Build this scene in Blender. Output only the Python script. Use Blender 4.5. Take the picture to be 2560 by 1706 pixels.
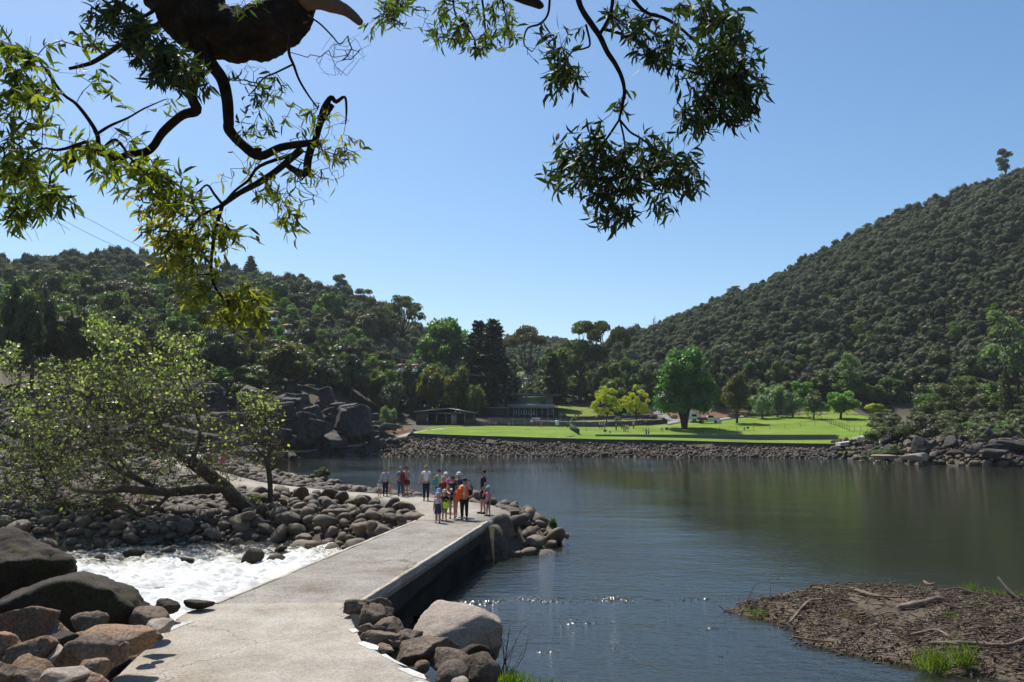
import bpy, bmesh, math, random
import numpy as np
from mathutils import Vector, Matrix

for o in list(bpy.data.objects): bpy.data.objects.remove(o, do_unlink=True)
S = bpy.context.scene
COL = S.collection
R = math.radians
rng = np.random.default_rng(7)
random.seed(7)

# ---------------------------------------------------------------- camera, sky, sun, exposure
CAMZ = 4.7; PITCH = R(6.4); FPX = 2560 * 28 / 36.0
cam_d = bpy.data.cameras.new('camera'); cam = bpy.data.objects.new('camera', cam_d); COL.objects.link(cam)
cam.location = (0, 0, CAMZ); cam.rotation_euler = (R(90) + PITCH, 0, 0)
cam_d.lens = 28; cam_d.sensor_width = 36; cam_d.clip_start = .1; cam_d.clip_end = 6000
S.camera = cam
SUN_EL = R(57); SUN_AZ = math.atan2(-.50, .85)      # azimuth of the sun measured from +Y towards +X
world = bpy.data.worlds.new('World'); S.world = world; world.use_nodes = True
wn = world.node_tree.nodes; wl = world.node_tree.links
sky = wn.new('ShaderNodeTexSky'); sky.sky_type = 'NISHITA'; sky.sun_disc = False
sky.sun_elevation = SUN_EL; sky.sun_rotation = SUN_AZ
sky.air_density = 1.0; sky.dust_density = .8; sky.ozone_density = 2.4; sky.altitude = 50
bg = wn['Background']; bg.inputs['Strength'].default_value = .108
shs = wn.new('ShaderNodeHueSaturation'); shs.inputs['Saturation'].default_value = 1.2; shs.inputs['Hue'].default_value = .496
wl.new(sky.outputs['Color'], shs.inputs['Color']); wl.new(shs.outputs['Color'], bg.inputs['Color'])
sd = bpy.data.lights.new('sun', 'SUN'); so = bpy.data.objects.new('sun', sd); COL.objects.link(so)
sd.energy = 5.0; sd.angle = R(.5); sd.color = (1, .955, .88)
sunv = Vector((math.sin(SUN_AZ) * math.cos(SUN_EL), math.cos(SUN_AZ) * math.cos(SUN_EL), math.sin(SUN_EL)))
so.rotation_euler = sunv.to_track_quat('Z', 'Y').to_euler(); so.location = (-20, 30, 60)
S.view_settings.view_transform = 'Standard'; S.view_settings.look = 'None'
S.view_settings.exposure = 0.4; S.view_settings.gamma = 1
S.render.engine = 'CYCLES'
HAZE = .00011
S.cycles.max_bounces = 6; S.cycles.transparent_max_bounces = 8

# ---------------------------------------------------------------- helpers: places
CP, SP = math.cos(PITCH), math.sin(PITCH)
def ray(px, py):
    cx = (px - 1280) / FPX; cy = (853 - py) / FPX
    return cx, CP - cy * SP, SP + cy * CP
def at(px, py, Y):                       # the point at depth Y seen at a pixel of the photo
    d = ray(px, py); t = Y / d[1]
    return Vector((d[0] * t, Y, CAMZ + d[2] * t))
def ong(px, py, z=0.0):                  # the point at height z seen at a pixel of the photo
    d = ray(px, py); t = (z - CAMZ) / d[2]
    return Vector((d[0] * t, d[1] * t, z))
def smooth(a, b, x):
    t = np.clip((x - a) / (b - a), 0, 1); return t * t * (3 - 2 * t)
_ns = np.random.default_rng(3)
NK = _ns.normal(size=(5, 7, 3)); NK /= np.linalg.norm(NK, axis=2, keepdims=True); NP = _ns.uniform(0, 6.28, (5, 7))
def snoise(P, freq=1.0, octs=4, seed=0, gain=.5):      # cheap smooth noise, about -1..1
    P = np.asarray(P, float) + seed * 3.17; out = np.zeros(len(P)); a = 1.0; f = freq; tot = 0
    for o in range(octs):
        k = NK[o % 5] * f; acc = np.zeros(len(P))
        for j in range(7): acc += np.sin(P @ k[j] * (1 + .13 * j) + NP[o % 5, j] + seed * (j + 1))
        out += a * acc / 3.2; tot += a; a *= gain; f *= 2.07
    return out / tot

# ---------------------------------------------------------------- helpers: objects
def tag(o, label=None, cat=None, group=None, kind=None):
    if label: o['label'] = label
    if cat: o['category'] = cat
    if group: o['group'] = group
    if kind: o['kind'] = kind
    return o
def link(name, me, mats, parent=None):
    o = bpy.data.objects.new(name, me); COL.objects.link(o)
    if not isinstance(mats, (list, tuple)): mats = [mats]
    for m in mats:
        if m and m.name not in [x.name for x in me.materials if x]: me.materials.append(m)
    if parent: o.parent = parent
    return o
def empty(name, loc=(0, 0, 0), rz=0.0):
    o = bpy.data.objects.new(name, None); COL.objects.link(o); o.location = loc; o.rotation_euler = (0, 0, rz)
    o.empty_display_size = .3
    return o
def mesh(name, V, F, rnd=None, smooth_=False):
    """V (n,3); F list of arrays (m,3) / (m,4); rnd: per-vertex float"""
    me = bpy.data.meshes.new(name)
    V = np.asarray(V, np.float32)
    if not isinstance(F, list): F = [F]
    F = [np.asarray(f, np.int32) for f in F if len(f)]
    loops = np.concatenate([f.ravel() for f in F]); sizes = np.concatenate([np.full(len(f), f.shape[1], np.int32) for f in F])
    starts = np.concatenate([[0], np.cumsum(sizes)[:-1]]).astype(np.int32)
    me.vertices.add(len(V)); me.vertices.foreach_set('co', V.ravel())
    me.loops.add(len(loops)); me.loops.foreach_set('vertex_index', loops)
    me.polygons.add(len(sizes)); me.polygons.foreach_set('loop_start', starts); me.polygons.foreach_set('loop_total', sizes)
    if smooth_: me.polygons.foreach_set('use_smooth', np.ones(len(sizes), bool))
    me.update(calc_edges=True)
    if rnd is not None:
        a = me.attributes.new('rnd', 'FLOAT', 'POINT'); a.data.foreach_set('value', np.asarray(rnd, np.float32))
    return me
def frames(D):
    D = D / np.maximum(np.linalg.norm(D, axis=1, keepdims=True), 1e-9)
    up = np.where(np.abs(D[:, 2:3]) > .9, np.array([[1., 0, 0]]), np.array([[0, 0, 1.]]))
    A = np.cross(D, up); A /= np.linalg.norm(A, axis=1, keepdims=True)
    return D, A, np.cross(D, A)
def frusta(P0, P1, r0, r1, n=4):         # independent tapered segments
    P0 = np.asarray(P0, float); P1 = np.asarray(P1, float); r0 = np.asarray(r0, float); r1 = np.asarray(r1, float)
    D, A, B = frames(P1 - P0)
    ang = np.arange(n) * 2 * np.pi / n
    ring = A[:, None, :] * np.cos(ang)[None, :, None] + B[:, None, :] * np.sin(ang)[None, :, None]
    V = np.concatenate([P0[:, None] + ring * r0[:, None, None], P1[:, None] + D[:, None] * r1[:, None, None] * .4 + ring * r1[:, None, None]], 1)
    m = len(P0); base = (np.arange(m) * 2 * n)[:, None]; j = np.arange(n)
    q = np.stack([base + j, base + (j + 1) % n, base + n + (j + 1) % n, base + n + j], 2).reshape(-1, 4)
    return V.reshape(-1, 3), q
def sweep(pts, rad, n=10, amp=0.0, freq=3.0, seed=0, sub=6):     # smooth thick limb through points
    P = np.array([list(p) for p in pts], float); r = np.array(rad, float)
    t = np.arange(len(P)); T = np.linspace(0, len(P) - 1, (len(P) - 1) * sub + 1)
    def cr(X):
        Xp = np.concatenate([[2 * X[0] - X[1]], X, [2 * X[-1] - X[-2]]]); out = []
        for tt in T:
            i = min(int(tt), len(X) - 2); u = tt - i; a, b, c, d = Xp[i], Xp[i + 1], Xp[i + 2], Xp[i + 3]
            out.append(.5 * (2 * b + (c - a) * u + (2 * a - 5 * b + 4 * c - d) * u * u + (3 * b - a - 3 * c + d) * u ** 3))
        return np.array(out)
    C = cr(P); rr = np.interp(T, t, r)
    D = np.gradient(C, axis=0); D /= np.linalg.norm(D, axis=1, keepdims=True)
    a = np.cross(D[0], [0, .3, 1]); a /= np.linalg.norm(a); A = [a]
    for i in range(1, len(C)):
        a = A[-1] - D[i] * np.dot(A[-1], D[i]); a /= np.linalg.norm(a); A.append(a)
    A = np.array(A); B = np.cross(D, A); ang = np.arange(n) * 2 * np.pi / n
    ring = A[:, None] * np.cos(ang)[None, :, None] + B[:, None] * np.sin(ang)[None, :, None]
    V = (C[:, None] + ring * rr[:, None, None])
    if amp: 
        nz = snoise(V.reshape(-1, 3), freq, 4, seed, .6).reshape(len(C), n)
        V = C[:, None] + ring * (rr[:, None] * (1 + amp * nz))[:, :, None]
    V = V.reshape(-1, 3); m = len(C); j = np.arange(n); i = np.arange(m - 1)[:, None]
    q = np.stack([i * n + j, i * n + (j + 1) % n, (i + 1) * n + (j + 1) % n, (i + 1) * n + j], 2).reshape(-1, 4)
    V = np.concatenate([V, [C[0]], [C[-1]]]); k = len(V)
    c1 = np.stack([np.full(n, k - 2), (j + 1) % n, j], 1); c2 = np.stack([np.full(n, k - 1), (m - 1) * n + j, (m - 1) * n + (j + 1) % n], 1)
    return V, q, np.concatenate([c1, c2])
class Acc:
    def __init__(s): s.V = []; s.Q = []; s.T = []; s.r = []; s.n = 0
    def add(s, V, Q=None, T=None, r=0.5):
        V = np.asarray(V, float)
        if Q is not None and len(Q): s.Q.append(np.asarray(Q) + s.n)
        if T is not None and len(T): s.T.append(np.asarray(T) + s.n)
        s.V.append(V); s.r.append(np.full(len(V), r) if np.isscalar(r) else np.asarray(r)); s.n += len(V)
    def box(s, x0, x1, y0, y1, z0, z1, M=None, r=.5):
        V = np.array([[x, y, z] for z in (z0, z1) for y in (y0, y1) for x in (x0, x1)], float)
        if M is not None: V = (np.asarray(M)[:3, :3] @ V.T).T + np.asarray(M)[:3, 3]
        s.add(V, [[0, 2, 3, 1], [4, 5, 7, 6], [0, 1, 5, 4], [2, 6, 7, 3], [0, 4, 6, 2], [1, 3, 7, 5]], r=r)
    def tube(s, pts, rad, n=6, r=.5, amp=0, sub=3):
        if np.isscalar(rad): rad = [rad] * len(pts)
        V, q, t = sweep(pts, rad, n, amp, 3, 1, sub); s.add(V, q, t, r)
    def ell(s, c, rad, r=.5, lvl=2):
        V, T = ico(lvl); s.add(V * np.asarray(rad) + np.asarray(c), None, T, r)
    def mesh(s, name, sm=False):
        return mesh(name, np.concatenate(s.V), [np.concatenate(s.Q) if s.Q else [], np.concatenate(s.T) if s.T else []], np.concatenate(s.r), sm)
    def obj(s, name, mat, parent=None, sm=False): return link(name, s.mesh(name, sm), mat, parent)
_ico = {}
def ico(l):
    if l not in _ico:
        bm = bmesh.new(); bmesh.ops.create_icosphere(bm, subdivisions=l, radius=1)
        _ico[l] = (np.array([v.co[:] for v in bm.verts]), np.array([[v.index for v in f.verts] for f in bm.faces])); bm.free()
    return _ico[l]
def prism(name, poly, z0, z1, mat, parent=None, zs=None):      # vertical prism from a plan outline; zs: top height per point
    bm = bmesh.new(); n = len(poly)
    zt = zs if zs else [z1] * n
    a = [bm.verts.new((p[0], p[1], z0)) for p in poly]; b = [bm.verts.new((p[0], p[1], zt[i])) for i, p in enumerate(poly)]
    bm.faces.new(b); bm.faces.new(a[::-1])
    for i in range(n): bm.faces.new((a[i], a[(i + 1) % n], b[(i + 1) % n], b[i]))
    bmesh.ops.triangulate(bm, faces=[f for f in bm.faces if len(f.verts) > 4]); bmesh.ops.recalc_face_normals(bm, faces=bm.faces)
    me = bpy.data.meshes.new(name); bm.to_mesh(me); bm.free(); return link(name, me, mat, parent)

# ---------------------------------------------------------------- helpers: materials
def newmat(name):
    m = bpy.data.materials.new(name); m.use_nodes = True; nt = m.node_tree
    return m, nt.nodes, nt.links, nt.nodes['Principled BSDF']
def ramp(n, stops):
    r = n.new('ShaderNodeValToRGB'); e = r.color_ramp.elements
    while len(e) < len(stops): e.new(.5)
    for i, (p, c) in enumerate(stops): e[i].position = p; e[i].color = (*c, 1)
    return r
def noise(n, l, vec, scale, detail=5, rough=.6):
    t = n.new('ShaderNodeTexNoise'); t.inputs['Scale'].default_value = scale; t.inputs['Detail'].default_value = detail
    t.inputs['Roughness'].default_value = rough
    if vec is not None: l.new(vec, t.inputs['Vector'])
    return t
def surf(name, stops, scale=3, rough=.85, bump=.4, bscale=None, obj_random=0.0, metallic=0, space='Object', spec=.3, fine=None, dist=.05, detail=6):
    """noise driven colour between stops, with bump; obj_random: tint per object"""
    m, n, l, b = newmat(name)
    tc = n.new('ShaderNodeTexCoord') if space != 'World' else n.new('ShaderNodeNewGeometry')
    vec = tc.outputs[space] if space != 'World' else tc.outputs['Position']
    t = noise(n, l, vec, scale, detail); r = ramp(n, stops); l.new(t.outputs['Fac'], r.inputs['Fac']); colr = r.outputs['Color']
    if fine:
        t3 = noise(n, l, vec, fine[0], 3); r3 = ramp(n, [(.35, (fine[1],) * 3), (.65, (fine[2],) * 3)]); l.new(t3.outputs['Fac'], r3.inputs['Fac'])
        mx = n.new('ShaderNodeMixRGB'); mx.blend_type = 'MULTIPLY'; mx.inputs['Fac'].default_value = 1
        l.new(colr, mx.inputs['Color1']); l.new(r3.outputs['Color'], mx.inputs['Color2']); colr = mx.outputs['Color']
    if obj_random:
        oi = n.new('ShaderNodeObjectInfo'); hs = n.new('ShaderNodeHueSaturation'); mr = n.new('ShaderNodeMapRange')
        l.new(oi.outputs['Random'], mr.inputs['Value']); mr.inputs['To Min'].default_value = 1 - obj_random; mr.inputs['To Max'].default_value = 1 + obj_random
        l.new(mr.outputs['Result'], hs.inputs['Value']); l.new(colr, hs.inputs['Color']); colr = hs.outputs['Color']
    l.new(colr, b.inputs['Base Color']); b.inputs['Roughness'].default_value = rough; b.inputs['Metallic'].default_value = metallic
    b.inputs['Specular IOR Level'].default_value = spec
    if bump:
        t2 = noise(n, l, vec, bscale or scale * 3, 8, .65); bp = n.new('ShaderNodeBump'); bp.inputs['Strength'].default_value = bump; bp.inputs['Distance'].default_value = dist
        l.new(t2.outputs['Fac'], bp.inputs['Height']); l.new(bp.outputs['Normal'], b.inputs['Normal'])
    return m
def plain(name, c, rough=.7, metallic=0, var=.12, scale=6):
    c = tuple(c); d = tuple(x * (1 - var) for x in c); e = tuple(min(1, x * (1 + var)) for x in c)
    return surf(name, [(.3, d), (.7, e)], scale, rough, .15, metallic=metallic, dist=.01)
def leafmat(name, stops, rough=.5, trans=.45, spec=.4, tint=(.75, 1.0, .25), obj_random=0.0, wscale=None, tfac=1.3):
    """per-leaf colour from the 'rnd' attribute; light passes through the leaf"""
    m, n, l, b = newmat(name)
    a = n.new('ShaderNodeAttribute'); a.attribute_name = 'rnd'; r = ramp(n, stops); l.new(a.outputs['Fac'], r.inputs['Fac'])
    c = r.outputs['Color']
    if obj_random:
        oi = n.new('ShaderNodeObjectInfo'); hs = n.new('ShaderNodeHueSaturation'); mr = n.new('ShaderNodeMapRange')
        l.new(oi.outputs['Random'], mr.inputs['Value']); mr.inputs['To Min'].default_value = 1 - obj_random; mr.inputs['To Max'].default_value = 1 + obj_random
        l.new(mr.outputs['Result'], hs.inputs['Value'])
        mr2 = n.new('ShaderNodeMapRange'); l.new(oi.outputs['Random'], mr2.inputs['Value']); mr2.inputs['To Min'].default_value = .47; mr2.inputs['To Max'].default_value = .53
        l.new(mr2.outputs['Result'], hs.inputs['Hue']); l.new(c, hs.inputs['Color']); c = hs.outputs['Color']
    l.new(c, b.inputs['Base Color']); b.inputs['Roughness'].default_value = rough; b.inputs['Specular IOR Level'].default_value = spec
    tr = n.new('ShaderNodeBsdfTranslucent'); mx = n.new('ShaderNodeMixRGB'); mx.blend_type = 'MULTIPLY'; mx.inputs['Fac'].default_value = 1
    l.new(c, mx.inputs['Color1']); mx.inputs['Color2'].default_value = (tint[0] * tfac * 1.6, tint[1] * tfac * 1.6, tint[2] * tfac * 1.6, 1); l.new(mx.outputs['Color'], tr.inputs['Color'])
    ms = n.new('ShaderNodeMixShader'); ms.inputs['Fac'].default_value = trans
    l.new(b.outputs['BSDF'], ms.inputs[1]); l.new(tr.outputs['BSDF'], ms.inputs[2]); l.new(ms.outputs['Shader'], n['Material Output'].inputs['Surface'])
    return m
M = {}
M['soil'] = surf('soil', [(.3, (.06, .045, .03)), (.5, (.10, .08, .055)), (.7, (.07, .075, .03))], .6, .95, .5, 3, space='World', fine=(6, .6, 1.3))
M['rock_round'] = surf('river_rock', [(.25, (.075, .053, .033)), (.5, (.13, .098, .066)), (.75, (.20, .158, .11))], 2.0, .75, .5, 9, .35, fine=(25, .75, 1.2), spec=.4)
M['rock_ang'] = surf('quarried_rock', [(.25, (.075, .055, .038)), (.5, (.14, .105, .075)), (.75, (.23, .18, .13))], 2.2, .85, .8, 6, .3, fine=(22, .6, 1.3), dist=.12)
M['rock_orange'] = surf('rusty_rock', [(.25, (.12, .065, .035)), (.45, (.24, .145, .085)), (.6, (.16, .13, .10)), (.78, (.33, .23, .14))], 2.0, .85, .8, 6, .3, fine=(28, .6, 1.3), dist=.12)
M['rock_pale'] = surf('pale_rock', [(.3, (.25, .20, .16)), (.55, (.32, .265, .215)), (.8, (.15, .12, .09))], 1.3, .85, .7, 4, .1, fine=(30, .75, 1.2))
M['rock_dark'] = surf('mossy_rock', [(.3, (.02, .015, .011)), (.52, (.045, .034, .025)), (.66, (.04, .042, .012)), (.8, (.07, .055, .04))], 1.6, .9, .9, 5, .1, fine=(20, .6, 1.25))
M['rock_cliff'] = surf('dolerite', [(.3, (.028, .024, .022)), (.55, (.058, .051, .045)), (.8, (.11, .097, .085))], .5, .8, .6, 1.6, .2, fine=(4, .65, 1.25), dist=.3)
M['riprap'] = surf('riprap', [(.25, (.08, .06, .048)), (.5, (.15, .118, .092)), (.75, (.24, .195, .155))], 1.1, .85, .5, 4, .35)
M['bark'] = surf('bark', [(.3, (.016, .012, .010)), (.6, (.045, .034, .027)), (.8, (.10, .08, .065))], 9, .95, 1.0, 26, spec=.1, dist=.06)
M['bark_grey'] = surf('grey_bark', [(.3, (.04, .03, .022)), (.6, (.085, .066, .05)), (.8, (.17, .14, .11))], 4, .9, .5, 14, spec=.15)
M['twig_grey'] = plain('twig_grey', (.15, .12, .085), .9)
M['twig'] = plain('twig', (.07, .05, .035), .9)
M['broken_wood'] = surf('broken_wood', [(.3, (.07, .045, .03)), (.7, (.20, .135, .085))], 6, .85, .5, 30)
M['driftwood'] = surf('driftwood', [(.25, (.05, .035, .025)), (.5, (.16, .12, .085)), (.8, (.34, .28, .21))], 2.2, .9, .5, 20, .35)
# ---------------------------------------------------------------- terrain
PZ = 1.3                                             # height of the concrete path and bridge deck
FIELD = np.array([(-60, 27), (-30, 29), (-21, 30), (-17, 31.5), (-13, 33.5), (-9.6, 33.5), (-6.6, 31.5), (-4.6, 29.2), (-2.0, 29.2), (-.6, 31),
                  (1.0, 31.5), (2.0, 34), (1.7, 37.5), (0, 41), (-4, 47.5), (-9, 56), (-18, 70), (-26, 84), (-33, 100), (-38, 116), (-41, 135), (-60, 160), (-400, 160), (-400, 27)], float)
NEAR = np.array([(-60, -60), (60, -60), (40, 0), (12, 6), (5.0, 9.5), (2.6, 13.0), (1.0, 13.8), (-.6, 14.6), (-2.2, 16.0), (-3.2, 17.0), (-6.0, 17.2), (-9, 19.5), (-12, 20.5), (-20, 20), (-60, 22)], float)
ISLE = np.array([tuple(ong(x, y, 0)[:2]) for x, y in [(1800, 1530), (1850, 1512), (2030, 1482), (2200, 1478), (2560, 1500), (3000, 1510), (3200, 1640), (2900, 1760), (2560, 1712), (2350, 1690), (2150, 1650), (1990, 1610), (1950, 1565), (1870, 1545)]], float)
def sdist(poly, x, y):                               # >0 inside
    P = np.stack([x, y], -1)[..., None, :]; a = poly; b = np.roll(poly, -1, 0); e = b - a
    t = np.clip(((P - a) * e).sum(-1) / (e * e).sum(-1), 0, 1); d = np.sqrt((((P - a) - t[..., None] * e) ** 2).sum(-1)).min(-1)
    px, py = x[..., None], y[..., None]
    c = ((a[:, 1] > py) != (b[:, 1] > py)) & (px < (b[:, 0] - a[:, 0]) * (py - a[:, 1]) / (b[:, 1] - a[:, 1] + 1e-12) + a[:, 0])
    return np.where(c.sum(-1) % 2 == 1, d, -d)
# far ground: per column of the view (x pixel at the horizon) -> (depth, height) nodes from the water's edge to the ridge and beyond
def rz(px, py, Y, tree=5.0):
    return at(px, py, Y).z - tree
COLS = {
 -1200: [(20, 1), (40, 6), (70, 16), (150, 45), (300, rz(-300, 660, 300)), (460, 70)],
 -400: [(45, 1), (75, 6), (100, 13), (190, 36), (330, rz(-100, 665, 330)), (480, 70)],
 0: [(60, 1), (100, 7), (130, 14), (220, 36), (340, rz(0, 660, 340)), (500, 60)],
 150: [(68, 1), (108, 8), (138, 14.5), (225, 38), (345, rz(150, 634, 345)), (500, 60)],
 300: [(88, 1), (122, 9), (147, 15), (230, 38), (350, rz(300, 634, 350)), (500, 60)],
 600: [(134, .8), (143, 8.5), (154, 13), (235, 34), (350, rz(620, 694, 350)), (500, 50)],
 800: [(148, 0), (154, 6.5), (166, 12), (240, 31), (335, rz(800, 715, 335, 8)), (480, 40)],
 950: [(146, 0), (156, 4.2), (188, 6.4), (245, 27), (330, rz(950, 752, 330, 8)), (480, 35)],
 1150: [(147, 0), (153, 3.6), (192, 6.5), (265, 19), (420, rz(1150, 850, 420, 8)), (600, 35)],
 1350: [(146, 0), (152, 3.15), (200, 7.0), (245, 16), (700, rz(1360, 846, 700, 8)), (1000, 60)],
 1500: [(145, 0), (151, 2.85), (202, 7.0), (245, 15), (640, rz(1500, 862, 640, 8)), (900, 60)],
 1600: [(144, 0), (150, 2.75), (203, 7.4), (290, 30), (430, rz(1600, 838, 430)), (600, 40)],
 1700: [(143, 0), (149, 2.6), (205, 7.8), (285, 36), (420, rz(1700, 790, 420)), (600, 40)],
 1900: [(141, 0), (147, 2.25), (205, 8.4), (285, 45), (405, rz(1900, 710, 405)), (600, 60)],
 2100: [(136, 0), (142, 2.1), (200, 8.6), (280, 52), (390, rz(2100, 605, 390)), (600, 80)],
 2200: [(124, 0), (130, 2.3), (195, 8.0), (272, 54), (380, rz(2200, 556, 380)), (600, 90)],
 2300: [(112, 0), (120, 2.3), (188, 8.0), (268, 56), (370, rz(2300, 512, 370)), (600, 100)],
 2560: [(104, 0), (114, 2.6), (175, 9.0), (255, 62), (355, rz(2560, 430, 355)), (600, 110)],
 3400: [(90, 0), (104, 3.5), (150, 12), (230, 75), (330, 150), (600, 150)],
}
CX = np.array(sorted(COLS)); CU = (CX - 1280) / FPX / (CP + .112 * SP)
CY = np.array([[n[0] for n in COLS[c]] for c in CX], float); CZ = np.array([[n[1] for n in COLS[c]] for c in CX], float)
def colnodes(u):
    u = np.clip(u, CU[0], CU[-1])
    return [np.interp(u, CU, CY[:, i]) for i in range(6)], [np.interp(u, CU, CZ[:, i]) for i in range(6)]
def far_h(x, y):
    yy = np.maximum(y, 1); u = x / yy; ys, zs = colnodes(u)
    # outside the wedge in view keep the depth along the edge column
    wide = np.abs(u) > 1.15; yy = np.where(wide, np.hypot(x, y) / 1.5, yy)
    h = np.full(x.shape, -1.6); k0 = ys[0] - 7
    h = np.where(yy > k0, -1.6 + (yy - k0) / 7 * (zs[0] + 1.6 + .25), h)
    lw = smooth(-.145, -.125, u) * (1 - smooth(.42, .445, u))
    for i in range(5):
        t = (yy - ys[i]) / (ys[i + 1] - ys[i]); seg = zs[i] + .25 * (i == 0) + np.clip(t, 0, 1) * (zs[i + 1] - zs[i] - .25 * (i == 0) - (.75 * lw if i == 0 else 0))
        h = np.where(yy >= ys[i], seg, h)
    h = np.where(yy > ys[5], zs[5] * np.exp(-(yy - ys[5]) / 900), h)
    nz = snoise(np.stack([x, y, 0 * x], -1).reshape(-1, 3), .035, 3, 2).reshape(x.shape)
    return h + nz * np.clip((yy - ys[2] - 10) / 40, 0, 1) * np.clip((ys[4] - yy) / 20, .25, 1) * 4.5
def path_pts():
    P = [(-2.25, 30.0), (-1.75, 33.2), (-2.7, 37.0), (-5.4, 40.6), (-9.4, 43.6), (-13.4, 47.2), (-17.2, 51.8), (-20.6, 58), (-24.2, 64), (-29, 69.5), (-32.5, 76), (-34.5, 90), (-40, 110), (-44.5, 128), (-42.5, 139), (-36.5, 144)]
    Z = [PZ] * 8 + [1.4, 1.7, 2.0, 2.0, 1.6, 1.05, .95, 1.2]
    q = [(925, 1100, 3.0), (1000, 1080, 3.9)]
    P += [(-27.5, 149.5), (-21.8, 156), (-19.5, 166), (-14, 176), (-4, 184), (8, 187)]; Z += [2.3, 3.4, 4.4, 5.3, 5.8, 6.1]
    return np.array(P, float), np.array(Z, float)
PPTS, PZS = path_pts()
def path_d(x, y):
    a = PPTS[:-1]; e = PPTS[1:] - a; P = np.stack([x, y], -1)[..., None, :]
    t = np.clip(((P - a) * e).sum(-1) / (e * e).sum(-1), 0, 1); d = np.sqrt(((P - a - t[..., None] * e) ** 2).sum(-1)); k = d.argmin(-1)
    tt = np.take_along_axis(t, k[..., None], -1)[..., 0]
    return d.min(-1), PZS[k] + tt * (PZS[k + 1] - PZS[k])
APRON_PX = [(1060, 1760), (1075, 1706), (1045, 1690), (985, 1656), (940, 1628), (905, 1608), (888, 1570), (872, 1535), (900, 1506), (537, 1510), (470, 1530), (440, 1548), (428, 1572), (385, 1605), (330, 1655), (285, 1700), (180, 1800)]
APRON = [tuple(ong(x, y, PZ)[:2]) for x, y in APRON_PX] + [(-5.0, 5.0), (-3.5, -12), (3.0, -12), (1.5, 3.0), (-.2, 7.5)]
APN = np.array(APRON)
def H(x, y):
    x = np.atleast_1d(np.asarray(x, float)); y = np.atleast_1d(np.asarray(y, float)); shp = x.shape; x = x.ravel(); y = y.ravel(); out = np.zeros(len(x))
    for s in range(0, len(x), 20000):
        X = x[s:s + 20000]; Y = y[s:s + 20000]; h = far_h(X, Y)
        f = sdist(FIELD, X, Y); g = np.where(f > -3, -1.6 + smooth(-2.2, 1.6, f) * 2.35 + smooth(1.5, 7, f) * .25, -9)
        gl = snoise(np.stack([X, Y, 0 * X], -1), .45, 3, 5) * .22
        h = np.maximum(h, g + gl * (f > 0))
        f = sdist(NEAR, X, Y); g = np.where(f > -3, -1.6 + smooth(-2.2, 1.8, f) * 2.2 + smooth(2, 6, f) * .4, -9); h = np.maximum(h, g)
        f = sdist(ISLE, X, Y); g = np.where(f > -2, -.5 + smooth(-1.2, 1.2, f) * .72 + smooth(1, 4, f) * .2 + gl * .35 * (f > 0), -9); h = np.maximum(h, g)
        h = np.where(Y < -12, np.maximum(h, 1.0 + (-12 - Y) * .02), h)
        d, z = path_d(X, Y); w = 1 - smooth(1.5, 2.5, d); near = (Y > 29.8) & (d < 3.3) ; h = np.where(near, h * (1 - w) + (z - .14) * w, h)
        a = sdist(APN, X, Y); h = np.where(a > -.6, np.minimum(h, PZ - .14), h); h = np.where(a > .1, PZ - .2, h)
        out[s:s + 20000] = h
    return out.reshape(shp)
def h1(x, y): return float(H([x], [y])[0])
th = np.concatenate([np.linspace(-180, -52, 40, endpoint=False), np.linspace(-52, 52, 560), np.linspace(52, 180, 41)[1:-1]]) * math.pi / 180
rr = np.concatenate([[.5, 2, 4, 6], np.geomspace(8, 420, 330), np.geomspace(430, 3000, 50)])
TT, RR = np.meshgrid(th, rr); X = RR * np.sin(TT); Y = RR * np.cos(TT); Z = H(X, Y)
V = np.stack([X, Y, Z], -1).reshape(-1, 3); nt_ = len(th); i = np.arange(len(rr) - 1)[:, None]; j = np.arange(nt_)
Q = np.stack([i * nt_ + j, i * nt_ + (j + 1) % nt_, (i + 1) * nt_ + (j + 1) % nt_, (i + 1) * nt_ + j], 2).reshape(-1, 4)[:, ::-1]
V = np.concatenate([V, [[0, 0, H([0], [0])[0]]]]); fan = np.stack([j, (j + 1) % nt_, np.full(nt_, len(V) - 1)], 1)[:, ::-1]
# bare soil near, dark brush and litter under the woods (stored per vertex: which ground cover grows there)
_ys, _zs = colnodes(V[:, 0] / np.maximum(V[:, 1], 1)); litter = np.clip((V[:, 1] - _ys[2] + 2) / 8, 0, 1) * (V[:, 1] > 60)
_n = M['soil'].node_tree.nodes; _l = M['soil'].node_tree.links; _b = _n['Principled BSDF']; _src = _b.inputs['Base Color'].links[0].from_socket
_a = _n.new('ShaderNodeAttribute'); _a.attribute_name = 'rnd'; _mx = _n.new('ShaderNodeMixRGB'); _l.new(_a.outputs['Fac'], _mx.inputs['Fac']); _l.new(_src, _mx.inputs['Color1']); _mx.inputs['Color2'].default_value = (.035, .036, .022, 1); _l.new(_mx.outputs['Color'], _b.inputs['Base Color'])
g = link('ground', mesh('ground', V, [Q, fan], litter, smooth_=True), M['soil']); tag(g, kind='structure')

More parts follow.
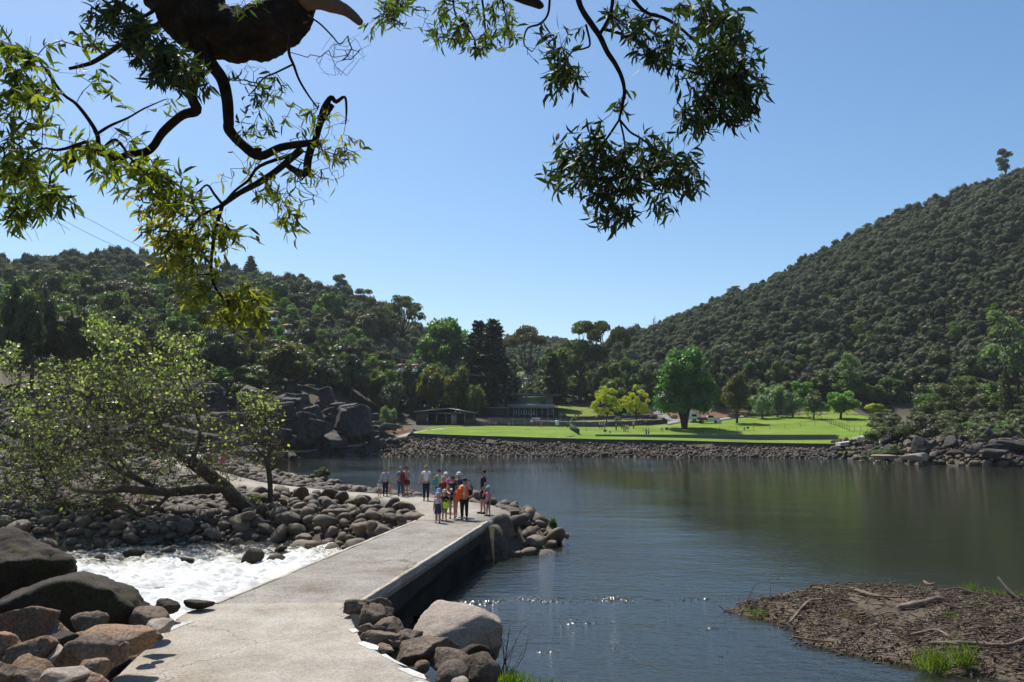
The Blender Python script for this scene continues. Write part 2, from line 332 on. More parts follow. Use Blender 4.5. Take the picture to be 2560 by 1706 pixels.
# ---------------------------------------------------------------- water
def watermat():
    m, n, l, b = newmat('lake_water')
    geo = n.new('ShaderNodeNewGeometry'); mp = n.new('ShaderNodeMapping'); l.new(geo.outputs['Position'], mp.inputs['Vector']); mp.inputs['Scale'].default_value = (.75, 1.35, 1); mp.inputs['Rotation'].default_value = (0, 0, R(-12))
    b.inputs['Base Color'].default_value = (.020, .022, .014, 1); b.inputs['Roughness'].default_value = .04; b.inputs['IOR'].default_value = 1.85
    n1 = noise(n, l, mp.outputs['Vector'], 2.2, 4, .62); n2 = noise(n, l, mp.outputs['Vector'], .22, 3, .5); n3 = noise(n, l, mp.outputs['Vector'], 7.0, 5, .7)
    # patches of rougher water where the wind or the current runs
    big = noise(n, l, geo.outputs['Position'], .045, 2, .5); rb = ramp(n, [(.38, (.35,) * 3), (.62, (1,) * 3)]); l.new(big.outputs['Fac'], rb.inputs['Fac'])
    sx0 = n.new('ShaderNodeSeparateXYZ'); l.new(geo.outputs['Position'], sx0.inputs['Vector'])
    def mrange(sock, a, b_, c, d):
        q = n.new('ShaderNodeMapRange'); q.interpolation_type = 'SMOOTHSTEP'; l.new(sock, q.inputs['Value'])
        for nm_, v_ in zip(('From Min', 'From Max', 'To Min', 'To Max'), (a, b_, c, d)): q.inputs[nm_].default_value = v_
        return q.outputs['Result']
    calm = mrange(sx0.outputs['X'], 1.0, 11.0, 0, .74); nearf = mrange(sx0.outputs['Y'], 75, 120, 1, .25)   # the sheltered water under the right hill lies calmer
    cm = n.new('ShaderNodeMath'); cm.operation = 'MULTIPLY'; l.new(calm, cm.inputs[0]); l.new(nearf, cm.inputs[1]); iv = n.new('ShaderNodeMath'); iv.operation = 'SUBTRACT'; iv.inputs[0].default_value = 1; l.new(cm.outputs[0], iv.inputs[1])
    st1 = n.new('ShaderNodeMath'); st1.operation = 'MULTIPLY'; l.new(iv.outputs[0], st1.inputs[0]); l.new(rb.outputs['Color'], st1.inputs[1]); st2 = n.new('ShaderNodeMath'); st2.operation = 'MULTIPLY'; l.new(iv.outputs[0], st2.inputs[0]); st2.inputs[1].default_value = .6
    def bump(h, s, d, prev=None):
        bp = n.new('ShaderNodeBump'); bp.inputs['Distance'].default_value = d
        if isinstance(s, float): bp.inputs['Strength'].default_value = s
        else: l.new(s, bp.inputs['Strength'])
        l.new(h, bp.inputs['Height'])
        if prev: l.new(prev, bp.inputs['Normal'])
        return bp.outputs['Normal']
    nn = bump(n2.outputs['Fac'], st2.outputs[0], .25); nn = bump(n1.outputs['Fac'], st1.outputs[0], .09, nn); nn = bump(n3.outputs['Fac'], st2.outputs[0], .02, nn)
    # broken ripples along the line where the current meets the still pool, and by the bridge head
    sx = n.new('ShaderNodeSeparateXYZ'); l.new(geo.outputs['Position'], sx.inputs['Vector'])
    def band(c, w, ax='Y'):
        a = n.new('ShaderNodeMath'); a.operation = 'SUBTRACT'; l.new(sx.outputs[ax], a.inputs[0]); a.inputs[1].default_value = c
        q = n.new('ShaderNodeMath'); q.operation = 'MULTIPLY'; l.new(a.outputs[0], q.inputs[0]); l.new(a.outputs[0], q.inputs[1])
        d = n.new('ShaderNodeMath'); d.operation = 'DIVIDE'; l.new(q.outputs[0], d.inputs[0]); d.inputs[1].default_value = -w * w
        e = n.new('ShaderNodeMath'); e.operation = 'EXPONENT'; l.new(d.outputs[0], e.inputs[0]); return e.outputs[0]
    def mul(a, c):
        q = n.new('ShaderNodeMath'); q.operation = 'MULTIPLY'; l.new(a, q.inputs[0])
        if isinstance(c, float): q.inputs[1].default_value = c
        else: l.new(c, q.inputs[1])
        return q.outputs[0]
    b1 = mul(band(22.9, .55), band(1.5, 4.2, 'X')); b2 = mul(band(31.3, .6), band(1.9, 1.5, 'X'))
    ad = n.new('ShaderNodeMath'); ad.operation = 'ADD'; l.new(b1, ad.inputs[0]); l.new(b2, ad.inputs[1]); ad.use_clamp = True
    vo = n.new('ShaderNodeTexVoronoi'); vo.inputs['Scale'].default_value = 11; l.new(geo.outputs['Position'], vo.inputs['Vector'])
    sp = noise(n, l, geo.outputs['Position'], 2.6, 4, .7); a2 = n.new('ShaderNodeMath'); a2.operation = 'MULTIPLY_ADD'; l.new(ad.outputs[0], a2.inputs[0]); a2.inputs[1].default_value = .20; l.new(sp.outputs['Fac'], a2.inputs[2])
    rs = ramp(n, [(.66, (0, 0, 0)), (.74, (1, 1, 1))]); l.new(a2.outputs[0], rs.inputs['Fac'])
    nn = bump(vo.outputs['Distance'], rs.outputs['Color'], .056, nn)
    l.new(nn, b.inputs['Normal'])
    return m
M['water'] = watermat()
wy = np.concatenate([np.linspace(2, 60, 60), np.linspace(62, 168, 50)]); wx = np.linspace(-70, 210, 160)
WX, WY = np.meshgrid(wx, wy); nW = len(wx); i = np.arange(len(wy) - 1)[:, None]; j = np.arange(nW - 1)
Vw = np.stack([WX, WY, 0 * WX], -1).reshape(-1, 3); Qw = np.stack([i * nW + j, i * nW + j + 1, (i + 1) * nW + j + 1, (i + 1) * nW + j], 2).reshape(-1, 4)
tag(link('water', mesh('water', Vw, Qw, smooth_=True), M['water']), kind='structure')
# small steep ripples, real facets, where the current breaks the surface
M['ripple'] = newmat('ripple_water')[0]; _b = M['ripple'].node_tree.nodes['Principled BSDF']; _b.inputs['Base Color'].default_value = (.022, .024, .016, 1); _b.inputs['Roughness'].default_value = .28; _b.inputs['IOR'].default_value = 1.6
def ripples(x0, x1, yc, wid, amp, seed, step=.035, sparse=.5, tilt=0.0):
    x = np.arange(x0, x1, step); y = np.arange(-wid, wid, step); GX, GY = np.meshgrid(x, y); r = np.random.default_rng(seed); e = np.exp(-(GY / wid * 1.9) ** 2) * smooth(x0, x0 + .8, GX) * (1 - smooth(x1 - 1.5, x1, GX))
    n0 = snoise(np.stack([GX, GY * 2, 0 * GX], -1).reshape(-1, 3), 1.7, 4, seed, .7).reshape(GX.shape); m = np.clip(n0 + 1 - sparse, 0, 1) * e
    h = r.normal(0, 1, GX.shape); h = (h + np.roll(h, 1, 1) + np.roll(h, 1, 0)) / 1.8; Z = -.012 + np.minimum(m, 1) * .02 + m * amp * h * 1.3; yy = yc + GY + tilt * (GX - x0) + .22 * np.sin(GX * .9) + .12 * np.sin(GX * 2.3 + 1)
    n = len(x); i = np.arange(len(y) - 1)[:, None] * n; j = np.arange(n - 1); Q = np.stack([i + j, i + j + 1, i + n + j + 1, i + n + j], 2).reshape(-1, 4); V = np.stack([GX, yy, Z], -1).reshape(-1, 3); k = (V[:, 2] > -.004)[Q].any(1)
    tag(link('ripples', mesh('ripples', V, Q[k]), M['ripple']), kind='structure')
ripples(-2.4, 4.6, 22.6, 1.0, .021, 1, sparse=.45, tilt=.03); ripples(4.0, 9.5, 23.1, .5, .020, 2, sparse=.45, tilt=-.03); ripples(-.9, 2.4, 31.4, .7, .022, 3, .035, .3); ripples(-1.7, 6.0, 20.3, 1.6, .024, 4, .035, 1.0); ripples(0, 7.5, 17.6, 1.6, .024, 5, .035, 1.05); ripples(-1.3, .2, 17.6, .5, .022, 6, .035, .7)
# white water pouring out of the culverts on the left of the bridge
def foammat():
    m, n, l, b = newmat('white_water')
    geo = n.new('ShaderNodeNewGeometry'); mp = n.new('ShaderNodeMapping'); l.new(geo.outputs['Position'], mp.inputs['Vector']); mp.inputs['Scale'].default_value = (.8, 1.5, 1.2)
    a = n.new('ShaderNodeAttribute'); a.attribute_name = 'rnd'; t = noise(n, l, mp.outputs['Vector'], 3.2, 8, .72)
    ad = n.new('ShaderNodeMath'); ad.operation = 'ADD'; l.new(a.outputs['Fac'], ad.inputs[0]); l.new(t.outputs['Fac'], ad.inputs[1])
    r = ramp(n, [(.61, (0, 0, 0)), (.86, (1, 1, 1))]); l.new(ad.outputs[0], r.inputs['Fac'])
    c = ramp(n, [(0, (.03, .025, .015)), (.5, (.45, .42, .33)), (1, (.74, .74, .70))]); l.new(r.outputs['Color'], c.inputs['Fac']); l.new(c.outputs['Color'], b.inputs['Base Color'])
    rg = ramp(n, [(0, (.08,) * 3), (1, (.5,) * 3)]); l.new(r.outputs['Color'], rg.inputs['Fac']); l.new(rg.outputs['Color'], b.inputs['Roughness'])
    t2 = noise(n, l, mp.outputs['Vector'], 6, 9, .75); bp = n.new('ShaderNodeBump'); bp.inputs['Strength'].default_value = .9; bp.inputs['Distance'].default_value = .12
    l.new(t2.outputs['Fac'], bp.inputs['Height']); l.new(bp.outputs['Normal'], b.inputs['Normal']); return m
M['foam'] = foammat()
fx = np.arange(-30, 0, .09); fy = np.arange(14, 36, .09); FX, FY = np.meshgrid(fx, fy)
P3 = np.stack([FX, FY * 1.4, 0 * FX], -1).reshape(-1, 3)
bl = -4.75 + (FY - 15.8) / 14.2 * 2.5 - .15         # left face of the bridge
dist = np.clip((bl - FX), 0, 20)
amp = .13 + .16 * np.exp(-dist / 6)
Zf = .05 + (amp.ravel() * (snoise(P3, 2.1, 5, 4, .6) + .8 * np.abs(snoise(P3, 5.0, 3, 9)))).reshape(FX.shape) + .10 * np.exp(-dist / 3)
fo = np.clip(.53 - .014 * dist - .05 * np.maximum(FY - 27, 0) + .09 * snoise(P3 * [1, .6, 1], .9, 3, 8).reshape(FX.shape), 0, .6)
nf = len(fx); i = np.arange(len(fy) - 1)[:, None]; j = np.arange(nf - 1); Qf = np.stack([i * nf + j, i * nf + j + 1, (i + 1) * nf + j + 1, (i + 1) * nf + j], 2).reshape(-1, 4)
inside = (FX < bl + .05).ravel(); Qf = Qf[inside[Qf].all(1)]
used = np.unique(Qf); remap = np.zeros(FX.size, int); remap[used] = np.arange(len(used))
Vf = np.stack([FX, FY, Zf], -1).reshape(-1, 3)[used]
tag(link('river', mesh('river', Vf, remap[Qf], fo.ravel()[used], True), M['foam']), kind='structure')

# ---------------------------------------------------------------- concrete path, bridge
def concmat(name, c1, c2, spk, dark):
    m, n, l, b = newmat(name); geo = n.new('ShaderNodeNewGeometry'); v = geo.outputs['Position']
    t = noise(n, l, v, 1.1, 6, .6); r = ramp(n, [(.3, c1), (.7, c2)]); l.new(t.outputs['Fac'], r.inputs['Fac'])
    vo = n.new('ShaderNodeTexVoronoi'); vo.inputs['Scale'].default_value = spk; l.new(v, vo.inputs['Vector']); rv = ramp(n, [(.0, (dark,) * 3), (.45, (1,) * 3), (1, (1.2,) * 3)])
    sc = n.new('ShaderNodeSeparateColor'); l.new(vo.outputs['Color'], sc.inputs['Color']); l.new(sc.outputs['Red'], rv.inputs['Fac'])
    mx = n.new('ShaderNodeMixRGB'); mx.blend_type = 'MULTIPLY'; mx.inputs['Fac'].default_value = 1; l.new(r.outputs['Color'], mx.inputs['Color1']); l.new(rv.outputs['Color'], mx.inputs['Color2'])
    t3 = noise(n, l, v, .55, 5, .65); r3 = ramp(n, [(.28, (.66, .58, .5)), (.42, (.93, .9, .86)), (.55, (1, 1, 1)), (.75, (1.1, 1.09, 1.06))]); l.new(t3.outputs['Fac'], r3.inputs['Fac'])
    m3 = n.new('ShaderNodeMixRGB'); m3.blend_type = 'MULTIPLY'; m3.inputs['Fac'].default_value = 1; l.new(mx.outputs['Color'], m3.inputs['Color1']); l.new(r3.outputs['Color'], m3.inputs['Color2'])
    wv = noise(n, l, v, 1.7, 4, .6); va = n.new('ShaderNodeVectorMath'); va.operation = 'MULTIPLY_ADD'; l.new(wv.outputs['Color'], va.inputs[0]); va.inputs[1].default_value = (.9, .9, 0); l.new(v, va.inputs[2])
    ck = n.new('ShaderNodeTexVoronoi'); ck.feature = 'DISTANCE_TO_EDGE'; ck.inputs['Scale'].default_value = .33; l.new(va.outputs[0], ck.inputs['Vector']); rc = ramp(n, [(.0, (.45,) * 3), (.006, (1,) * 3)]); l.new(ck.outputs['Distance'], rc.inputs['Fac'])
    m4 = n.new('ShaderNodeMixRGB'); m4.blend_type = 'MULTIPLY'; m4.inputs['Fac'].default_value = 1; l.new(m3.outputs['Color'], m4.inputs['Color1']); l.new(rc.outputs['Color'], m4.inputs['Color2']); m3 = m4
    l.new(m3.outputs['Color'], b.inputs['Base Color']); b.inputs['Roughness'].default_value = .9; b.inputs['Specular IOR Level'].default_value = .2
    t2 = noise(n, l, v, 30, 5, .7); bp = n.new('ShaderNodeBump'); bp.inputs['Strength'].default_value = .35; bp.inputs['Distance'].default_value = .02; l.new(t2.outputs['Fac'], bp.inputs['Height']); l.new(bp.outputs['Normal'], b.inputs['Normal'])
    return m
M['path'] = concmat('path_concrete', (.27, .24, .20), (.37, .335, .28), 45, .74)
M['deck'] = concmat('deck_concrete', (.21, .192, .165), (.28, .258, .222), 38, .6)
M['kerb'] = concmat('kerb_concrete', (.34, .30, .24), (.46, .42, .35), 40, .75)
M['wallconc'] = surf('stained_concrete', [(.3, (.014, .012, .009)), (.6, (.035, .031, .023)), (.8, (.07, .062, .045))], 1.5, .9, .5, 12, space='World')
M['whiteconc'] = concmat('white_concrete', (.42, .405, .375), (.52, .505, .47), 30, .9)
tag(prism('path', APRON, .2, PZ, M['path']), kind='structure')
# ribbon beyond the bridge
def ribbon(name, P, Zp, w, thick, mat, sub=6, edge=.08):
    t = np.arange(len(P)); T = np.linspace(0, len(P) - 1, (len(P) - 1) * sub + 1)
    C = np.array([[np.interp(a, t, P[:, 0]), np.interp(a, t, P[:, 1])] for a in T]); z = np.interp(T, t, Zp)
    for _ in range(4): C[1:-1] = (C[:-2] + 2 * C[1:-1] + C[2:]) / 4
    D = np.gradient(C, axis=0); D /= np.linalg.norm(D, axis=1, keepdims=True); N = np.stack([-D[:, 1], D[:, 0]], 1)
    D[0] = P[1] - P[0]
    ww = np.interp(T, t, w) if not np.isscalar(w) else np.full(len(T), w)
    ww = ww * (1 + edge * snoise(np.stack([C[:, 0], C[:, 1], z], 1), .8, 2, 4))
    L = C + N * ww[:, None] / 2; Rr = C - N * ww[:, None] / 2
    V = np.concatenate([np.c_[L, z], np.c_[Rr, z], np.c_[L, z - thick], np.c_[Rr, z - thick]]); n = len(C); i = np.arange(n - 1)
    Q = np.concatenate([np.stack([n + i, n + i + 1, i + 1, i], 1), np.stack([i, i + 1, 2 * n + i + 1, 2 * n + i], 1), np.stack([3 * n + i, 3 * n + i + 1, n + i + 1, n + i], 1), [[0, 2 * n, 3 * n, n]], [[n - 1, 2 * n - 1, 4 * n - 1, 3 * n - 1]]])
    return link(name, mesh(name, V, Q), mat)
BR = [ong(1220, 1304, PZ), ong(900, 1506, PZ)]; BL = [ong(1040, 1302, PZ), ong(537, 1510, PZ)]
P2 = PPTS.copy(); P2[0] = ((BR[0].x + BL[0].x) / 2, (BR[0].y + BL[0].y) / 2 + .01)
W2 = [2.75, 3.6, 3.6] + [2.7] * 4 + [2.4] * 9 + [2.4] * 6
tag(ribbon('path', P2, PZS, W2, .35, M['path']), kind='structure')
# bridge: deck, side walls with arched culvert openings, kerbs
bridge = empty('bridge', (0, 0, 0)); tag(bridge, 'low grey concrete footbridge with arched culverts crossing the river narrows', 'bridge')
prism('deck', [tuple(p[:2]) for p in (BL[1], BR[1], BR[0], BL[0])], PZ - .28, PZ, M['deck'], bridge)
def archwall(name, A, B, side, thick, mat):
    A = Vector((A.x, A.y, 0)); B = Vector((B.x, B.y, 0)); L = (B - A).length; d = (B - A) / L; nrm = Vector((-d.y, d.x, 0)) * side
    zt, zb = PZ - .285, -1.2; out = [(0, zt), (0, zb)]; k = 5; w = 1.35
    for c in range(k):
        cx = 1.9 + c * (L - 3.4) / (k - 1); 
        out += [(cx - w / 2, zb)] + [(cx - w / 2 * math.cos(a), .22 + .5 * math.sin(a)) for a in np.linspace(0, math.pi, 11)] + [(cx + w / 2, zb)]
    out += [(L, zb), (L, zt)]
    bm = bmesh.new(); f = [bm.verts.new(A + d * s + Vector((0, 0, z))) for s, z in out]; g = [bm.verts.new(A + d * s + nrm * thick + Vector((0, 0, z))) for s, z in out]; n = len(out)
    bm.faces.new(f); bm.faces.new(g[::-1])
    for i in range(n): bm.faces.new((f[i], g[i], g[(i + 1) % n], f[(i + 1) % n]))
    bmesh.ops.triangulate(bm, faces=[q for q in bm.faces if len(q.verts) > 4]); bmesh.ops.recalc_face_normals(bm, faces=bm.faces)
    me = bpy.data.meshes.new(name); bm.to_mesh(me); bm.free(); return link(name, me, mat, bridge)
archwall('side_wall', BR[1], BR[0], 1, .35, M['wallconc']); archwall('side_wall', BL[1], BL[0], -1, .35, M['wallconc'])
for A, B, s in ((BR[1], BR[0], 1), (BL[1], BL[0], -1)):
    d = (B - A).normalized(); nn = Vector((-d.y, d.x, 0)) * s; n = 60; L = (B - A).length
    a = Acc()
    prof = []
    for q in range(n + 1):
        p = A + d * (L * q / n); w = .07 + .03 * snoise(np.array([[q * .7, s, 0]]), 1, 3)[0]; hh = .014 + .012 * snoise(np.array([[q * .9, s, 5]]), 1, 3)[0]
        prof += [p - nn * .04 + Vector((0, 0, -.16)), p - nn * .04 + Vector((0, 0, hh)), p + nn * w + Vector((0, 0, hh)), p + nn * w + Vector((0, 0, -.01))]
    i = (np.arange(n) * 4)[:, None]; j = np.arange(3); Q = np.stack([i + j, i + 4 + j, i + 5 + j, i + 1 + j], 2).reshape(-1, 4)
    a.add([list(p) for p in prof], Q, [], .5); a.obj('kerb', M['kerb'], bridge)
# pale concrete repair patches between the path edge and the boulders
for k, pts in enumerate([[(890, 1609), (908, 1604), (948, 1616), (944, 1626), (925, 1624)], [(950, 1638), (964, 1636), (985, 1650), (1020, 1668), (992, 1660)], [(990, 1672), (1022, 1672), (1060, 1688), (1066, 1700), (1034, 1692)],
                         [(412, 1580), (428, 1566), (455, 1556), (486, 1555), (450, 1568), (420, 1582)], [(1010, 1712), (1050, 1704), (1072, 1712), (1070, 1740), (1015, 1730)], [(868, 1575), (888, 1572), (898, 1580), (882, 1584)]]):
    poly = [tuple(ong(x, y, PZ)[:2]) for x, y in pts]
    c = prism('concrete_patch', poly, PZ - .12, PZ + .006 + .001 * k, M['whiteconc'])
    tag(c, ['white concrete patch on the path edge beside the brown boulders', 'long white concrete patch on the path edge below the pale boulder', 'white concrete patch between the path edge and the round brown stone', 'pale concrete patch on the left edge of the path by the huge black boulder', 'white concrete patch at the right path edge at the bottom of the picture', 'small white concrete patch on the path near the bridge corner'][k], 'patch', 'white concrete patches on the path edge')
# ---------------------------------------------------------------- rocks
def rockmesh(name, seed, lvl=3, ang=0.0, dims=(1, .75, .6), rough=.05, boxy=False, planes=18):
    r_ = np.random.default_rng(seed); V, T = ico(lvl); d = V.copy()
    if ang > 0:
        N = r_.normal(size=(planes, 3)); N /= np.linalg.norm(N, axis=1, keepdims=True)
        if boxy: N = np.concatenate([np.array([[1, .1, .05], [-1, .05, .1], [.05, 1, .1], [.1, -1, 0], [0, .1, 1], [.1, 0, -1]]) + r_.normal(0, .12, (6, 3)), N[:planes // 2]]); N /= np.linalg.norm(N, axis=1, keepdims=True)
        h = r_.uniform(.58, .92, len(N)) if not boxy else np.concatenate([r_.uniform(.68, .8, 6), r_.uniform(.85, 1.0, len(N) - 6)])
        dot = d @ N.T; q = np.where(dot > .05, h / np.maximum(dot, .05), 9); k = 60
        rad = -np.log(np.exp(-k * np.minimum(q, 3)).sum(1)) / k; rad = np.minimum(rad, 1.5)
        rad = ang * rad + (1 - ang) * (1 + .18 * snoise(V, 1.5, 2, seed))
    else: rad = 1 + .15 * snoise(V, 1.3, 2, seed)
    rad = rad * (1 + rough * (1 + ang) * snoise(V, 4.5, 5, seed + 5, .68)); V = V * rad[:, None] * np.array(dims)
    return mesh(name, V, T, None, True)
def put(name, me, mat, loc, s, rot, label=None, cat='rock', group=None, parent=None):
    o = link(name, me, mat, parent); o.location = loc; o.scale = s if not np.isscalar(s) else (s, s, s); o.rotation_euler = rot
    if label: tag(o, label, cat, group)
    return o
RND = [rockmesh('river_boulder', 20 + i, 3, (.25, .6, .8)[i % 3], (1, .68 + .07 * (i % 4), .5 + .06 * (i % 5)), .05) for i in range(12)]
RNDLO = [rockmesh('river_boulder', 40 + i, 2, .3 * (i % 2), (1, .78, .6), .03) for i in range(6)]
ANG = [rockmesh('broken_rock', 60 + i, 3, .9, (1, .8 + .05 * (i % 3), .65 + .05 * (i % 4)), .05) for i in range(12)]
ANGLO = [rockmesh('broken_rock', 80 + i, 2, .85, (1, .8, .7), .06) for i in range(6)]
BOX = [rockmesh('cliff_block', 90 + i, 4, .95, (1, .9, .9), .06, True, 8) for i in range(6)]
def arr(me): 
    v = np.empty(len(me.vertices) * 3, np.float32); me.vertices.foreach_get('co', v); f = np.empty(len(me.polygons) * 3, np.int32); me.polygons.foreach_get('vertices', f); return v.reshape(-1, 3), f.reshape(-1, 3)
def rotm(rx, ry, rz_): return np.array((Matrix.Rotation(rz_, 3, 'Z') @ Matrix.Rotation(ry, 3, 'Y') @ Matrix.Rotation(rx, 3, 'X')))
def px_of(x, y, z):
    dy = y * CP + (z - CAMZ) * SP; return 1280 + FPX * x / dy, 853 - FPX * (-y * SP + (z - CAMZ) * CP) / dy
def heap(cands, meshes, lomeshes, mat, name, label, group, n_ind, stuffname, stufflabel, embed=.25, hfun=H, tilt=.35, flat=(1, 1, 1)):
    """cands: (x, y, size, lift). The largest on screen become objects of their own, the rest one heap"""
    C = np.array(cands); X, Y, Sz = C[:, 0], C[:, 1], C[:, 2]; Z = hfun(X, Y) + C[:, 3]
    scr = Sz / Y; px, py = px_of(X, Y, Z); vis = (px > -30) & (px < 2590) & (py < 1740); scr = np.where(vis, scr, 0); order = np.argsort(-scr)
    a = Acc(); lo = [arr(m) for m in lomeshes]
    for k, i in enumerate(order):
        s = Sz[i] / 2; rot = (random.gauss(0, tilt), random.gauss(0, tilt), random.uniform(0, 6.28)); sc = (s * random.uniform(.85, 1.25) * flat[0], s * random.uniform(.85, 1.2) * flat[1], s * random.uniform(.8, 1.2) * flat[2])
        loc = (X[i], Y[i], Z[i] + s * (.55 - embed))
        if k < n_ind and scr[i] > 0: put(name, meshes[random.randrange(len(meshes))], mat, loc, sc, rot, label, 'rock', group)
        else:
            v, f = lo[random.randrange(len(lo))]; a.add((v * np.array(sc)) @ rotm(*rot).T + np.array(loc), None, f)
    if a.n: tag(a.obj(stuffname, mat, None, True), stufflabel, 'rocks', kind='stuff')
def poisson(n, sampler, sizef, ok, spacing=.8, grid=1.0):
    cells = {}; out = []
    for _ in range(n):
        x, y = sampler(); 
        if not ok(x, y): continue
        s = sizef(x, y); c = (int(x // grid), int(y // grid)); bad = False; rg = int(1.5 * s // grid) + 1
        for i in range(-rg, rg + 1):
            for j in range(-rg, rg + 1):
                for (a, b, t) in cells.get((c[0] + i, c[1] + j), ()):
                    if (a - x) ** 2 + (b - y) ** 2 < ((s + t) / 2 * spacing) ** 2: bad = True; break
                if bad: break
            if bad: break
        if bad: continue
        cells.setdefault(c, []).append((x, y, s)); out.append((x, y, s))
    return out
# river boulders: field on the left of the path and the heap at the bridge head
def fastmask(poly, pad=0.0):
    x0, y0 = poly.min(0) - 1; x1, y1 = poly.max(0) + 1
    def f(x, y): return (x0 < x < x1) and (y0 < y < y1) and sdist(poly, np.array([x]), np.array([y]))[0] > pad
    return f
inF = fastmask(FIELD, -.5)
def okfield(x, y):
    if abs(x / y) > .78: return False
    if not inF(x, y): return False
    d, _ = path_d(np.array([x]), np.array([y])); lim = 1.75 if y > 45 else 2.0
    if y < 31 and -4.9 < x < -.2: lim = 2.9
    return d[0] > lim and not (y < 31.2 and -5.2 + (y - 15.8) * .16 < x < -.6)
def szf(x, y):
    b = .82 if (x > -13 and y < 48) else (.62 if y < 60 else .8)
    return b * random.lognormvariate(0, .28)
big = poisson(9000, lambda: (random.uniform(-16, 3.2), random.uniform(28.5, 58)), szf, okfield, .72)
mid = poisson(15000, lambda: (lambda y: (random.uniform(-.72 * y, -12), y))(28 + 34 * random.random() ** 1.2), lambda x, y: .58 * random.lognormvariate(0, .36), okfield, .76)
far = poisson(6000, lambda: (lambda y: (random.uniform(-.7 * y, -.15 * y), y))(random.uniform(60, 118)), lambda x, y: .95 * random.lognormvariate(0, .35), okfield, .8, 2)
mid = [m for m in mid if m[0] < -15.6]
fld = []
for (x, y, s) in big + mid + far:
    lift = 0.0
    if x > -2 and y < 42: lift = .12
    fld.append((x, y, s, lift))
# second layer lying on the first near the bridge
for (x, y, s) in poisson(2600, lambda: (random.uniform(-13, 2.4), random.uniform(30, 42)), lambda x, y: .72 * random.lognormvariate(0, .2), okfield, .95):
    if sdist(FIELD, np.array([x]), np.array([y]))[0] > .8 and path_d(np.array([x]), np.array([y]))[0][0] > 2.15: fld.append((x, y, s, .38))
for (x, y, s) in poisson(9000, lambda: (random.uniform(-16, 2.6), random.uniform(29, 50)), lambda x, y: .3 * random.lognormvariate(0, .25), okfield, .8): fld.append((x, y, s, .02))
heap(fld, RND, RNDLO, M['rock_round'], 'river_boulder', 'smooth rounded brown boulder heaped with its like around the path beyond the bridge', 'rounded river boulders beyond the bridge', 290, 'boulder_field', 'countless rounded brown stones covering the flat river bed on the left', .2)
# dark boulder standing at the far corner of the bridge
sg = rockmesh('bridge_head_boulder', 301, 4, .35, (1, .8, 1.05), .04)
p = ong(1245, 1350, 0); put('river_boulder', sg, M['rock_round'], (p.x + .05, 31.3, .75), (.68, .6, .8), (.1, .05, .4), 'large dark rounded boulder standing against the far right corner of the bridge', 'boulder')
# rocks in the rapids
for k, (px, py, w, h, lab) in enumerate([(635, 1385, 62, 50, 'dark pointed rock standing in the white water'), (693, 1392, 40, 26, 'small wet rock right of the pointed rock in the rapids'), (468, 1403, 40, 14, 'low flat wet rock in the middle of the white water'), (780, 1362, 42, 24, 'rounded rock at the edge of the rapids near the bridge side'), (545, 1400, 16, 8, 'tiny dark stone breaking the white water'), (250, 1392, 44, 20, 'dark wet rock at the left end of the rapids'), (330, 1385, 52, 24, 'wide wet rock at the far edge of the rapids'), (420, 1376, 40, 20, 'rounded wet rock above the flat rock in the rapids'), (705, 1370, 30, 16, 'small wet rock behind the rapids near the bridge')]):
    q = ong(px, py + h * .35, .1); s = w / FPX * q.y / 2
    put('river_boulder', [ANG, RND][k % 2][k], M['rock_dark'], (q.x, q.y, .1 + s * .35), (s * 1.05, s * .9, h / w * s * 1.5), (.2, -.25 if k == 0 else .1, .5 * k), lab, 'rock')
# near boulders, traced: (px, py centre, width, height, depth, rotation, material, mesh kind, label)
def nearrock(px, py, w, h, Y, rot, mat, kind, label, seed, ydim=.8, lvl=4, planes=11):
    me = rockmesh('near_rock', seed, lvl, min(1, kind * 1.12), (1, 1, 1), .05 + .02 * (w > 250) - .025 * (w == 210 * 1.06), False, planes)
    v, _ = arr(me); R0 = rotm(*rot); vv = v @ R0.T; ext = vv.max(0) - vv.min(0); mid_ = (vv.max(0) + vv.min(0)) / 2
    W = w / FPX * Y; Hh = h / FPX * Y; D = (W + Hh) / 2 * ydim * 1.1
    sc = np.array([W / ext[0], D / ext[1], Hh / ext[2]]); vv = (vv - mid_) * sc
    me.vertices.foreach_set('co', vv.astype(np.float32).ravel()); me.update()
    c = at(px, py, Y); o = link('rock' if w < 150 else 'boulder', me, mat); o.location = c; tag(o, label, 'rock' if w < 150 else 'boulder'); return o
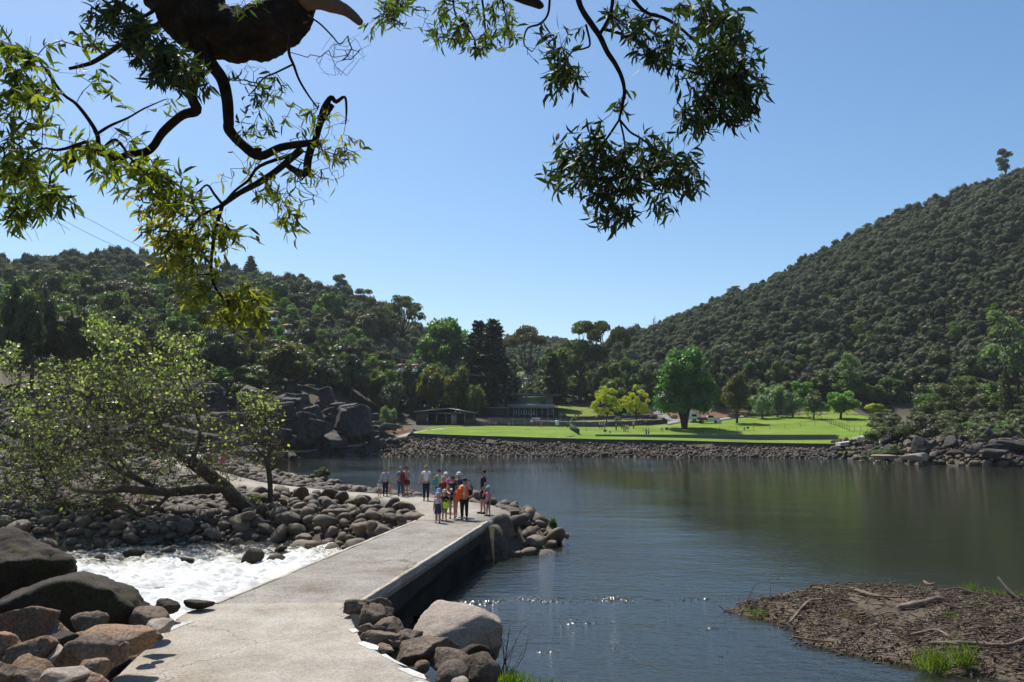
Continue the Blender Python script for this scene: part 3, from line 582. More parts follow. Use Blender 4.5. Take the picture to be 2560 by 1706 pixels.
NR = [
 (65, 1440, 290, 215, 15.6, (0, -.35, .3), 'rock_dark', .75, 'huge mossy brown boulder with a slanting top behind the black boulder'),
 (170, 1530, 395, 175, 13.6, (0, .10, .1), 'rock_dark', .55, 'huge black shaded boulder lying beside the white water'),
 (70, 1563, 95, 92, 11.7, (.3, .2, 1), 'rock_orange', .9, 'tall knobbly tan rock standing in front of the black boulder'),
 (142, 1580, 68, 58, 11.9, (.1, .5, 2), 'rock_orange', .9, 'small tan rock right of the tall knobbly rock'),
 (228, 1562, 76, 62, 12.2, (.4, .1, 2), 'rock_ang', .9, 'dim grey wedge rock leaning in the shade of the black boulder'),
 (150, 1612, 96, 52, 11.2, (.2, .1, 0), 'rock_dark', .95, 'dark angular rock between the tan rocks of the left bank'),
 (205, 1607, 68, 44, 11.2, (.1, .4, 1), 'rock_orange', .9, 'orange brown rock below the grey wedge rock'),
 (298, 1605, 150, 66, 11.5, (.1, -.2, .4), 'rock_orange', .85, 'long tan rock with a bright top beside the left path edge'),
 (365, 1593, 42, 44, 12.2, (.1, .2, 2), 'rock_orange', .85, 'small orange rock against the left path edge'),
 (392, 1588, 32, 22, 12.4, (.1, .2, 1), 'rock_ang', .85, 'tiny grey stone at the path edge right of the small orange rock'),
 (392, 1570, 66, 36, 12.7, (0, -.2, .5), 'rock_pale', .9, 'flat grey slab rock beside the pale concrete patch'),
 (15, 1625, 70, 85, 10.6, (.1, .3, 2), 'rock_orange', .8, 'orange brown rock cut by the left edge of the picture'),
 (72, 1632, 110, 72, 10.5, (.1, -.1, 1), 'rock_orange', .75, 'rounded orange brown rock left of the pale grey rock'),
 (155, 1650, 74, 66, 10.6, (.4, .1, 2), 'rock_pale', .85, 'pale grey rough rock in the middle of the left heap'),
 (220, 1640, 112, 92, 10.4, (.3, -.2, .3), 'rock_ang', .85, 'large faceted brown rock with a sloping face on the left heap'),
 (300, 1632, 48, 52, 10.9, (.1, .5, 2), 'rock_orange', .85, 'small brown rock beside the path below the long tan rock'),
 (238, 1672, 68, 46, 9.9, (.1, .2, 1), 'rock_orange', .7, 'smooth orange rock at the left edge of the path'),
 (72, 1682, 114, 68, 9.6, (.1, .2, .5), 'rock_orange', .85, 'broad red brown rock at the bottom left'),
 (8, 1690, 60, 60, 9.4, (.1, .4, .5), 'rock_ang', .8, 'grey brown rock in the bottom left corner'),
 (150, 1698, 120, 60, 9.4, (.2, .1, 2.1), 'rock_pale', .9, 'light tan pointed rock at the bottom of the left heap'),
 (225, 1702, 90, 34, 9.5, (.1, .1, 1.1), 'rock_orange', .9, 'flat red brown rock below the smooth orange rock'),
 (375, 1548, 90, 55, 13.4, (0, .2, 1), 'rock_ang', .3, 'grey rounded rock at the right foot of the black boulder'),
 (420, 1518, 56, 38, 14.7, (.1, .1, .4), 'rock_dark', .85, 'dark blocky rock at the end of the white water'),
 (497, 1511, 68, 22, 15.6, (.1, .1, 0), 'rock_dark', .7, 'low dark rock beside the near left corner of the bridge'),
 (1143, 1588, 210, 132, 16.0, (0, .12, .1), 'rock_pale', .72, 'large pale grey boulder with a flat top standing in the water'),
 (1222, 1612, 60, 72, 15.9, (.2, .3, 1), 'rock_ang', .85, 'dark rough rock against the right side of the large pale boulder'),
 (897, 1518, 62, 36, 15.2, (.1, -.3, 0), 'rock_ang', .9, 'brown wedge rock at the near right corner of the bridge'),
 (950, 1516, 54, 44, 15.4, (.2, -.5, 1), 'rock_ang', .95, 'pointed grey brown rock against the bridge side wall'),
 (932, 1545, 60, 60, 14.6, (.3, .2, 1), 'rock_ang', .85, 'rough dark rock in front of the bridge corner'),
 (965, 1540, 36, 40, 15.0, (.2, .2, 2), 'rock_ang', .8, 'small rock between the rough dark rock and the water'),
 (973, 1568, 78, 40, 14.4, (.1, .1, .3), 'rock_ang', .85, 'flat topped grey rock at the water edge below the bridge'),
 (915, 1572, 42, 28, 13.9, (.1, .1, .3), 'rock_ang', .6, 'small brown stone beside the path opposite the bridge corner'),
 (950, 1593, 96, 34, 13.6, (.1, .12, .1), 'rock_ang', .8, 'long reddish brown rock at the path edge'),
 (980, 1607, 44, 28, 13.5, (.1, -.4, .1), 'rock_orange', .75, 'small orange brown stone behind the long white patch'),
 (1018, 1600, 70, 50, 14.0, (.2, -.4, 1), 'rock_ang', .95, 'pointed dark rock left of the large pale boulder'),
 (962, 1622, 48, 18, 13.1, (.1, .1, 1), 'rock_orange', .8, 'low reddish stone on the edge of the path'),
 (1058, 1632, 160, 66, 13.4, (.05, -.12, .1), 'rock_ang', .8, 'long speckled brown rock below the large pale boulder'),
 (1055, 1668, 36, 28, 12.6, (.1, .1, 1), 'rock_orange', .3, 'small smooth tan stone at the right path edge'),
 (1130, 1668, 110, 76, 12.9, (.2, .1, 1.4), 'rock_ang', .85, 'broad brown rock behind the smooth round stone'),
 (1190, 1680, 110, 90, 12.7, (.1, .35, .4), 'rock_ang', .85, 'big dark brown rock sloping into the water at the bottom'),
 (1130, 1690, 78, 66, 12.2, (0, .1, .4), 'rock_ang', .1, 'smooth round tan stone at the bottom of the right heap'),
 (1150, 1712, 42, 30, 11.9, (0, .1, 1), 'rock_pale', .3, 'small pale stone at the bottom edge below the round stone'),
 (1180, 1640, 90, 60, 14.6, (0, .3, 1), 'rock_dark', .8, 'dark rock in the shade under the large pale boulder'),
]
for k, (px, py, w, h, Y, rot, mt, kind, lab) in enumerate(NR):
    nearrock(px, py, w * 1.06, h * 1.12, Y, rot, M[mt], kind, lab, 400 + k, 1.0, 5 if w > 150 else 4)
def inpoly(poly, x, y): return sdist(poly, np.array([x]), np.array([y]))[0] > 0
# small stones filling the gaps of the near heaps
gap = poisson(1500, lambda: (random.uniform(-13, -3.2), random.uniform(6, 19)), lambda x, y: random.uniform(.16, .42), lambda x, y: sdist(APN, np.array([x]), np.array([y]))[0] < -.12 and sdist(NEAR, np.array([x]), np.array([y]))[0] > -.4, .8)
gap += poisson(900, lambda: (random.uniform(-2.6, 2.2), random.uniform(9, 16.5)), lambda x, y: random.uniform(.14, .36), lambda x, y: sdist(APN, np.array([x]), np.array([y]))[0] < -.15 and sdist(NEAR, np.array([x]), np.array([y]))[0] > -.4, .8)
heap([(x, y, s, 0) for x, y, s in gap], ANG, ANGLO, M['rock_ang'], 'rock', 'small broken brown stone filling the gaps between the near rocks', 'small stones between the near rocks', 60, 'rubble', 'small broken stones under the near rocks', .2)
# quarried stones on the far shore
def okfar(x, y):
    u = x / y; ys, zs = colnodes(u); return ys[0] - 1.2 < y < ys[1] + .4
def farsamp():
    u = random.uniform(-.20, .40); ys, zs = colnodes(u); y = random.uniform(float(ys[0]) - 1.2, float(ys[1]) - .15); return u * y, y
fr = poisson(9000, farsamp, lambda x, y: .68 * random.lognormvariate(0, .36), lambda x, y: path_d(np.array([x]), np.array([y]))[0][0] > 1.9, .74, 1.5)
heap([(x, y, s, .05) for x, y, s in fr], ANG, ANGLO, M['riprap'], 'shore_stone', 'broken brown stone in the rock slope between the far lawn and the lake', 'stones of the far shore slope', 300, 'shore_stones', 'smaller broken stones packed in the far shore slope', .2)
# right shore: bigger boulders
def rsamp():
    u = random.uniform(.40, .68); ys, zs = colnodes(u); y = random.uniform(float(ys[0]) - 1.5, float(ys[1]) + 4); return u * y, y
fr = poisson(1500, rsamp, lambda x, y: 1.15 * random.lognormvariate(0, .42), lambda x, y: True, .72, 2)
heap([(x, y, s, .1) for x, y, s in fr], ANG + BOX[:2], ANGLO, M['rock_cliff'], 'shore_boulder', 'dark grey boulder on the rocky right hand shore below the scrub', 'boulders of the right shore', 200, 'shore_rubble', 'smaller dark stones along the right shore', .2)
for k, (px, py, w, h, Y, lab) in enumerate([(2305, 1120, 50, 62, 112, 'tall rounded grey boulder on the right shore'), (2285, 1143, 70, 22, 109, 'pale flat rock shelf at the water of the right shore'), (2380, 1105, 36, 32, 114, 'upright grey boulder right of the tall rounded one'), (2520, 1115, 110, 30, 110, 'layered grey rock slab on the right shore'), (2215, 1095, 30, 34, 128, 'grey boulder beside the white concrete ramp'), (2490, 1135, 80, 26, 106, 'long low boulder at the right shore waterline'), (2430, 1125, 46, 26, 108, 'squat dark boulder between the slab and the upright boulder'), (2210, 1142, 80, 10, 112, 'thin flat ledge of pale rock at the water')]):
    nearrock(px, py, w, h, Y, (.1 * k, .1, k), M['rock_cliff'] if 'pale' not in lab else M['rock_pale'], .75, lab, 500 + k, 1.1, 4)
# dolerite cliffs on the left bank
CL = [(470, 985, 120, 70, 128), (545, 1000, 100, 90, 131), (610, 985, 90, 85, 136), (590, 1040, 150, 70, 128), (670, 1030, 90, 100, 140), (735, 1040, 110, 110, 141), (800, 1055, 110, 100, 146), (860, 1060, 100, 95, 150), (910, 1085, 70, 60, 151), (700, 1100, 140, 50, 136),
      (800, 1105, 130, 48, 146), (620, 1085, 150, 55, 124), (520, 1070, 160, 70, 118), (430, 1040, 150, 80, 115), (340, 1010, 150, 70, 112), (240, 1000, 140, 60, 106), (130, 1010, 150, 70, 98), (30, 1030, 140, 80, 92), (380, 1085, 170, 55, 106), (250, 1075, 150, 50, 96), (110, 1085, 150, 55, 84), (470, 1115, 150, 40, 104), (640, 1125, 130, 30, 118), (30, 1100, 120, 50, 76), (900, 1050, 60, 40, 158), (770, 1000, 80, 60, 155), (700, 990, 70, 40, 150), (850, 1018, 80, 40, 160), (930, 1040, 50, 26, 160), (945, 1070, 60, 30, 155)]
CL0 = CL; CL = []
for (px, py, w, h, Y) in CL0:
    for _ in range(3): CL.append((px + random.gauss(0, w * .3), py + random.gauss(0, h * .22) + 4, w * random.uniform(.45, .8), h * random.uniform(.5, .85), Y + random.uniform(-3, 3)))
for k, (px, py, w, h, Y) in enumerate(CL):
    s = w / FPX * Y / 2; c = at(px, py, Y); o = put('cliff_block', BOX[k % 6], M['rock_cliff'], (c.x, c.y, c.z - .2), (s * 1.05, s * 1.1, h / FPX * Y / 2 * 1.25), (random.gauss(0, .1), random.gauss(0, .1), random.uniform(0, 6.28)), 'huge dark block of columnar rock in the cliffs of the left bank', 'rock', 'blocks of the dark left bank cliffs')
sm = []
for px, py, w, h, Y in CL:
    for q in range(5):
        u = px + random.gauss(0, w * .6); v = py + random.gauss(0, h * .5); c = at(u, v, Y); yy = Y + random.uniform(-6, 5); sm.append((c.x, yy, random.uniform(1.0, 2.8), random.uniform(0, .5)))
sm = [s for s in sm if path_d(np.array([s[0]]), np.array([s[1]]))[0][0] > 2.4]
heap(sm, BOX + ANG[:4], ANGLO, M['rock_cliff'], 'cliff_boulder', 'dark angular boulder fallen among the left bank cliffs', 'fallen boulders of the left bank', 150, 'cliff_rubble', 'smaller angular stones among the left bank cliffs', .25)
# ---------------------------------------------------------------- foliage
def quads_at(P, N, size, asp=.6, jit=1.0, r=rng):
    n = len(P); N = N + r.normal(0, jit, (n, 3)); _, A, B = frames(N)
    ph = r.uniform(0, 6.28, n)[:, None]; U = A * np.cos(ph) + B * np.sin(ph); W = -A * np.sin(ph) + B * np.cos(ph)
    s = (np.asarray(size) * r.uniform(.6, 1.3, n))[:, None]; U = U * s * .5; W = W * s * .5 * asp
    V = np.stack([P - U, P + W * .9 - U * .1, P + U, P - W * .9 + U * .1], 1).reshape(-1, 3); Q = (np.arange(n) * 4)[:, None] + np.arange(4)
    return V, Q
def crown(lobes, n, size, seed, core=.78, flat=1.0, asp=.6, low=-.6, drop=0):
    """lobes: (centre, radii); leaf clumps spread through their shells over a rough inner core"""
    r = np.random.default_rng(seed); a = Acc(); C = np.array([l[0] for l in lobes], float); Rr = np.array([l[1] for l in lobes], float)
    w = (Rr[:, 0] * Rr[:, 2]) ; k = r.choice(len(lobes), n, p=w / w.sum()); d = r.normal(size=(n, 3)); d /= np.linalg.norm(d, axis=1, keepdims=True); d[:, 2] = np.where(d[:, 2] < low, -d[:, 2], d[:, 2])
    rad = r.uniform(.72, 1.06, n) ** 1.0; P = C[k] + Rr[k] * d * rad[:, None]
    P[:, 2] -= drop * r.random(n) * Rr[k, 2]
    lr = r.random(len(lobes)); V, Q = quads_at(P, d, size, asp, .7, r)
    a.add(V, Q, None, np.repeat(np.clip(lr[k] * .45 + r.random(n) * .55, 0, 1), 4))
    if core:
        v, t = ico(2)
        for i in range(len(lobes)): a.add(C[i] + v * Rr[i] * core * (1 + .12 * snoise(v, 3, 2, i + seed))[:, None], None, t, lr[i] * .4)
    return a
def lobes_round(seed, n=9, R0=1.0, H0=1.0, z0=.9, sz=(.34, .55)):
    r = np.random.default_rng(seed); out = [((0, 0, z0), (R0 * .62, R0 * .62, H0 * .62))]
    for i in range(n):
        a = i * 2.4 + r.uniform(-.4, .4); e = r.uniform(-.35, 1.25); q = r.uniform(*sz) * R0; kf = r.uniform(.5, .82); d = np.array([math.cos(a) * math.cos(e), math.sin(a) * math.cos(e), math.sin(e)])
        out.append((tuple(np.array([0, 0, z0]) + d * np.array([R0, R0, H0]) * kf), (q, q, q * H0 / R0 * r.uniform(.7, 1))))
    return out
def limbs(seed, tips, h, r0, sides=6):
    """trunk splitting into limbs that reach the given points"""
    r = np.random.default_rng(seed); a = Acc(); fork = np.array([r.normal(0, .03) * h, r.normal(0, .03) * h, h * .33])
    a.tube([(0, 0, -.3), tuple(fork * .5 + r.normal(0, .01, 3) * h), tuple(fork)], [r0 * 1.25, r0, r0 * .85], sides + 2)
    for t in tips:
        t = np.array(t); m = fork * .45 + t * .55 + np.array([0, 0, -.08 * h]) + r.normal(0, .03, 3) * h; a.tube([tuple(fork), tuple(m), tuple(t)], [r0 * .6, r0 * .35, r0 * .1], sides)
    return a
# crown colours
G = {}
def gm(k, *cols, **kw): G[k] = leafmat('foliage_' + k, [(i / (len(cols) - 1), c) for i, c in enumerate(cols)], **kw)
gm('bush_grey', (.055, .062, .034), (.095, .10, .056), (.15, .148, .088), trans=.28, obj_random=.35, spec=.25, rough=.6, tfac=.8)
gm('bush_olive', (.05, .058, .02), (.095, .105, .038), (.16, .155, .06), trans=.32, obj_random=.35, spec=.25, rough=.6, tfac=.9)
gm('dark', (.035, .048, .017), (.07, .09, .03), (.12, .14, .05), trans=.25, obj_random=.25, spec=.25)
gm('cedar', (.022, .036, .02), (.045, .065, .036), (.075, .095, .05), trans=.15, spec=.2)
gm('green', (.05, .085, .022), (.085, .135, .032), (.14, .19, .045), trans=.42, obj_random=.15)
gm('lime', (.08, .13, .025), (.12, .20, .035), (.19, .27, .05), trans=.5, obj_random=.1)
gm('yellow', (.28, .34, .03), (.42, .49, .04), (.56, .58, .08), trans=.45, tint=(1, .95, .2), tfac=.8)
gm('gold', (.05, .06, .014), (.10, .115, .022), (.18, .175, .032), trans=.4, tint=(1, .9, .25))
gm('gum', (.045, .055, .025), (.085, .095, .045), (.15, .145, .07), trans=.3, obj_random=.2, tint=(1, .9, .35))
gm('pale', (.10, .14, .07), (.16, .21, .11), (.25, .31, .18), trans=.4, obj_random=.1)
gm('white', (.30, .32, .22), (.55, .57, .45), (.8, .8, .7), trans=.2)
gm('scrub', (.06, .062, .035), (.11, .115, .06), (.17, .16, .10), trans=.3, obj_random=.3)
gm('fern', (.055, .08, .02), (.095, .135, .03), (.15, .19, .05), trans=.4, obj_random=.2)
gm('canopy', (.055, .064, .038), (.095, .105, .064), (.14, .145, .092), (.21, .205, .135), trans=.28, spec=.1, rough=.8, tfac=.8)
# prototypes: (crown mesh, trunk mesh), nominal height 10
PROTO = {}; DIM = {}
def proto(kind, n):
    if (kind, n) in PROTO: return PROTO[(kind, n)]
    s = hash((kind, n)) % 1000 if False else sum(map(ord, kind)) * 7 + n * 31; r = np.random.default_rng(s)
    if kind == 'bush':
        L = lobes_round(s, 10, 3.9, 4.4, 4.9); c = crown(L, 900, .85, s, .8); t = limbs(s, [l[0] for l in L[1:5]], 8, .25)
    elif kind == 'round':
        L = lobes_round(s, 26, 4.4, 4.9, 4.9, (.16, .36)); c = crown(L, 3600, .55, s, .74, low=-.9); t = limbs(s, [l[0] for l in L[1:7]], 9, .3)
    elif kind == 'big':
        L = lobes_round(s, 30, 4.0, 4.6, 5.5, (.18, .34)); L += [((2.6 * math.cos(q), 2.6 * math.sin(q), 3.2 + .5 * math.sin(3 * q)), (1.3, 1.3, 1.1)) for q in np.arange(0, 6.2, .7)]; c = crown(L, 7500, .36, s, .7, low=-.9); a = Acc()
        for q in range(6):
            an = q * 1.05 + .3; a.tube([(0.12 * math.cos(an), .12 * math.sin(an), -.2), (.45 * math.cos(an), .45 * math.sin(an), 1.6), (1.3 * math.cos(an), 1.3 * math.sin(an), 4.5)], [.2, .16, .08], 7)
        t = a
    elif kind == 'gum':
        L = []
        for q in range(13):
            z = r.uniform(4.2, 9.3); a_ = q * 2.4; ra = r.uniform(.5, 2.9) * (1 - abs(z - 7) / 6); q_ = r.uniform(.7, 1.35)
            L.append(((ra * math.cos(a_), ra * math.sin(a_), z), (q_, q_, q_ * .62)))
        c = crown(L, 2600, .42, s, .5); t = limbs(s, [l[0] for l in L], 9, .2)
    elif kind == 'umbrella':
        L = []
        for q in range(16):
            a_ = q * 2.4; ra = 4.3 * math.sqrt(q / 16); L.append(((ra * math.cos(a_), ra * math.sin(a_), 8.4 - .11 * ra * ra + r.normal(0, .35)), (1.25, 1.25, .75)))
        c = crown(L, 2900, .45, s, .55); t = limbs(s, [l[0] for l in L], 9, .25)
    elif kind == 'cedar':
        a = Acc(); rr_ = np.random.default_rng(s); P = []; N = []
        for tier in range(22):
            z = .9 + tier * .42; Rm = 3.9 * (1 - (z / 10.4)) ** .55 * rr_.uniform(.75, 1.15)
            for b_ in range(12):
                an = b_ * .53 + tier * 1.1 + rr_.uniform(-.25, .25); L_ = Rm * rr_.uniform(.6, 1.12); m = int(40 * L_ / 2) + 8; tt = rr_.random(m) ** .6
                w = .38 * tt * L_ * .5; off = rr_.normal(0, 1, m) * w * .7
                x = tt * L_ * math.cos(an) - off * math.sin(an); y = tt * L_ * math.sin(an) + off * math.cos(an)
                P.append(np.stack([x, y, z + .22 * L_ * tt ** 2 + rr_.normal(0, .07, m)], 1))
        P = np.concatenate(P); V, Q = quads_at(P, np.tile([[0, 0, 2.0]], (len(P), 1)), .6, .5, .6, rr_); a.add(V, Q, None, np.repeat(rr_.random(len(P)), 4))
        c = a; t = Acc(); t.tube([(0, 0, -.3), (0, 0, 5), (0, 0, 10)], [.28, .16, .03], 7)
    elif kind == 'cone':
        L = [((0, 0, 1.2 + q * .95), (2.0 * (1 - q / 9.6) + .12, 2.0 * (1 - q / 9.6) + .12, .95)) for q in range(9)]; c = crown(L, 1500, .5, s, .75); t = Acc(); t.tube([(0, 0, -.3), (0, 0, 6)], [.2, .1], 6)
    elif kind == 'willow':
        L = lobes_round(s, 18, 4.4, 4.8, 4.6, (.2, .36)); c = crown(L, 3200, .5, s, .62, drop=.9, asp=.35); t = limbs(s, [l[0] for l in L[1:6]], 9, .28)
    elif kind == 'spray':                                            # flat layered golden foliage
        L = []
        for q in range(56):
            a_ = q * 2.4; ra = 4.5 * math.sqrt((q + .5) / 56); zt_ = 8.8 - .16 * ra * ra; q_ = r.uniform(.5, 1.15); L.append(((ra * math.cos(a_), ra * math.sin(a_), zt_ - r.random() ** 1.3 * (zt_ - 2.6)), (q_, q_, q_ * .5)))
        c = crown(L, 7500, .34, s, .5, low=-.9); t = limbs(s, [l[0] for l in L[::5]], 8, .2)
    elif kind == 'bare':
        c = None; t = Acc(); tips = [(r.normal(0, 1.4), r.normal(0, 1.4), r.uniform(6, 10)) for _ in range(9)]
        b_ = limbs(s, tips, 9, .16); t = b_
        for tp in tips:
            for _ in range(6): e = np.array(tp) + r.normal(0, .8, 3); st_ = np.array(tp) * r.uniform(.7, 1); t.tube([tuple(st_), tuple((st_ + e) / 2 + r.normal(0, .1, 3)), tuple(e)], [.035, .025, .012], 4)
    elif kind == 'shrub':
        L = lobes_round(s, 9, 5.0, 4.6, 4.2, (.25, .45)); c = crown(L, 1300, .75, s, .7, low=-.9); t = None
    if c: VV = np.concatenate(c.V); DIM[(kind, n)] = ((np.ptp(VV[:, 0]) + np.ptp(VV[:, 1])) / 2, VV[:, 2].max())
    else: VV = np.concatenate(t.V); DIM[(kind, n)] = (np.ptp(VV[:, 0]), VV[:, 2].max())
    PROTO[(kind, n)] = (c.mesh('foliage') if c else None, t.mesh('trunk', True) if t else None)
    return PROTO[(kind, n)]
def plant(kind, n, mat, loc, h, w=1.0, rot=None, name='tree', label=None, cat='tree', group=None, trunkmat='bark_grey'):
    c, t = proto(kind, n); rot = random.uniform(0, 6.28) if rot is None else rot; s = h / 10
    if c and t:
        e = empty(name, loc, rot); e.scale = (s * w, s * w, s); link('trunk', t, M[trunkmat], e); link('crown', c, G[mat], e)
    else:
        e = link(name, c or t, G[mat] if c else M[trunkmat]); e.location = loc; e.rotation_euler = (0, 0, rot); e.scale = (s * w, s * w, s)
    tag(e, label, cat, group); return e
def tree_px(kind, n, mat, px, ytop, ybase, wpx, Y, name, label, cat='tree', group=None, trunkmat='bark_grey', sink=0.0):
    """ybase None: stands on the terrain"""
    top = at(px, ytop, Y); z0 = h1(top.x, Y) - .1
    if ybase is not None: z0 = min(z0, at(px, ybase, Y).z)
    h = top.z - z0; proto(kind, n); nw, nh = DIM[(kind, n)]; hh = h / (nh / 10); w = (wpx / FPX * Y) / (nw * hh / 10)
    return plant(kind, n, mat, (top.x, Y, z0), hh, w, None, name, label, cat, group, trunkmat)
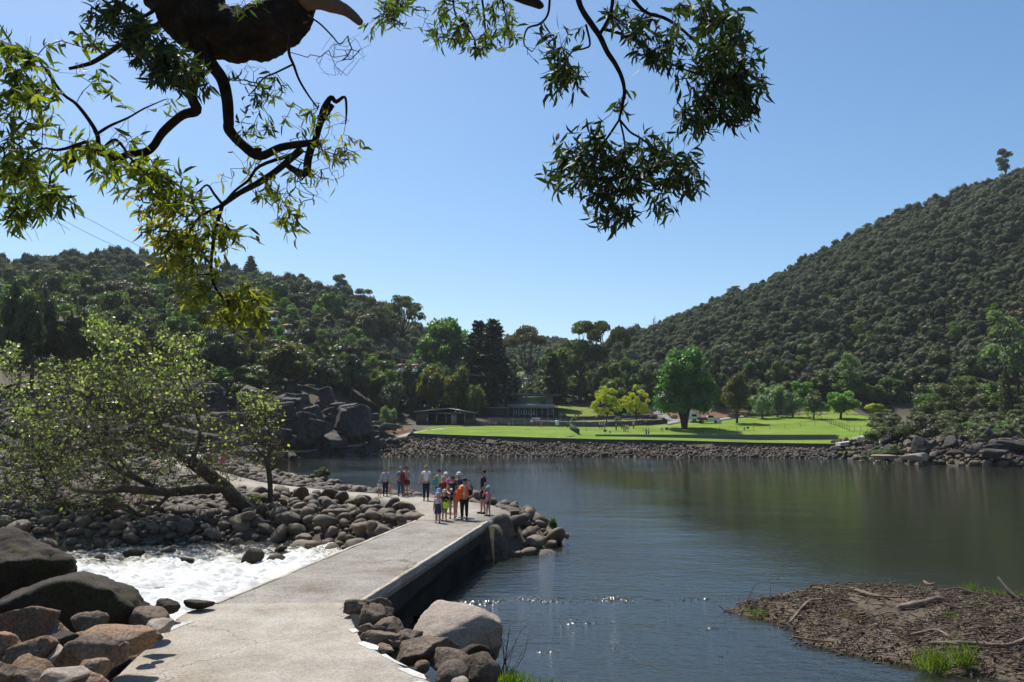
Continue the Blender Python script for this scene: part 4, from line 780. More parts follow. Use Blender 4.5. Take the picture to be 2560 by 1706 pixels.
SPECIAL = [
 ('round', 0, 'green', 1112, 788, 985, 158, 232, 'broadleaf_tree', 'large dark green round tree rising behind the golden trees left of the cedars'),
 ('cedar', 0, 'cedar', 1198, 800, 1000, 150, 212, 'cedar_tree', 'left one of the two tall dark cedars behind the pavilion'),
 ('cedar', 1, 'cedar', 1232, 797, 1000, 160, 208, 'cedar_tree', 'right one of the two tall dark cedars behind the pavilion'),
 ('umbrella', 0, 'gum', 1316, 806, 960, 112, 262, 'gum_tree', 'gum tree with golden umbrella crown against the sky right of the cedars'),
 ('cedar', 2, 'dark', 1382, 882, 1000, 112, 221, 'cedar_tree', 'broad lighter green conifer with layered boughs right of the pavilion'),
 ('round', 1, 'green', 1392, 864, 985, 100, 246, 'broadleaf_tree', 'bright green tree just behind the broad layered conifer'),
 ('gum', 20, 'bush_olive', 1447, 800, 980, 110, 243, 'gum_tree', 'tall open gum tree against the sky above the yellow trees'),
 ('gum', 21, 'bush_olive', 1490, 796, 985, 96, 238, 'gum_tree', 'second tall open gum tree just right of the tallest one above the yellow trees'),
 ('umbrella', 22, 'bush_olive', 1548, 812, 985, 62, 246, 'gum_tree', 'slender gum tree with a small flat top left of the big green tree'),
 ('bush', 1, 'dark', 1500, 905, 1010, 70, 225, 'tree', 'dark dense tree right behind the left yellow tree'),
 ('bush', 2, 'bush_grey', 1560, 895, 1015, 80, 228, 'tree', 'grey green tree behind the right yellow tree'),
 ('spray', 0, 'yellow', 1515, 963, 1047, 84, 188, 'yellow_tree', 'left one of the two bright yellow leaved trees on the far lawn'),
 ('spray', 1, 'yellow', 1588, 960, 1042, 80, 190, 'yellow_tree', 'right one of the two bright yellow leaved trees on the far lawn'),
 ('big', 0, 'green', 1706, 860, 1065, 162, 174, 'broadleaf_tree', 'big green many stemmed tree standing alone on the far lawn'),
 ('round', 2, 'gold', 1838, 928, 1052, 76, 186, 'tree', 'olive gold tree with a dark trunk right of the big green tree'),
 ('willow', 0, 'pale', 1905, 985, 1050, 66, 196, 'willow_tree', 'leftmost of the pale grey green trees by the green shed'),
 ('willow', 1, 'pale', 1942, 962, 1052, 70, 199, 'willow_tree', 'tallest of the pale grey green trees by the green shed'),
 ('willow', 2, 'pale', 1980, 972, 1050, 60, 196, 'willow_tree', 'olive tinted tree right of the pale grey green trees'),
 ('willow', 3, 'green', 2032, 980, 1054, 60, 190, 'broadleaf_tree', 'light green young tree left of the bright lime tree on the lawn'),
 ('round', 3, 'lime', 2100, 976, 1054, 84, 188, 'broadleaf_tree', 'bright lime green round tree at the right end of the lawn'),
 ('gum', 3, 'pale', 2122, 882, 1030, 70, 205, 'gum_tree', 'pale tall tree standing behind the bright lime tree'),
 ('round', 4, 'dark', 2225, 940, 1040, 110, 200, 'tree', 'dark green round tree at the foot of the right hill'),
 ('round', 5, 'fern', 2350, 955, 1050, 100, 185, 'tree', 'olive green tree above the scrub of the right bank'),
 ('gum', 4, 'pale', 2520, 770, 1010, 120, 168, 'gum_tree', 'tall pale gum tree at the right edge of the picture'),
 ('cone', 0, 'dark', 2512, 912, 1020, 44, 160, 'conifer', 'small dark conical tree in front of the pale gum at the right'),
 ('gum', 5, 'bush_olive', 2506, 372, None, 48, 352, 'gum_tree', 'lone open gum tree on the skyline of the right hill'),
 ('gum', 6, 'gum', 2478, 505, None, 60, 335, 'gum_tree', 'golden gum tree on the upper slope of the right hill'),
 ('gum', 7, 'bush_grey', 2168, 560, None, 40, 384, 'gum_tree', 'small round topped tree breaking the right hill skyline'),
 ('gum', 8, 'bush_grey', 2122, 592, None, 26, 388, 'gum_tree', 'smallest tree standing out of the right hill skyline'),
 ('bare', 0, 'gum', 2258, 520, None, 30, 374, 'dead_tree', 'bare dead tree on the skyline of the right hill'),
 ('bare', 1, 'gum', 2380, 468, None, 24, 362, 'dead_tree', 'thin dead tree nearest the lone gum on the right skyline'),
 ('bare', 2, 'gum', 1632, 785, None, 30, 300, 'dead_tree', 'bare grey tree above the wood left of the right hill'),
 ('gum', 9, 'gum', 1840, 715, None, 50, 400, 'gum_tree', 'gum clump on the skyline low on the right hill'),
 ('round', 6, 'gold', 722, 850, None, 132, 160, 'tree', 'olive gold round tree standing above the dark cliffs'),
 ('bush', 3, 'bush_grey', 812, 895, None, 84, 168, 'tree', 'grey green round tree right of the olive gold tree above the cliffs'),
 ('bush', 4, 'bush_grey', 768, 806, None, 90, 185, 'tree', 'dark grey tree behind and above the olive gold tree'),
 ('round', 20, 'dark', 60, 690, 950, 120, 110, 'tree', 'tall dark tree at the left edge of the picture'),
 ('round', 21, 'bush_grey', 95, 700, 960, 120, 118, 'tree', 'grey green tree crowding the tall dark tree at the left edge'),
 ('bush', 7, 'bush_olive', 185, 775, 960, 130, 120, 'tree', 'dark olive tree right of the tall dark tree'),
 ('round', 7, 'gold', 338, 815, 960, 100, 126, 'tree', 'yellow green tree between the hill and the sprouting tree on the left'),
 ('round', 8, 'fern', 262, 845, 960, 90, 130, 'tree', 'mid green tree left of the yellow green tree'),
 ('round', 9, 'gold', 455, 835, 960, 90, 138, 'tree', 'olive tree under the hanging yellow leaves'),
 ('bush', 8, 'dark', 560, 820, 980, 110, 150, 'tree', 'dark round tree above the cliffs left of the olive gold tree'),
 ('cone', 1, 'bush_grey', 628, 640, None, 84, 345, 'conifer', 'blue green conical tree on the left skyline'),
 ('umbrella', 1, 'bush_olive', 752, 684, None, 46, 338, 'gum_tree', 'flat topped gum on the left skyline'),
 ('gum', 10, 'bush_olive', 852, 682, None, 44, 333, 'gum_tree', 'thin open gum on the left skyline near the middle'),
 ('gum', 11, 'bush_olive', 905, 722, None, 60, 300, 'gum_tree', 'open crowned gum on the slope right of the thin skyline gum'),
 ('umbrella', 2, 'bush_olive', 1010, 738, None, 120, 270, 'gum_tree', 'broad dark gum against the sky left of the large dark green tree'),
 ('gum', 12, 'bush_olive', 960, 765, None, 70, 255, 'gum_tree', 'brownish gum below the broad dark skyline gum'),
 ('round', 10, 'gold', 1085, 908, 1025, 90, 196, 'tree', 'olive gold tree left of the cedar behind the long shed'),
 ('round', 11, 'gold', 1145, 912, 1022, 80, 193, 'tree', 'olive gold tree directly behind the long shed'),
 ('round', 12, 'fern', 1188, 960, 1030, 60, 189, 'tree', 'small olive tree between the shed and the pavilion'),
 ('bush', 9, 'dark', 1030, 905, 1030, 80, 200, 'tree', 'dark tree at the left of the olive gold trees by the shed'),
 ('bush', 10, 'bush_grey', 985, 950, 1045, 70, 188, 'tree', 'grey bushy tree left of the long shed'),
 ('round', 13, 'white', 1303, 926, 970, 42, 226, 'flowering_tree', 'small white flowering tree above the pavilion roof'),
 ('bush', 11, 'fern', 1318, 955, 1000, 40, 216, 'tree', 'yellowish bush under the white flowering tree'),
 ('willow', 4, 'pale', 970, 1012, 1062, 44, 172, 'shrub', 'grey leafy shrub at the left end of the long shed'),
 ('round', 14, 'dark', 1770, 905, 1040, 70, 215, 'tree', 'dark tree behind the right side of the big green tree'),
 ('round', 15, 'bush_olive', 1625, 900, 1030, 80, 218, 'tree', 'dark olive tree behind the left side of the big green tree'),
 ('shrub', 0, 'yellow', 2190, 1008, 1035, 60, 196, 'shrub', 'low shrub with yellow blossom at the foot of the right hill'),
 ('shrub', 1, 'gold', 2300, 1018, 1045, 50, 186, 'shrub', 'second low yellowish shrub at the foot of the right hill'),
]
for s in SPECIAL: tree_px(*s[:9], s[9], 'shrub' if s[8] == 'shrub' else 'tree', None)
# woods on the slopes
specxy = np.array([[at(s[3], s[4], s[7]).x, s[7], s[6] / FPX * s[7] / 2] for s in SPECIAL])
def oktree(x, y):
    u = x / y; ys, zs = colnodes(u)
    if .045 < u < .125 and y < 238: return False
    if y < ys[2] + (6 if u < -.12 else 10) or y > ys[4] + 22: return False
    return not (((specxy[:, 0] - x) ** 2 + (specxy[:, 1] - y) ** 2) < (specxy[:, 2] * .9) ** 2).any()
def samp():
    u = random.uniform(-.74, .74); y = random.uniform(140, 460) if abs(u) > .06 or random.random() < .5 else random.uniform(300, 720); return u * y, y
def tsz(x, y):
    u = x / y; b = 4.0 if u > .16 else 5.6
    return b * min(random.lognormvariate(0, .34), 1.45 if y < 260 else (1.36 if u > .16 else 1.2))
wood = poisson(60000, samp, tsz, oktree, .66, 4)
wood = np.array(wood); WZ = H(wood[:, 0], wood[:, 1])
scr = wood[:, 2] / wood[:, 1]; order = np.argsort(-scr)
wpx, wpy = px_of(wood[:, 0], wood[:, 1], WZ + 4)
cano = Acc(); lo = []
for q in range(8):
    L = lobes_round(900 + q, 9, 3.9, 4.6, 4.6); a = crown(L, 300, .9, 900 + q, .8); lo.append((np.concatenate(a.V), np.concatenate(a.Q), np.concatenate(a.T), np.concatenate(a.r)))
kcount = 0; kinds = [('bush', 12), ('bush', 13), ('bush', 14), ('bush', 15), ('gum', 13), ('round', 16), ('bush', 16)]
for i in order:
    x, y, s = wood[i]; u = x / y; z = WZ[i] - .3; hgt = s * random.uniform(1.0, 1.5) if u < .16 else s * random.uniform(.95, 1.3); vis = -60 < wpx[i] < 2620
    if vis and kcount < 300:
        kcount += 1; kd = kinds[kcount % 7]; rr0 = random.random()
        if u > .16: mt = 'bush_grey' if rr0 < .6 else 'bush_olive'; lab = 'grey green tree in the lower wood of the right hill'; grp = 'trees of the lower wood on the right hill'
        elif u > -.13: mt = ['bush_olive', 'dark', 'fern', 'gum', 'green'][int(rr0 * 5)]; lab = 'green tree among the woods behind the far lawn and pavilion'; grp = 'trees behind the far lawn'
        else: mt = ['bush_grey', 'bush_olive', 'dark', 'gum', 'fern', 'bush_olive'][int(rr0 * 6)]; lab = 'olive green tree in the wood on the left slope above the cliffs'; grp = 'trees of the wood on the left slope'
        if mt in ('fern', 'gum', 'green') and kd[0] == 'bush': kd = ('round', 17)
        plant(kd[0], kd[1], mt, (x, y, z), hgt * 1.25, s / (hgt * 1.25) * 10 / 7.6, None, 'tree', lab, 'tree', grp)
    else:
        v, q_, t_, r_ = lo[random.randrange(8)]; a_ = random.uniform(0, 6.28); sc = s / 7.2; sh = hgt * 1.2 / 10; c_, s_ = math.cos(a_), math.sin(a_)
        R_ = np.array([[c_, -s_, 0], [s_, c_, 0], [0, 0, 1]]); tr = random.gauss(0, .2) + .28 * snoise(np.array([[x, y, z]]), .022, 3, 12)[0]
        cano.add((v * [sc, sc, sh]) @ R_.T + [x, y, z], q_, t_, np.clip(r_ * .7 + .15 + tr, 0, 1))
wd = cano.obj('wood', G['canopy']); tag(wd, 'dense grey green bush covering both hillsides', 'wood', kind='stuff')
for k, (px, Y, h_) in enumerate([(1885, 206, 6), (1925, 209, 7.5), (1960, 212, 6), (2005, 210, 6.5), (2030, 207, 5), (2060, 211, 7), (2095, 208, 6), (2135, 206, 6.5), (2160, 203, 5.5), (1800, 212, 6), (1860, 213, 7), (2185, 202, 5)]):
    x_ = (px - 1280) / FPX * Y; plant('round', k % 6, ['fern', 'pale', 'bush_olive', 'fern'][k % 4], (x_, Y, h1(x_, Y) - .8), h_, 1.35, None, 'tree', 'fresh green bushy tree in the belt behind the right end of the lawn', 'tree', 'bushy trees behind the right end of the lawn')
# shrubs
def shrubs(n, pxr, pyr, Yr, size, mats, label, group, squash=.7):
    for k in range(n):
        px = random.uniform(*pxr); t = random.random(); Y = Yr[0] + (Yr[1] - Yr[0]) * t; p = at(px, 1000, Y); x = p.x; z = h1(x, Y); s = size * random.lognormvariate(0, .25)
        if path_d(np.array([x]), np.array([Y]))[0][0] < 2.2: continue
        plant('shrub', 2 + k % 5, mats[k % len(mats)], (x, Y, z - .2), s * squash, 1 / squash * .9, None, 'shrub', label, 'shrub', group)
shrubs(110, (2170, 2640), None, (119, 178), 4.0, ['scrub', 'scrub', 'bush_olive', 'fern'], 'grey green shrub in the thicket above the right shore', 'shrubs above the right shore')
shrubs(30, (2250, 2640), None, (170, 188), 6.5, ['fern', 'dark', 'bush_olive'], 'taller green bush at the foot of the right hill', 'tall bushes at the foot of the right hill', .9)
shrubs(55, (430, 680), None, (141, 158), 4.8, ['fern', 'fern', 'bush_olive'], 'bright green bush on top of the dark cliffs', 'green bushes on top of the cliffs', .75)
shrubs(42, (-20, 430), None, (124, 145), 5.0, ['fern', 'bush_olive', 'scrub'], 'green bush below the left hill behind the sprouting tree', 'green bushes below the left hill', .75)
shrubs(24, (850, 1010), None, (158, 176), 2.2, ['scrub', 'bush_grey'], 'grey shrub on the bank between the cliffs and the shed', 'grey shrubs between cliffs and shed')
shrubs(26, (-20, 500), None, (78, 104), 2.2, ['fern', 'scrub', 'gold'], 'low shrub among the boulders behind the sprouting tree', 'low shrubs among the left boulders')
shrubs(18, (1380, 1900), None, (196, 206), 2.2, ['dark', 'fern', 'bush_olive'], 'low dark shrub at the back of the far lawn', 'low shrubs at the back of the lawn')
# ---------------------------------------------------------------- foreground trees
def polyline(pts, step=.12, wob=.0, seed=0):
    P = np.array([list(p) for p in pts], float); out = [P[0]]; r = np.random.default_rng(seed)
    for a, b in zip(P[:-1], P[1:]):
        n = max(1, int(np.linalg.norm(b - a) / step)); 
        for k in range(1, n + 1): out.append(a + (b - a) * k / n + (r.normal(0, wob, 3) if k < n else 0))
    return np.array(out)
def grow(N0, attr, step, jit, sag=0.0, seed=0, cap=1e9):
    """grow twigs from existing nodes to every attractor; returns nodes, parents, tip ids"""
    r = np.random.default_rng(seed); N = list(N0); par = [-1] * len(N); buf = np.zeros((len(N) + len(attr) * 14 + 50, 3)); n = len(N); buf[:n] = np.array(N); par = np.full(len(buf), -1); A = np.array(attr)
    d0 = np.array([np.min(((buf[:n] - a) ** 2).sum(1)) for a in A]); tips = []
    for i in np.argsort(d0):
        a = A[i]; dd = ((buf[:n] - a) ** 2).sum(1); k = int(dd.argmin()); d = math.sqrt(dd[k])
        if d > cap: continue
        m = min(12, max(1, int(d / step))); b = buf[k].copy(); perp = r.normal(0, 1, 3); perp /= np.linalg.norm(perp); prev = k
        if n + m >= len(buf): break
        for q in range(1, m + 1):
            t = q / m; p = b + (a - b) * t + perp * math.sin(t * math.pi) * d * .14 + (r.normal(0, jit, 3) if q < m else 0); p[2] -= sag * math.sin(t * math.pi) * d
            buf[n] = p; par[n] = prev; prev = n; n += 1
        tips.append(prev)
    return buf[:n], par[:n], np.array(tips)
def twigmesh(B, par, n0, r0, rmax, pw=.42, sides=3):
    cnt = np.zeros(len(B)); 
    for i in range(len(B) - 1, n0 - 1, -1):
        cnt[i] += 1
        if par[i] >= 0: cnt[par[i]] += cnt[i]
    rad = np.minimum(r0 * np.maximum(cnt, 1) ** pw, rmax); i = np.arange(n0, len(B)); p = par[i]; rp = np.where(p < n0, rad[i], np.minimum(rad[p], rad[i] * 1.5))
    return frusta(B[p], B[i], rp, rad[i], sides)
def leaves(P, D, L, W, r, bend=.12):
    n = len(P); D, A, Bv = frames(D + 1e-6); ph = r.uniform(0, 6.28, n)[:, None]; U = A * np.cos(ph) + Bv * np.sin(ph); Nn = np.cross(D, U)
    L = np.broadcast_to(L, (n,))[:, None]; W = np.broadcast_to(W, (n,))[:, None]; c = r.normal(0, bend, n)[:, None] * L
    p = lambda t: P + D * L * t + U * c * (t * (1 - t) * 4) + Nn * L * .08 * math.sin(t * 3.1)
    V = np.stack([P, p(.3) - U * W * .5, p(.3) + U * W * .5, p(.65) - U * W * .42, p(.65) + U * W * .42, p(1.0)], 1).reshape(-1, 3); b = (np.arange(n) * 6)[:, None]
    T = np.concatenate([b + np.array([0, 2, 1]), b + np.array([5, 3, 4])]); Q = b + np.array([1, 2, 4, 3]); return V, Q, T
G['eucalypt'] = leafmat('eucalypt_leaf', [(0, (.03, .045, .016)), (.35, (.055, .08, .022)), (.6, (.10, .13, .028)), (.84, (.26, .28, .04)), (.955, (.42, .38, .05)), (1, (.32, .12, .03))], rough=.6, trans=.45, spec=.35, tint=(.85, 1, .25), tfac=1.0)
G['eucalypt_dark'] = leafmat('shaded_eucalypt_leaf', [(0, (.015, .024, .011)), (.5, (.028, .045, .018)), (.85, (.055, .08, .024)), (1, (.16, .15, .03))], rough=.6, trans=.3, spec=.3, tint=(.85, 1, .3), tfac=1.0)  # same leaf, backlit shade put into a darker colour for the silhouetted clusters
G['eucalypt_light'] = leafmat('sunlit_eucalypt_leaf', [(0, (.04, .06, .018)), (.35, (.09, .12, .026)), (.6, (.19, .21, .036)), (.85, (.36, .34, .055)), (.97, (.48, .38, .06)), (1, (.38, .14, .03))], rough=.6, trans=.48, spec=.35, tint=(1, .97, .28), tfac=1.0)  # same leaf, sun shining through put into a brighter yellow colour
G['sprout'] = leafmat('sprouting_leaf', [(0, (.12, .17, .045)), (.5, (.22, .28, .075)), (.8, (.34, .39, .15)), (1, (.42, .48, .22))], rough=.35, trans=.45, spec=.5, tint=(.9, 1, .4), tfac=1.0)
BARE = empty('overhanging_gum_tree', (-6.3, 3.2, 1.0)); tag(BARE, 'large dark gum tree whose curved trunk hangs across the top of the picture', 'tree')
def loc(o): o.location = (-BARE.location[0], -BARE.location[1], -BARE.location[2]); return o
def W3(pts, Y0=5.3): return [tuple(at(p[0], p[1], p[2] if len(p) > 2 else Y0)) for p in pts]
# trunk: from the ground outside the picture up, over and down into the thick U shaped limb
tr = [(-6.3, 3.2, .6), (-6.2, 3.3, 3.2), (-5.6, 3.9, 6.4), (-4.4, 4.7, 8.6), (-3.1, 5.3, 8.9)] + W3([(395, -110, 5.6), (455, -20, 5.5), (495, 45, 5.4), (545, 78, 5.4), (612, 88, 5.4), (678, 74, 5.4), (722, 28, 5.5), (750, -30, 5.6), (800, -100, 5.7), (930, -190, 5.8)])
rd = [.42, .36, .33, .30, .27, .26, .25, .225, .195, .182, .18, .17, .16, .16, .14]
V, Q, T = sweep(tr, rd, 110, .13, 16, 3, 26); a = Acc(); a.add(V, Q, T)
loc(a.obj('trunk', M['bark'], BARE, True))
def bough(pts, rad, Y0=5.3, mat='bark', sides=12, amp=.09, name='bough'):
    a = Acc(); V, Q, T = sweep(W3(pts, Y0), np.array(rad) / FPX * Y0, sides, amp, 12, int(pts[0][0]) % 9, 5); a.add(V, Q, T); return loc(a.obj(name, M[mat], BARE, True))
b1 = [(497, 95), (505, 125), (495, 165), (484, 205), (481, 245), (491, 276), (455, 289), (408, 330), (384, 365), (362, 381), (322, 386), (290, 397), (252, 382), (205, 371), (183, 375)]
b2 = [(505, 120), (528, 160), (556, 200), (568, 250), (572, 305), (574, 326), (606, 362), (650, 390), (705, 368), (780, 357)]
bough(b1, [20, 19, 17, 14, 13, 13, 11, 11, 10, 10, 9, 9, 9, 7, 6]); bough(b2, [18, 17, 16, 15, 14, 14, 12, 12, 10, 9])
bough([(183, 372), (186, 395), (172, 415), (150, 433)], [7, 8, 6, 1.5]); bough([(645, 372), (645, 398)], [10, 3]); bough([(490, 265), (488, 290)], [10, 3])
bough([(425, 45), (385, 70), (310, 108), (240, 152), (208, 164), (173, 172)], [10, 8, 7, 6, 5, 4], 5.4)
bough([(700, 10, 5.5), (790, 0, 5.4), (845, 18, 5.3), (875, 34, 5.25), (900, 56, 5.2)], [36, 24, 19, 14, 9], 5.4, 'broken_wood', 14, .2, 'broken_stub')
bough([(735, 60), (770, 55)], [6, 1.5], 5.4, 'broken_wood', 6); bough([(1290, -20, 5.6), (1320, -2, 5.5), (1350, 14, 5.4), (1356, 20, 5.4)], [22, 16, 10, 4], 5.4, 'bark', 10)
bough([(930, -190, 5.8), (1150, -130, 5.8), (1300, -30, 5.6), (1420, -90, 5.5), (1600, -120, 5.5), (1800, -60, 5.5)], [45, 35, 26, 20, 14, 6], 5.6, 'bark', 12, .1)
LIMB = {  # thinner branches: pixel polylines and radii (pixels)
 'a': ([(755, 372), (700, 420), (650, 455), (600, 482), (556, 512)], [10, 8.5, 8, 7, 6.5]), 'a2': ([(556, 512), (544, 555), (534, 600), (528, 660), (532, 700), (548, 735), (580, 765)], [5.5, 5, 4.5, 4, 4, 3.5, 3]),
 'a3': ([(556, 512), (520, 530), (490, 552), (470, 590)], [4.5, 3.5, 3, 2.5]), 'a4': ([(556, 512), (535, 485), (518, 463), (495, 480)], [4, 3.5, 3, 2]), 'a5': ([(735, 385), (650, 415), (622, 450), (590, 475), (562, 505)], [5, 4.5, 4, 3.5, 3]),
 'b': ([(785, 362), (800, 310), (812, 270), (828, 243), (840, 255), (862, 243), (866, 275), (864, 310)], [9, 9, 10, 6, 6, 4, 3, 2]), 'b2': ([(780, 360), (770, 400), (766, 432), (745, 430), (715, 410), (722, 395)], [10, 11, 10, 9, 7, 4]), 'b3': ([(790, 340), (806, 300), (830, 262)], [8, 7, 8]),
 'c': ([(247, 375), (243, 337), (222, 300), (190, 260), (160, 238), (135, 205), (112, 172), (90, 142)], [6, 5.5, 5, 4.5, 4, 3.5, 3, 2]), 'c2': ([(243, 335), (275, 315), (320, 295), (360, 272), (415, 248)], [4, 3.5, 3, 2.2, 1.2]),
 'c3': ([(215, 355), (150, 375), (105, 372), (60, 400)], [4.5, 3.5, 2.8, 2]), 'c4': ([(252, 378), (290, 350), (330, 400), (370, 440), (430, 480)], [4.5, 4, 3.5, 3, 2.5]), 'c5': ([(183, 378), (130, 430), (120, 470), (70, 520)], [4, 3, 2.5, 2]),
 'd': ([(728, 85), (722, 130), (735, 165), (748, 200), (772, 240), (795, 270)], [5, 4, 3.5, 3, 2.5, 2]), 'd2': ([(735, 160), (690, 182), (660, 195), (640, 220), (620, 240)], [2.6, 2.4, 2.2, 1.8, 1.2]), 'd3': ([(770, 40), (800, 60), (830, 90), (850, 110), (870, 90)], [2.5, 2.2, 2, 1.5, 1]),
 'e': ([(430, -20), (380, 30), (340, 60), (390, 120), (440, 160), (490, 180)], [6, 5, 4, 3.5, 3, 2]),
 'r': ([(1440, -30), (1452, 18), (1478, 60), (1500, 92), (1518, 130), (1538, 160), (1553, 190), (1561, 225), (1556, 262), (1548, 300)], [9, 8, 8, 7, 6.5, 6, 5.5, 5, 4.5, 4]), 'r2': ([(1548, 300), (1525, 335), (1500, 370), (1470, 410)], [3.5, 3, 2.5, 2]), 'r3': ([(1548, 298), (1575, 330), (1600, 345), (1640, 375), (1690, 410)], [3.5, 3, 3, 2.5, 2]), 'r3b': ([(1550, 300), (1562, 360), (1560, 420), (1545, 480)], [3, 2.5, 2, 1.5]),
 'r4': ([(1502, 82), (1520, 50), (1530, 15), (1535, -40)], [4.5, 4.5, 5, 6]), 'r5': ([(1505, 72), (1560, 88), (1610, 115), (1650, 145), (1700, 170), (1760, 190)], [4.5, 4, 3.5, 3, 2.5, 2]), 'r6': ([(1560, -30), (1610, 28), (1660, 45), (1700, 70), (1740, 105), (1790, 140), (1830, 190)], [6, 5, 4.5, 4, 4, 3, 2.5]), 'r7': ([(1740, -40), (1760, 30), (1790, 70)], [5, 4, 3]),
 'r8': ([(1375, -10), (1370, 35), (1350, 60), (1318, 72), (1310, 110), (1330, 130)], [3.5, 3.2, 3, 2.6, 2, 1.5]), 'r9': ([(1465, 62), (1475, 110), (1460, 122), (1430, 130), (1410, 160)], [3.5, 3, 2.6, 2.2, 1.8]),
 't': ([(1000, -30), (990, 20), (975, 40)], [3, 2.5, 2]), 't2': ([(1200, -30), (1210, 30), (1215, 80), (1235, 96)], [3, 3, 2.5, 2]), 't3': ([(1130, -30), (1140, 40), (1175, 80), (1190, 110)], [3, 2.5, 2, 1.5]), 't4': ([(1250, -30), (1262, 30), (1275, 80)], [2.5, 2, 1.5]), 't5': ([(900, -30), (960, 10)], [3, 2])}
DEP = {k: 5.0 + .5 * math.sin(i * 2.3) for i, k in enumerate(LIMB)}
for k in 'a a2 a3 a4 a5 b b2 b3'.split(): DEP[k] = 5.3
DEP.update(r=5.1, r2=5.1, r3=5.1, r3b=5.1, r4=5.1, r5=5.1, r6=5.3)
def cluster(keys, ell, mat, seed, leafn, leafL=(.075, .13), twig_only=(), name='foliage', step=.07, r0=.0011):
    nodes = []; a = Acc(); r = np.random.default_rng(seed)
    for k in keys:
        pts, rad = LIMB[k]; P = W3(pts, DEP[k]); V, Q, T = sweep(P, np.array(rad) / FPX * DEP[k], 7, .14, 14, seed, 4); a.add(V, Q, T); nodes.append(polyline(P, .06))
    nodes = np.concatenate(nodes); A = []; leafy = []
    for e in ell:
        cx, cy, rx, ry, n = e[:5]; lf = e[5] if len(e) > 5 else 1.0
        base = min(nodes, key=lambda q: (q[0] - at(cx, cy, q[1]).x) ** 2 + (q[2] - at(cx, cy, q[1]).z) ** 2)
        for _ in range(int(n)):
            q = math.sqrt(r.random()); t = r.uniform(0, 6.28); A.append(at(cx + rx * q * math.cos(t), cy + ry * q * math.sin(t), base[1] + r.normal(0, .22))[:]); leafy.append(lf)
    A = np.array(A); B, par, tips = grow(nodes, A, step, .012, .04, seed); n0 = len(nodes); V, Q = twigmesh(B, par, n0, r0, .008); a.add(V, Q); loc(a.obj('branch', M['bark'], BARE))
    # leaves on the outer nodes; hanging
    P = []; D = []; pos = []
    for tid in tips:
        cur = tid; chain = []
        while cur >= n0 and len(chain) < 4: chain.append(cur); cur = par[cur]
        d2 = ((A - B[tid]) ** 2).sum(1); lf = leafy[int(d2.argmin())]
        m = int(leafn * lf * r.uniform(.6, 1.4) + r.random())
        for _ in range(m):
            c = chain[r.integers(len(chain))]; dirn = B[tid] - B[par[tid]] if par[tid] >= 0 else np.array([0, 0, -1.]); dirn = dirn / (np.linalg.norm(dirn) + 1e-6)
            P.append(B[c] + r.normal(0, .008, 3)); D.append(dirn * .7 + r.normal(0, .55, 3) + np.array([0, 0, -.55]))
    P = np.array(P); D = np.array(D); n = len(P); L = r.uniform(*leafL, n); V, Q, T = leaves(P, D, L, L * r.uniform(.15, .24, n), r)
    cl = np.clip(.5 + .5 * snoise(P, 2.2, 2, seed), 0, 1); a = Acc(); a.add(V, Q, T, np.repeat(np.clip(.45 * cl + .55 * r.random(n), 0, 1), 6)); loc(a.obj(name, G[mat], BARE))
cluster(['c', 'c2', 'c3', 'c4', 'c5'], [(45, 130, 55, 60, 26), (55, 190, 70, 60, 34), (65, 260, 85, 70, 46), (30, 330, 50, 50, 24), (40, 430, 55, 60, 40), (95, 450, 70, 60, 34), (60, 510, 70, 55, 46), (145, 500, 60, 50, 26), (20, 560, 25, 30, 6), (205, 98, 55, 28, 12), (190, 170, 40, 30, 5, .3), (250, 195, 40, 40, 8), (220, 385, 90, 35, 22), (310, 360, 70, 30, 12, .4), (320, 440, 90, 45, 44), (420, 475, 75, 45, 46), (360, 410, 60, 30, 14), (400, 250, 40, 40, 6, .4), (130, 590, 60, 30, 5, 0), (320, 330, 60, 40, 9, .2), (150, 340, 90, 60, 16, .5)], 'eucalypt', 11, 4.2)
cluster(['e'], [(270, 30, 50, 40, 40), (310, 60, 55, 45, 50), (360, 110, 60, 55, 70), (420, 155, 60, 50, 70), (400, 190, 45, 30, 26), (470, 190, 50, 35, 34), (500, 205, 40, 30, 12)], 'eucalypt_dark', 12, 6.0, (.055, .1))
cluster(['a', 'a2', 'a3', 'a4', 'a5'], [(390, 510, 60, 40, 30), (430, 560, 80, 55, 62), (480, 520, 60, 40, 26), (450, 620, 70, 50, 55), (540, 590, 60, 50, 36), (600, 590, 40, 25, 16), (420, 660, 60, 30, 22), (500, 670, 60, 45, 30), (480, 720, 50, 35, 20), (540, 770, 70, 45, 42), (610, 750, 60, 45, 44), (650, 735, 40, 30, 20), (650, 790, 40, 45, 26), (590, 815, 40, 25, 14), (600, 420, 60, 50, 14, .5)], 'eucalypt_light', 13, 3.6, (.07, .115))
cluster(['b', 'b2', 'b3', 'a'], [(700, 520, 35, 45, 22), (665, 480, 30, 30, 10), (725, 560, 25, 35, 18), (770, 400, 90, 60, 60, .12), (820, 330, 60, 60, 40, .15), (730, 470, 80, 50, 40, .1), (875, 375, 40, 35, 12), (840, 420, 50, 50, 14, .3), (800, 470, 60, 50, 12, .0), (650, 400, 60, 40, 10, .4), (800, 290, 40, 40, 24, .1)], 'eucalypt_light', 14, 4.5, (.06, .1), step=.05)
cluster(['d', 'd2', 'd3'], [(650, 250, 45, 35, 13), (640, 320, 45, 35, 15), (690, 230, 40, 40, 12, .8), (740, 290, 40, 50, 12, .5), (600, 170, 50, 40, 14, .1), (840, 150, 50, 50, 34, 0), (880, 110, 60, 50, 22, 0), (640, 190, 60, 30, 20, .1), (610, 20, 60, 25, 20, .1)], 'eucalypt', 15, 4.0, (.06, .1), step=.05, r0=.0009)
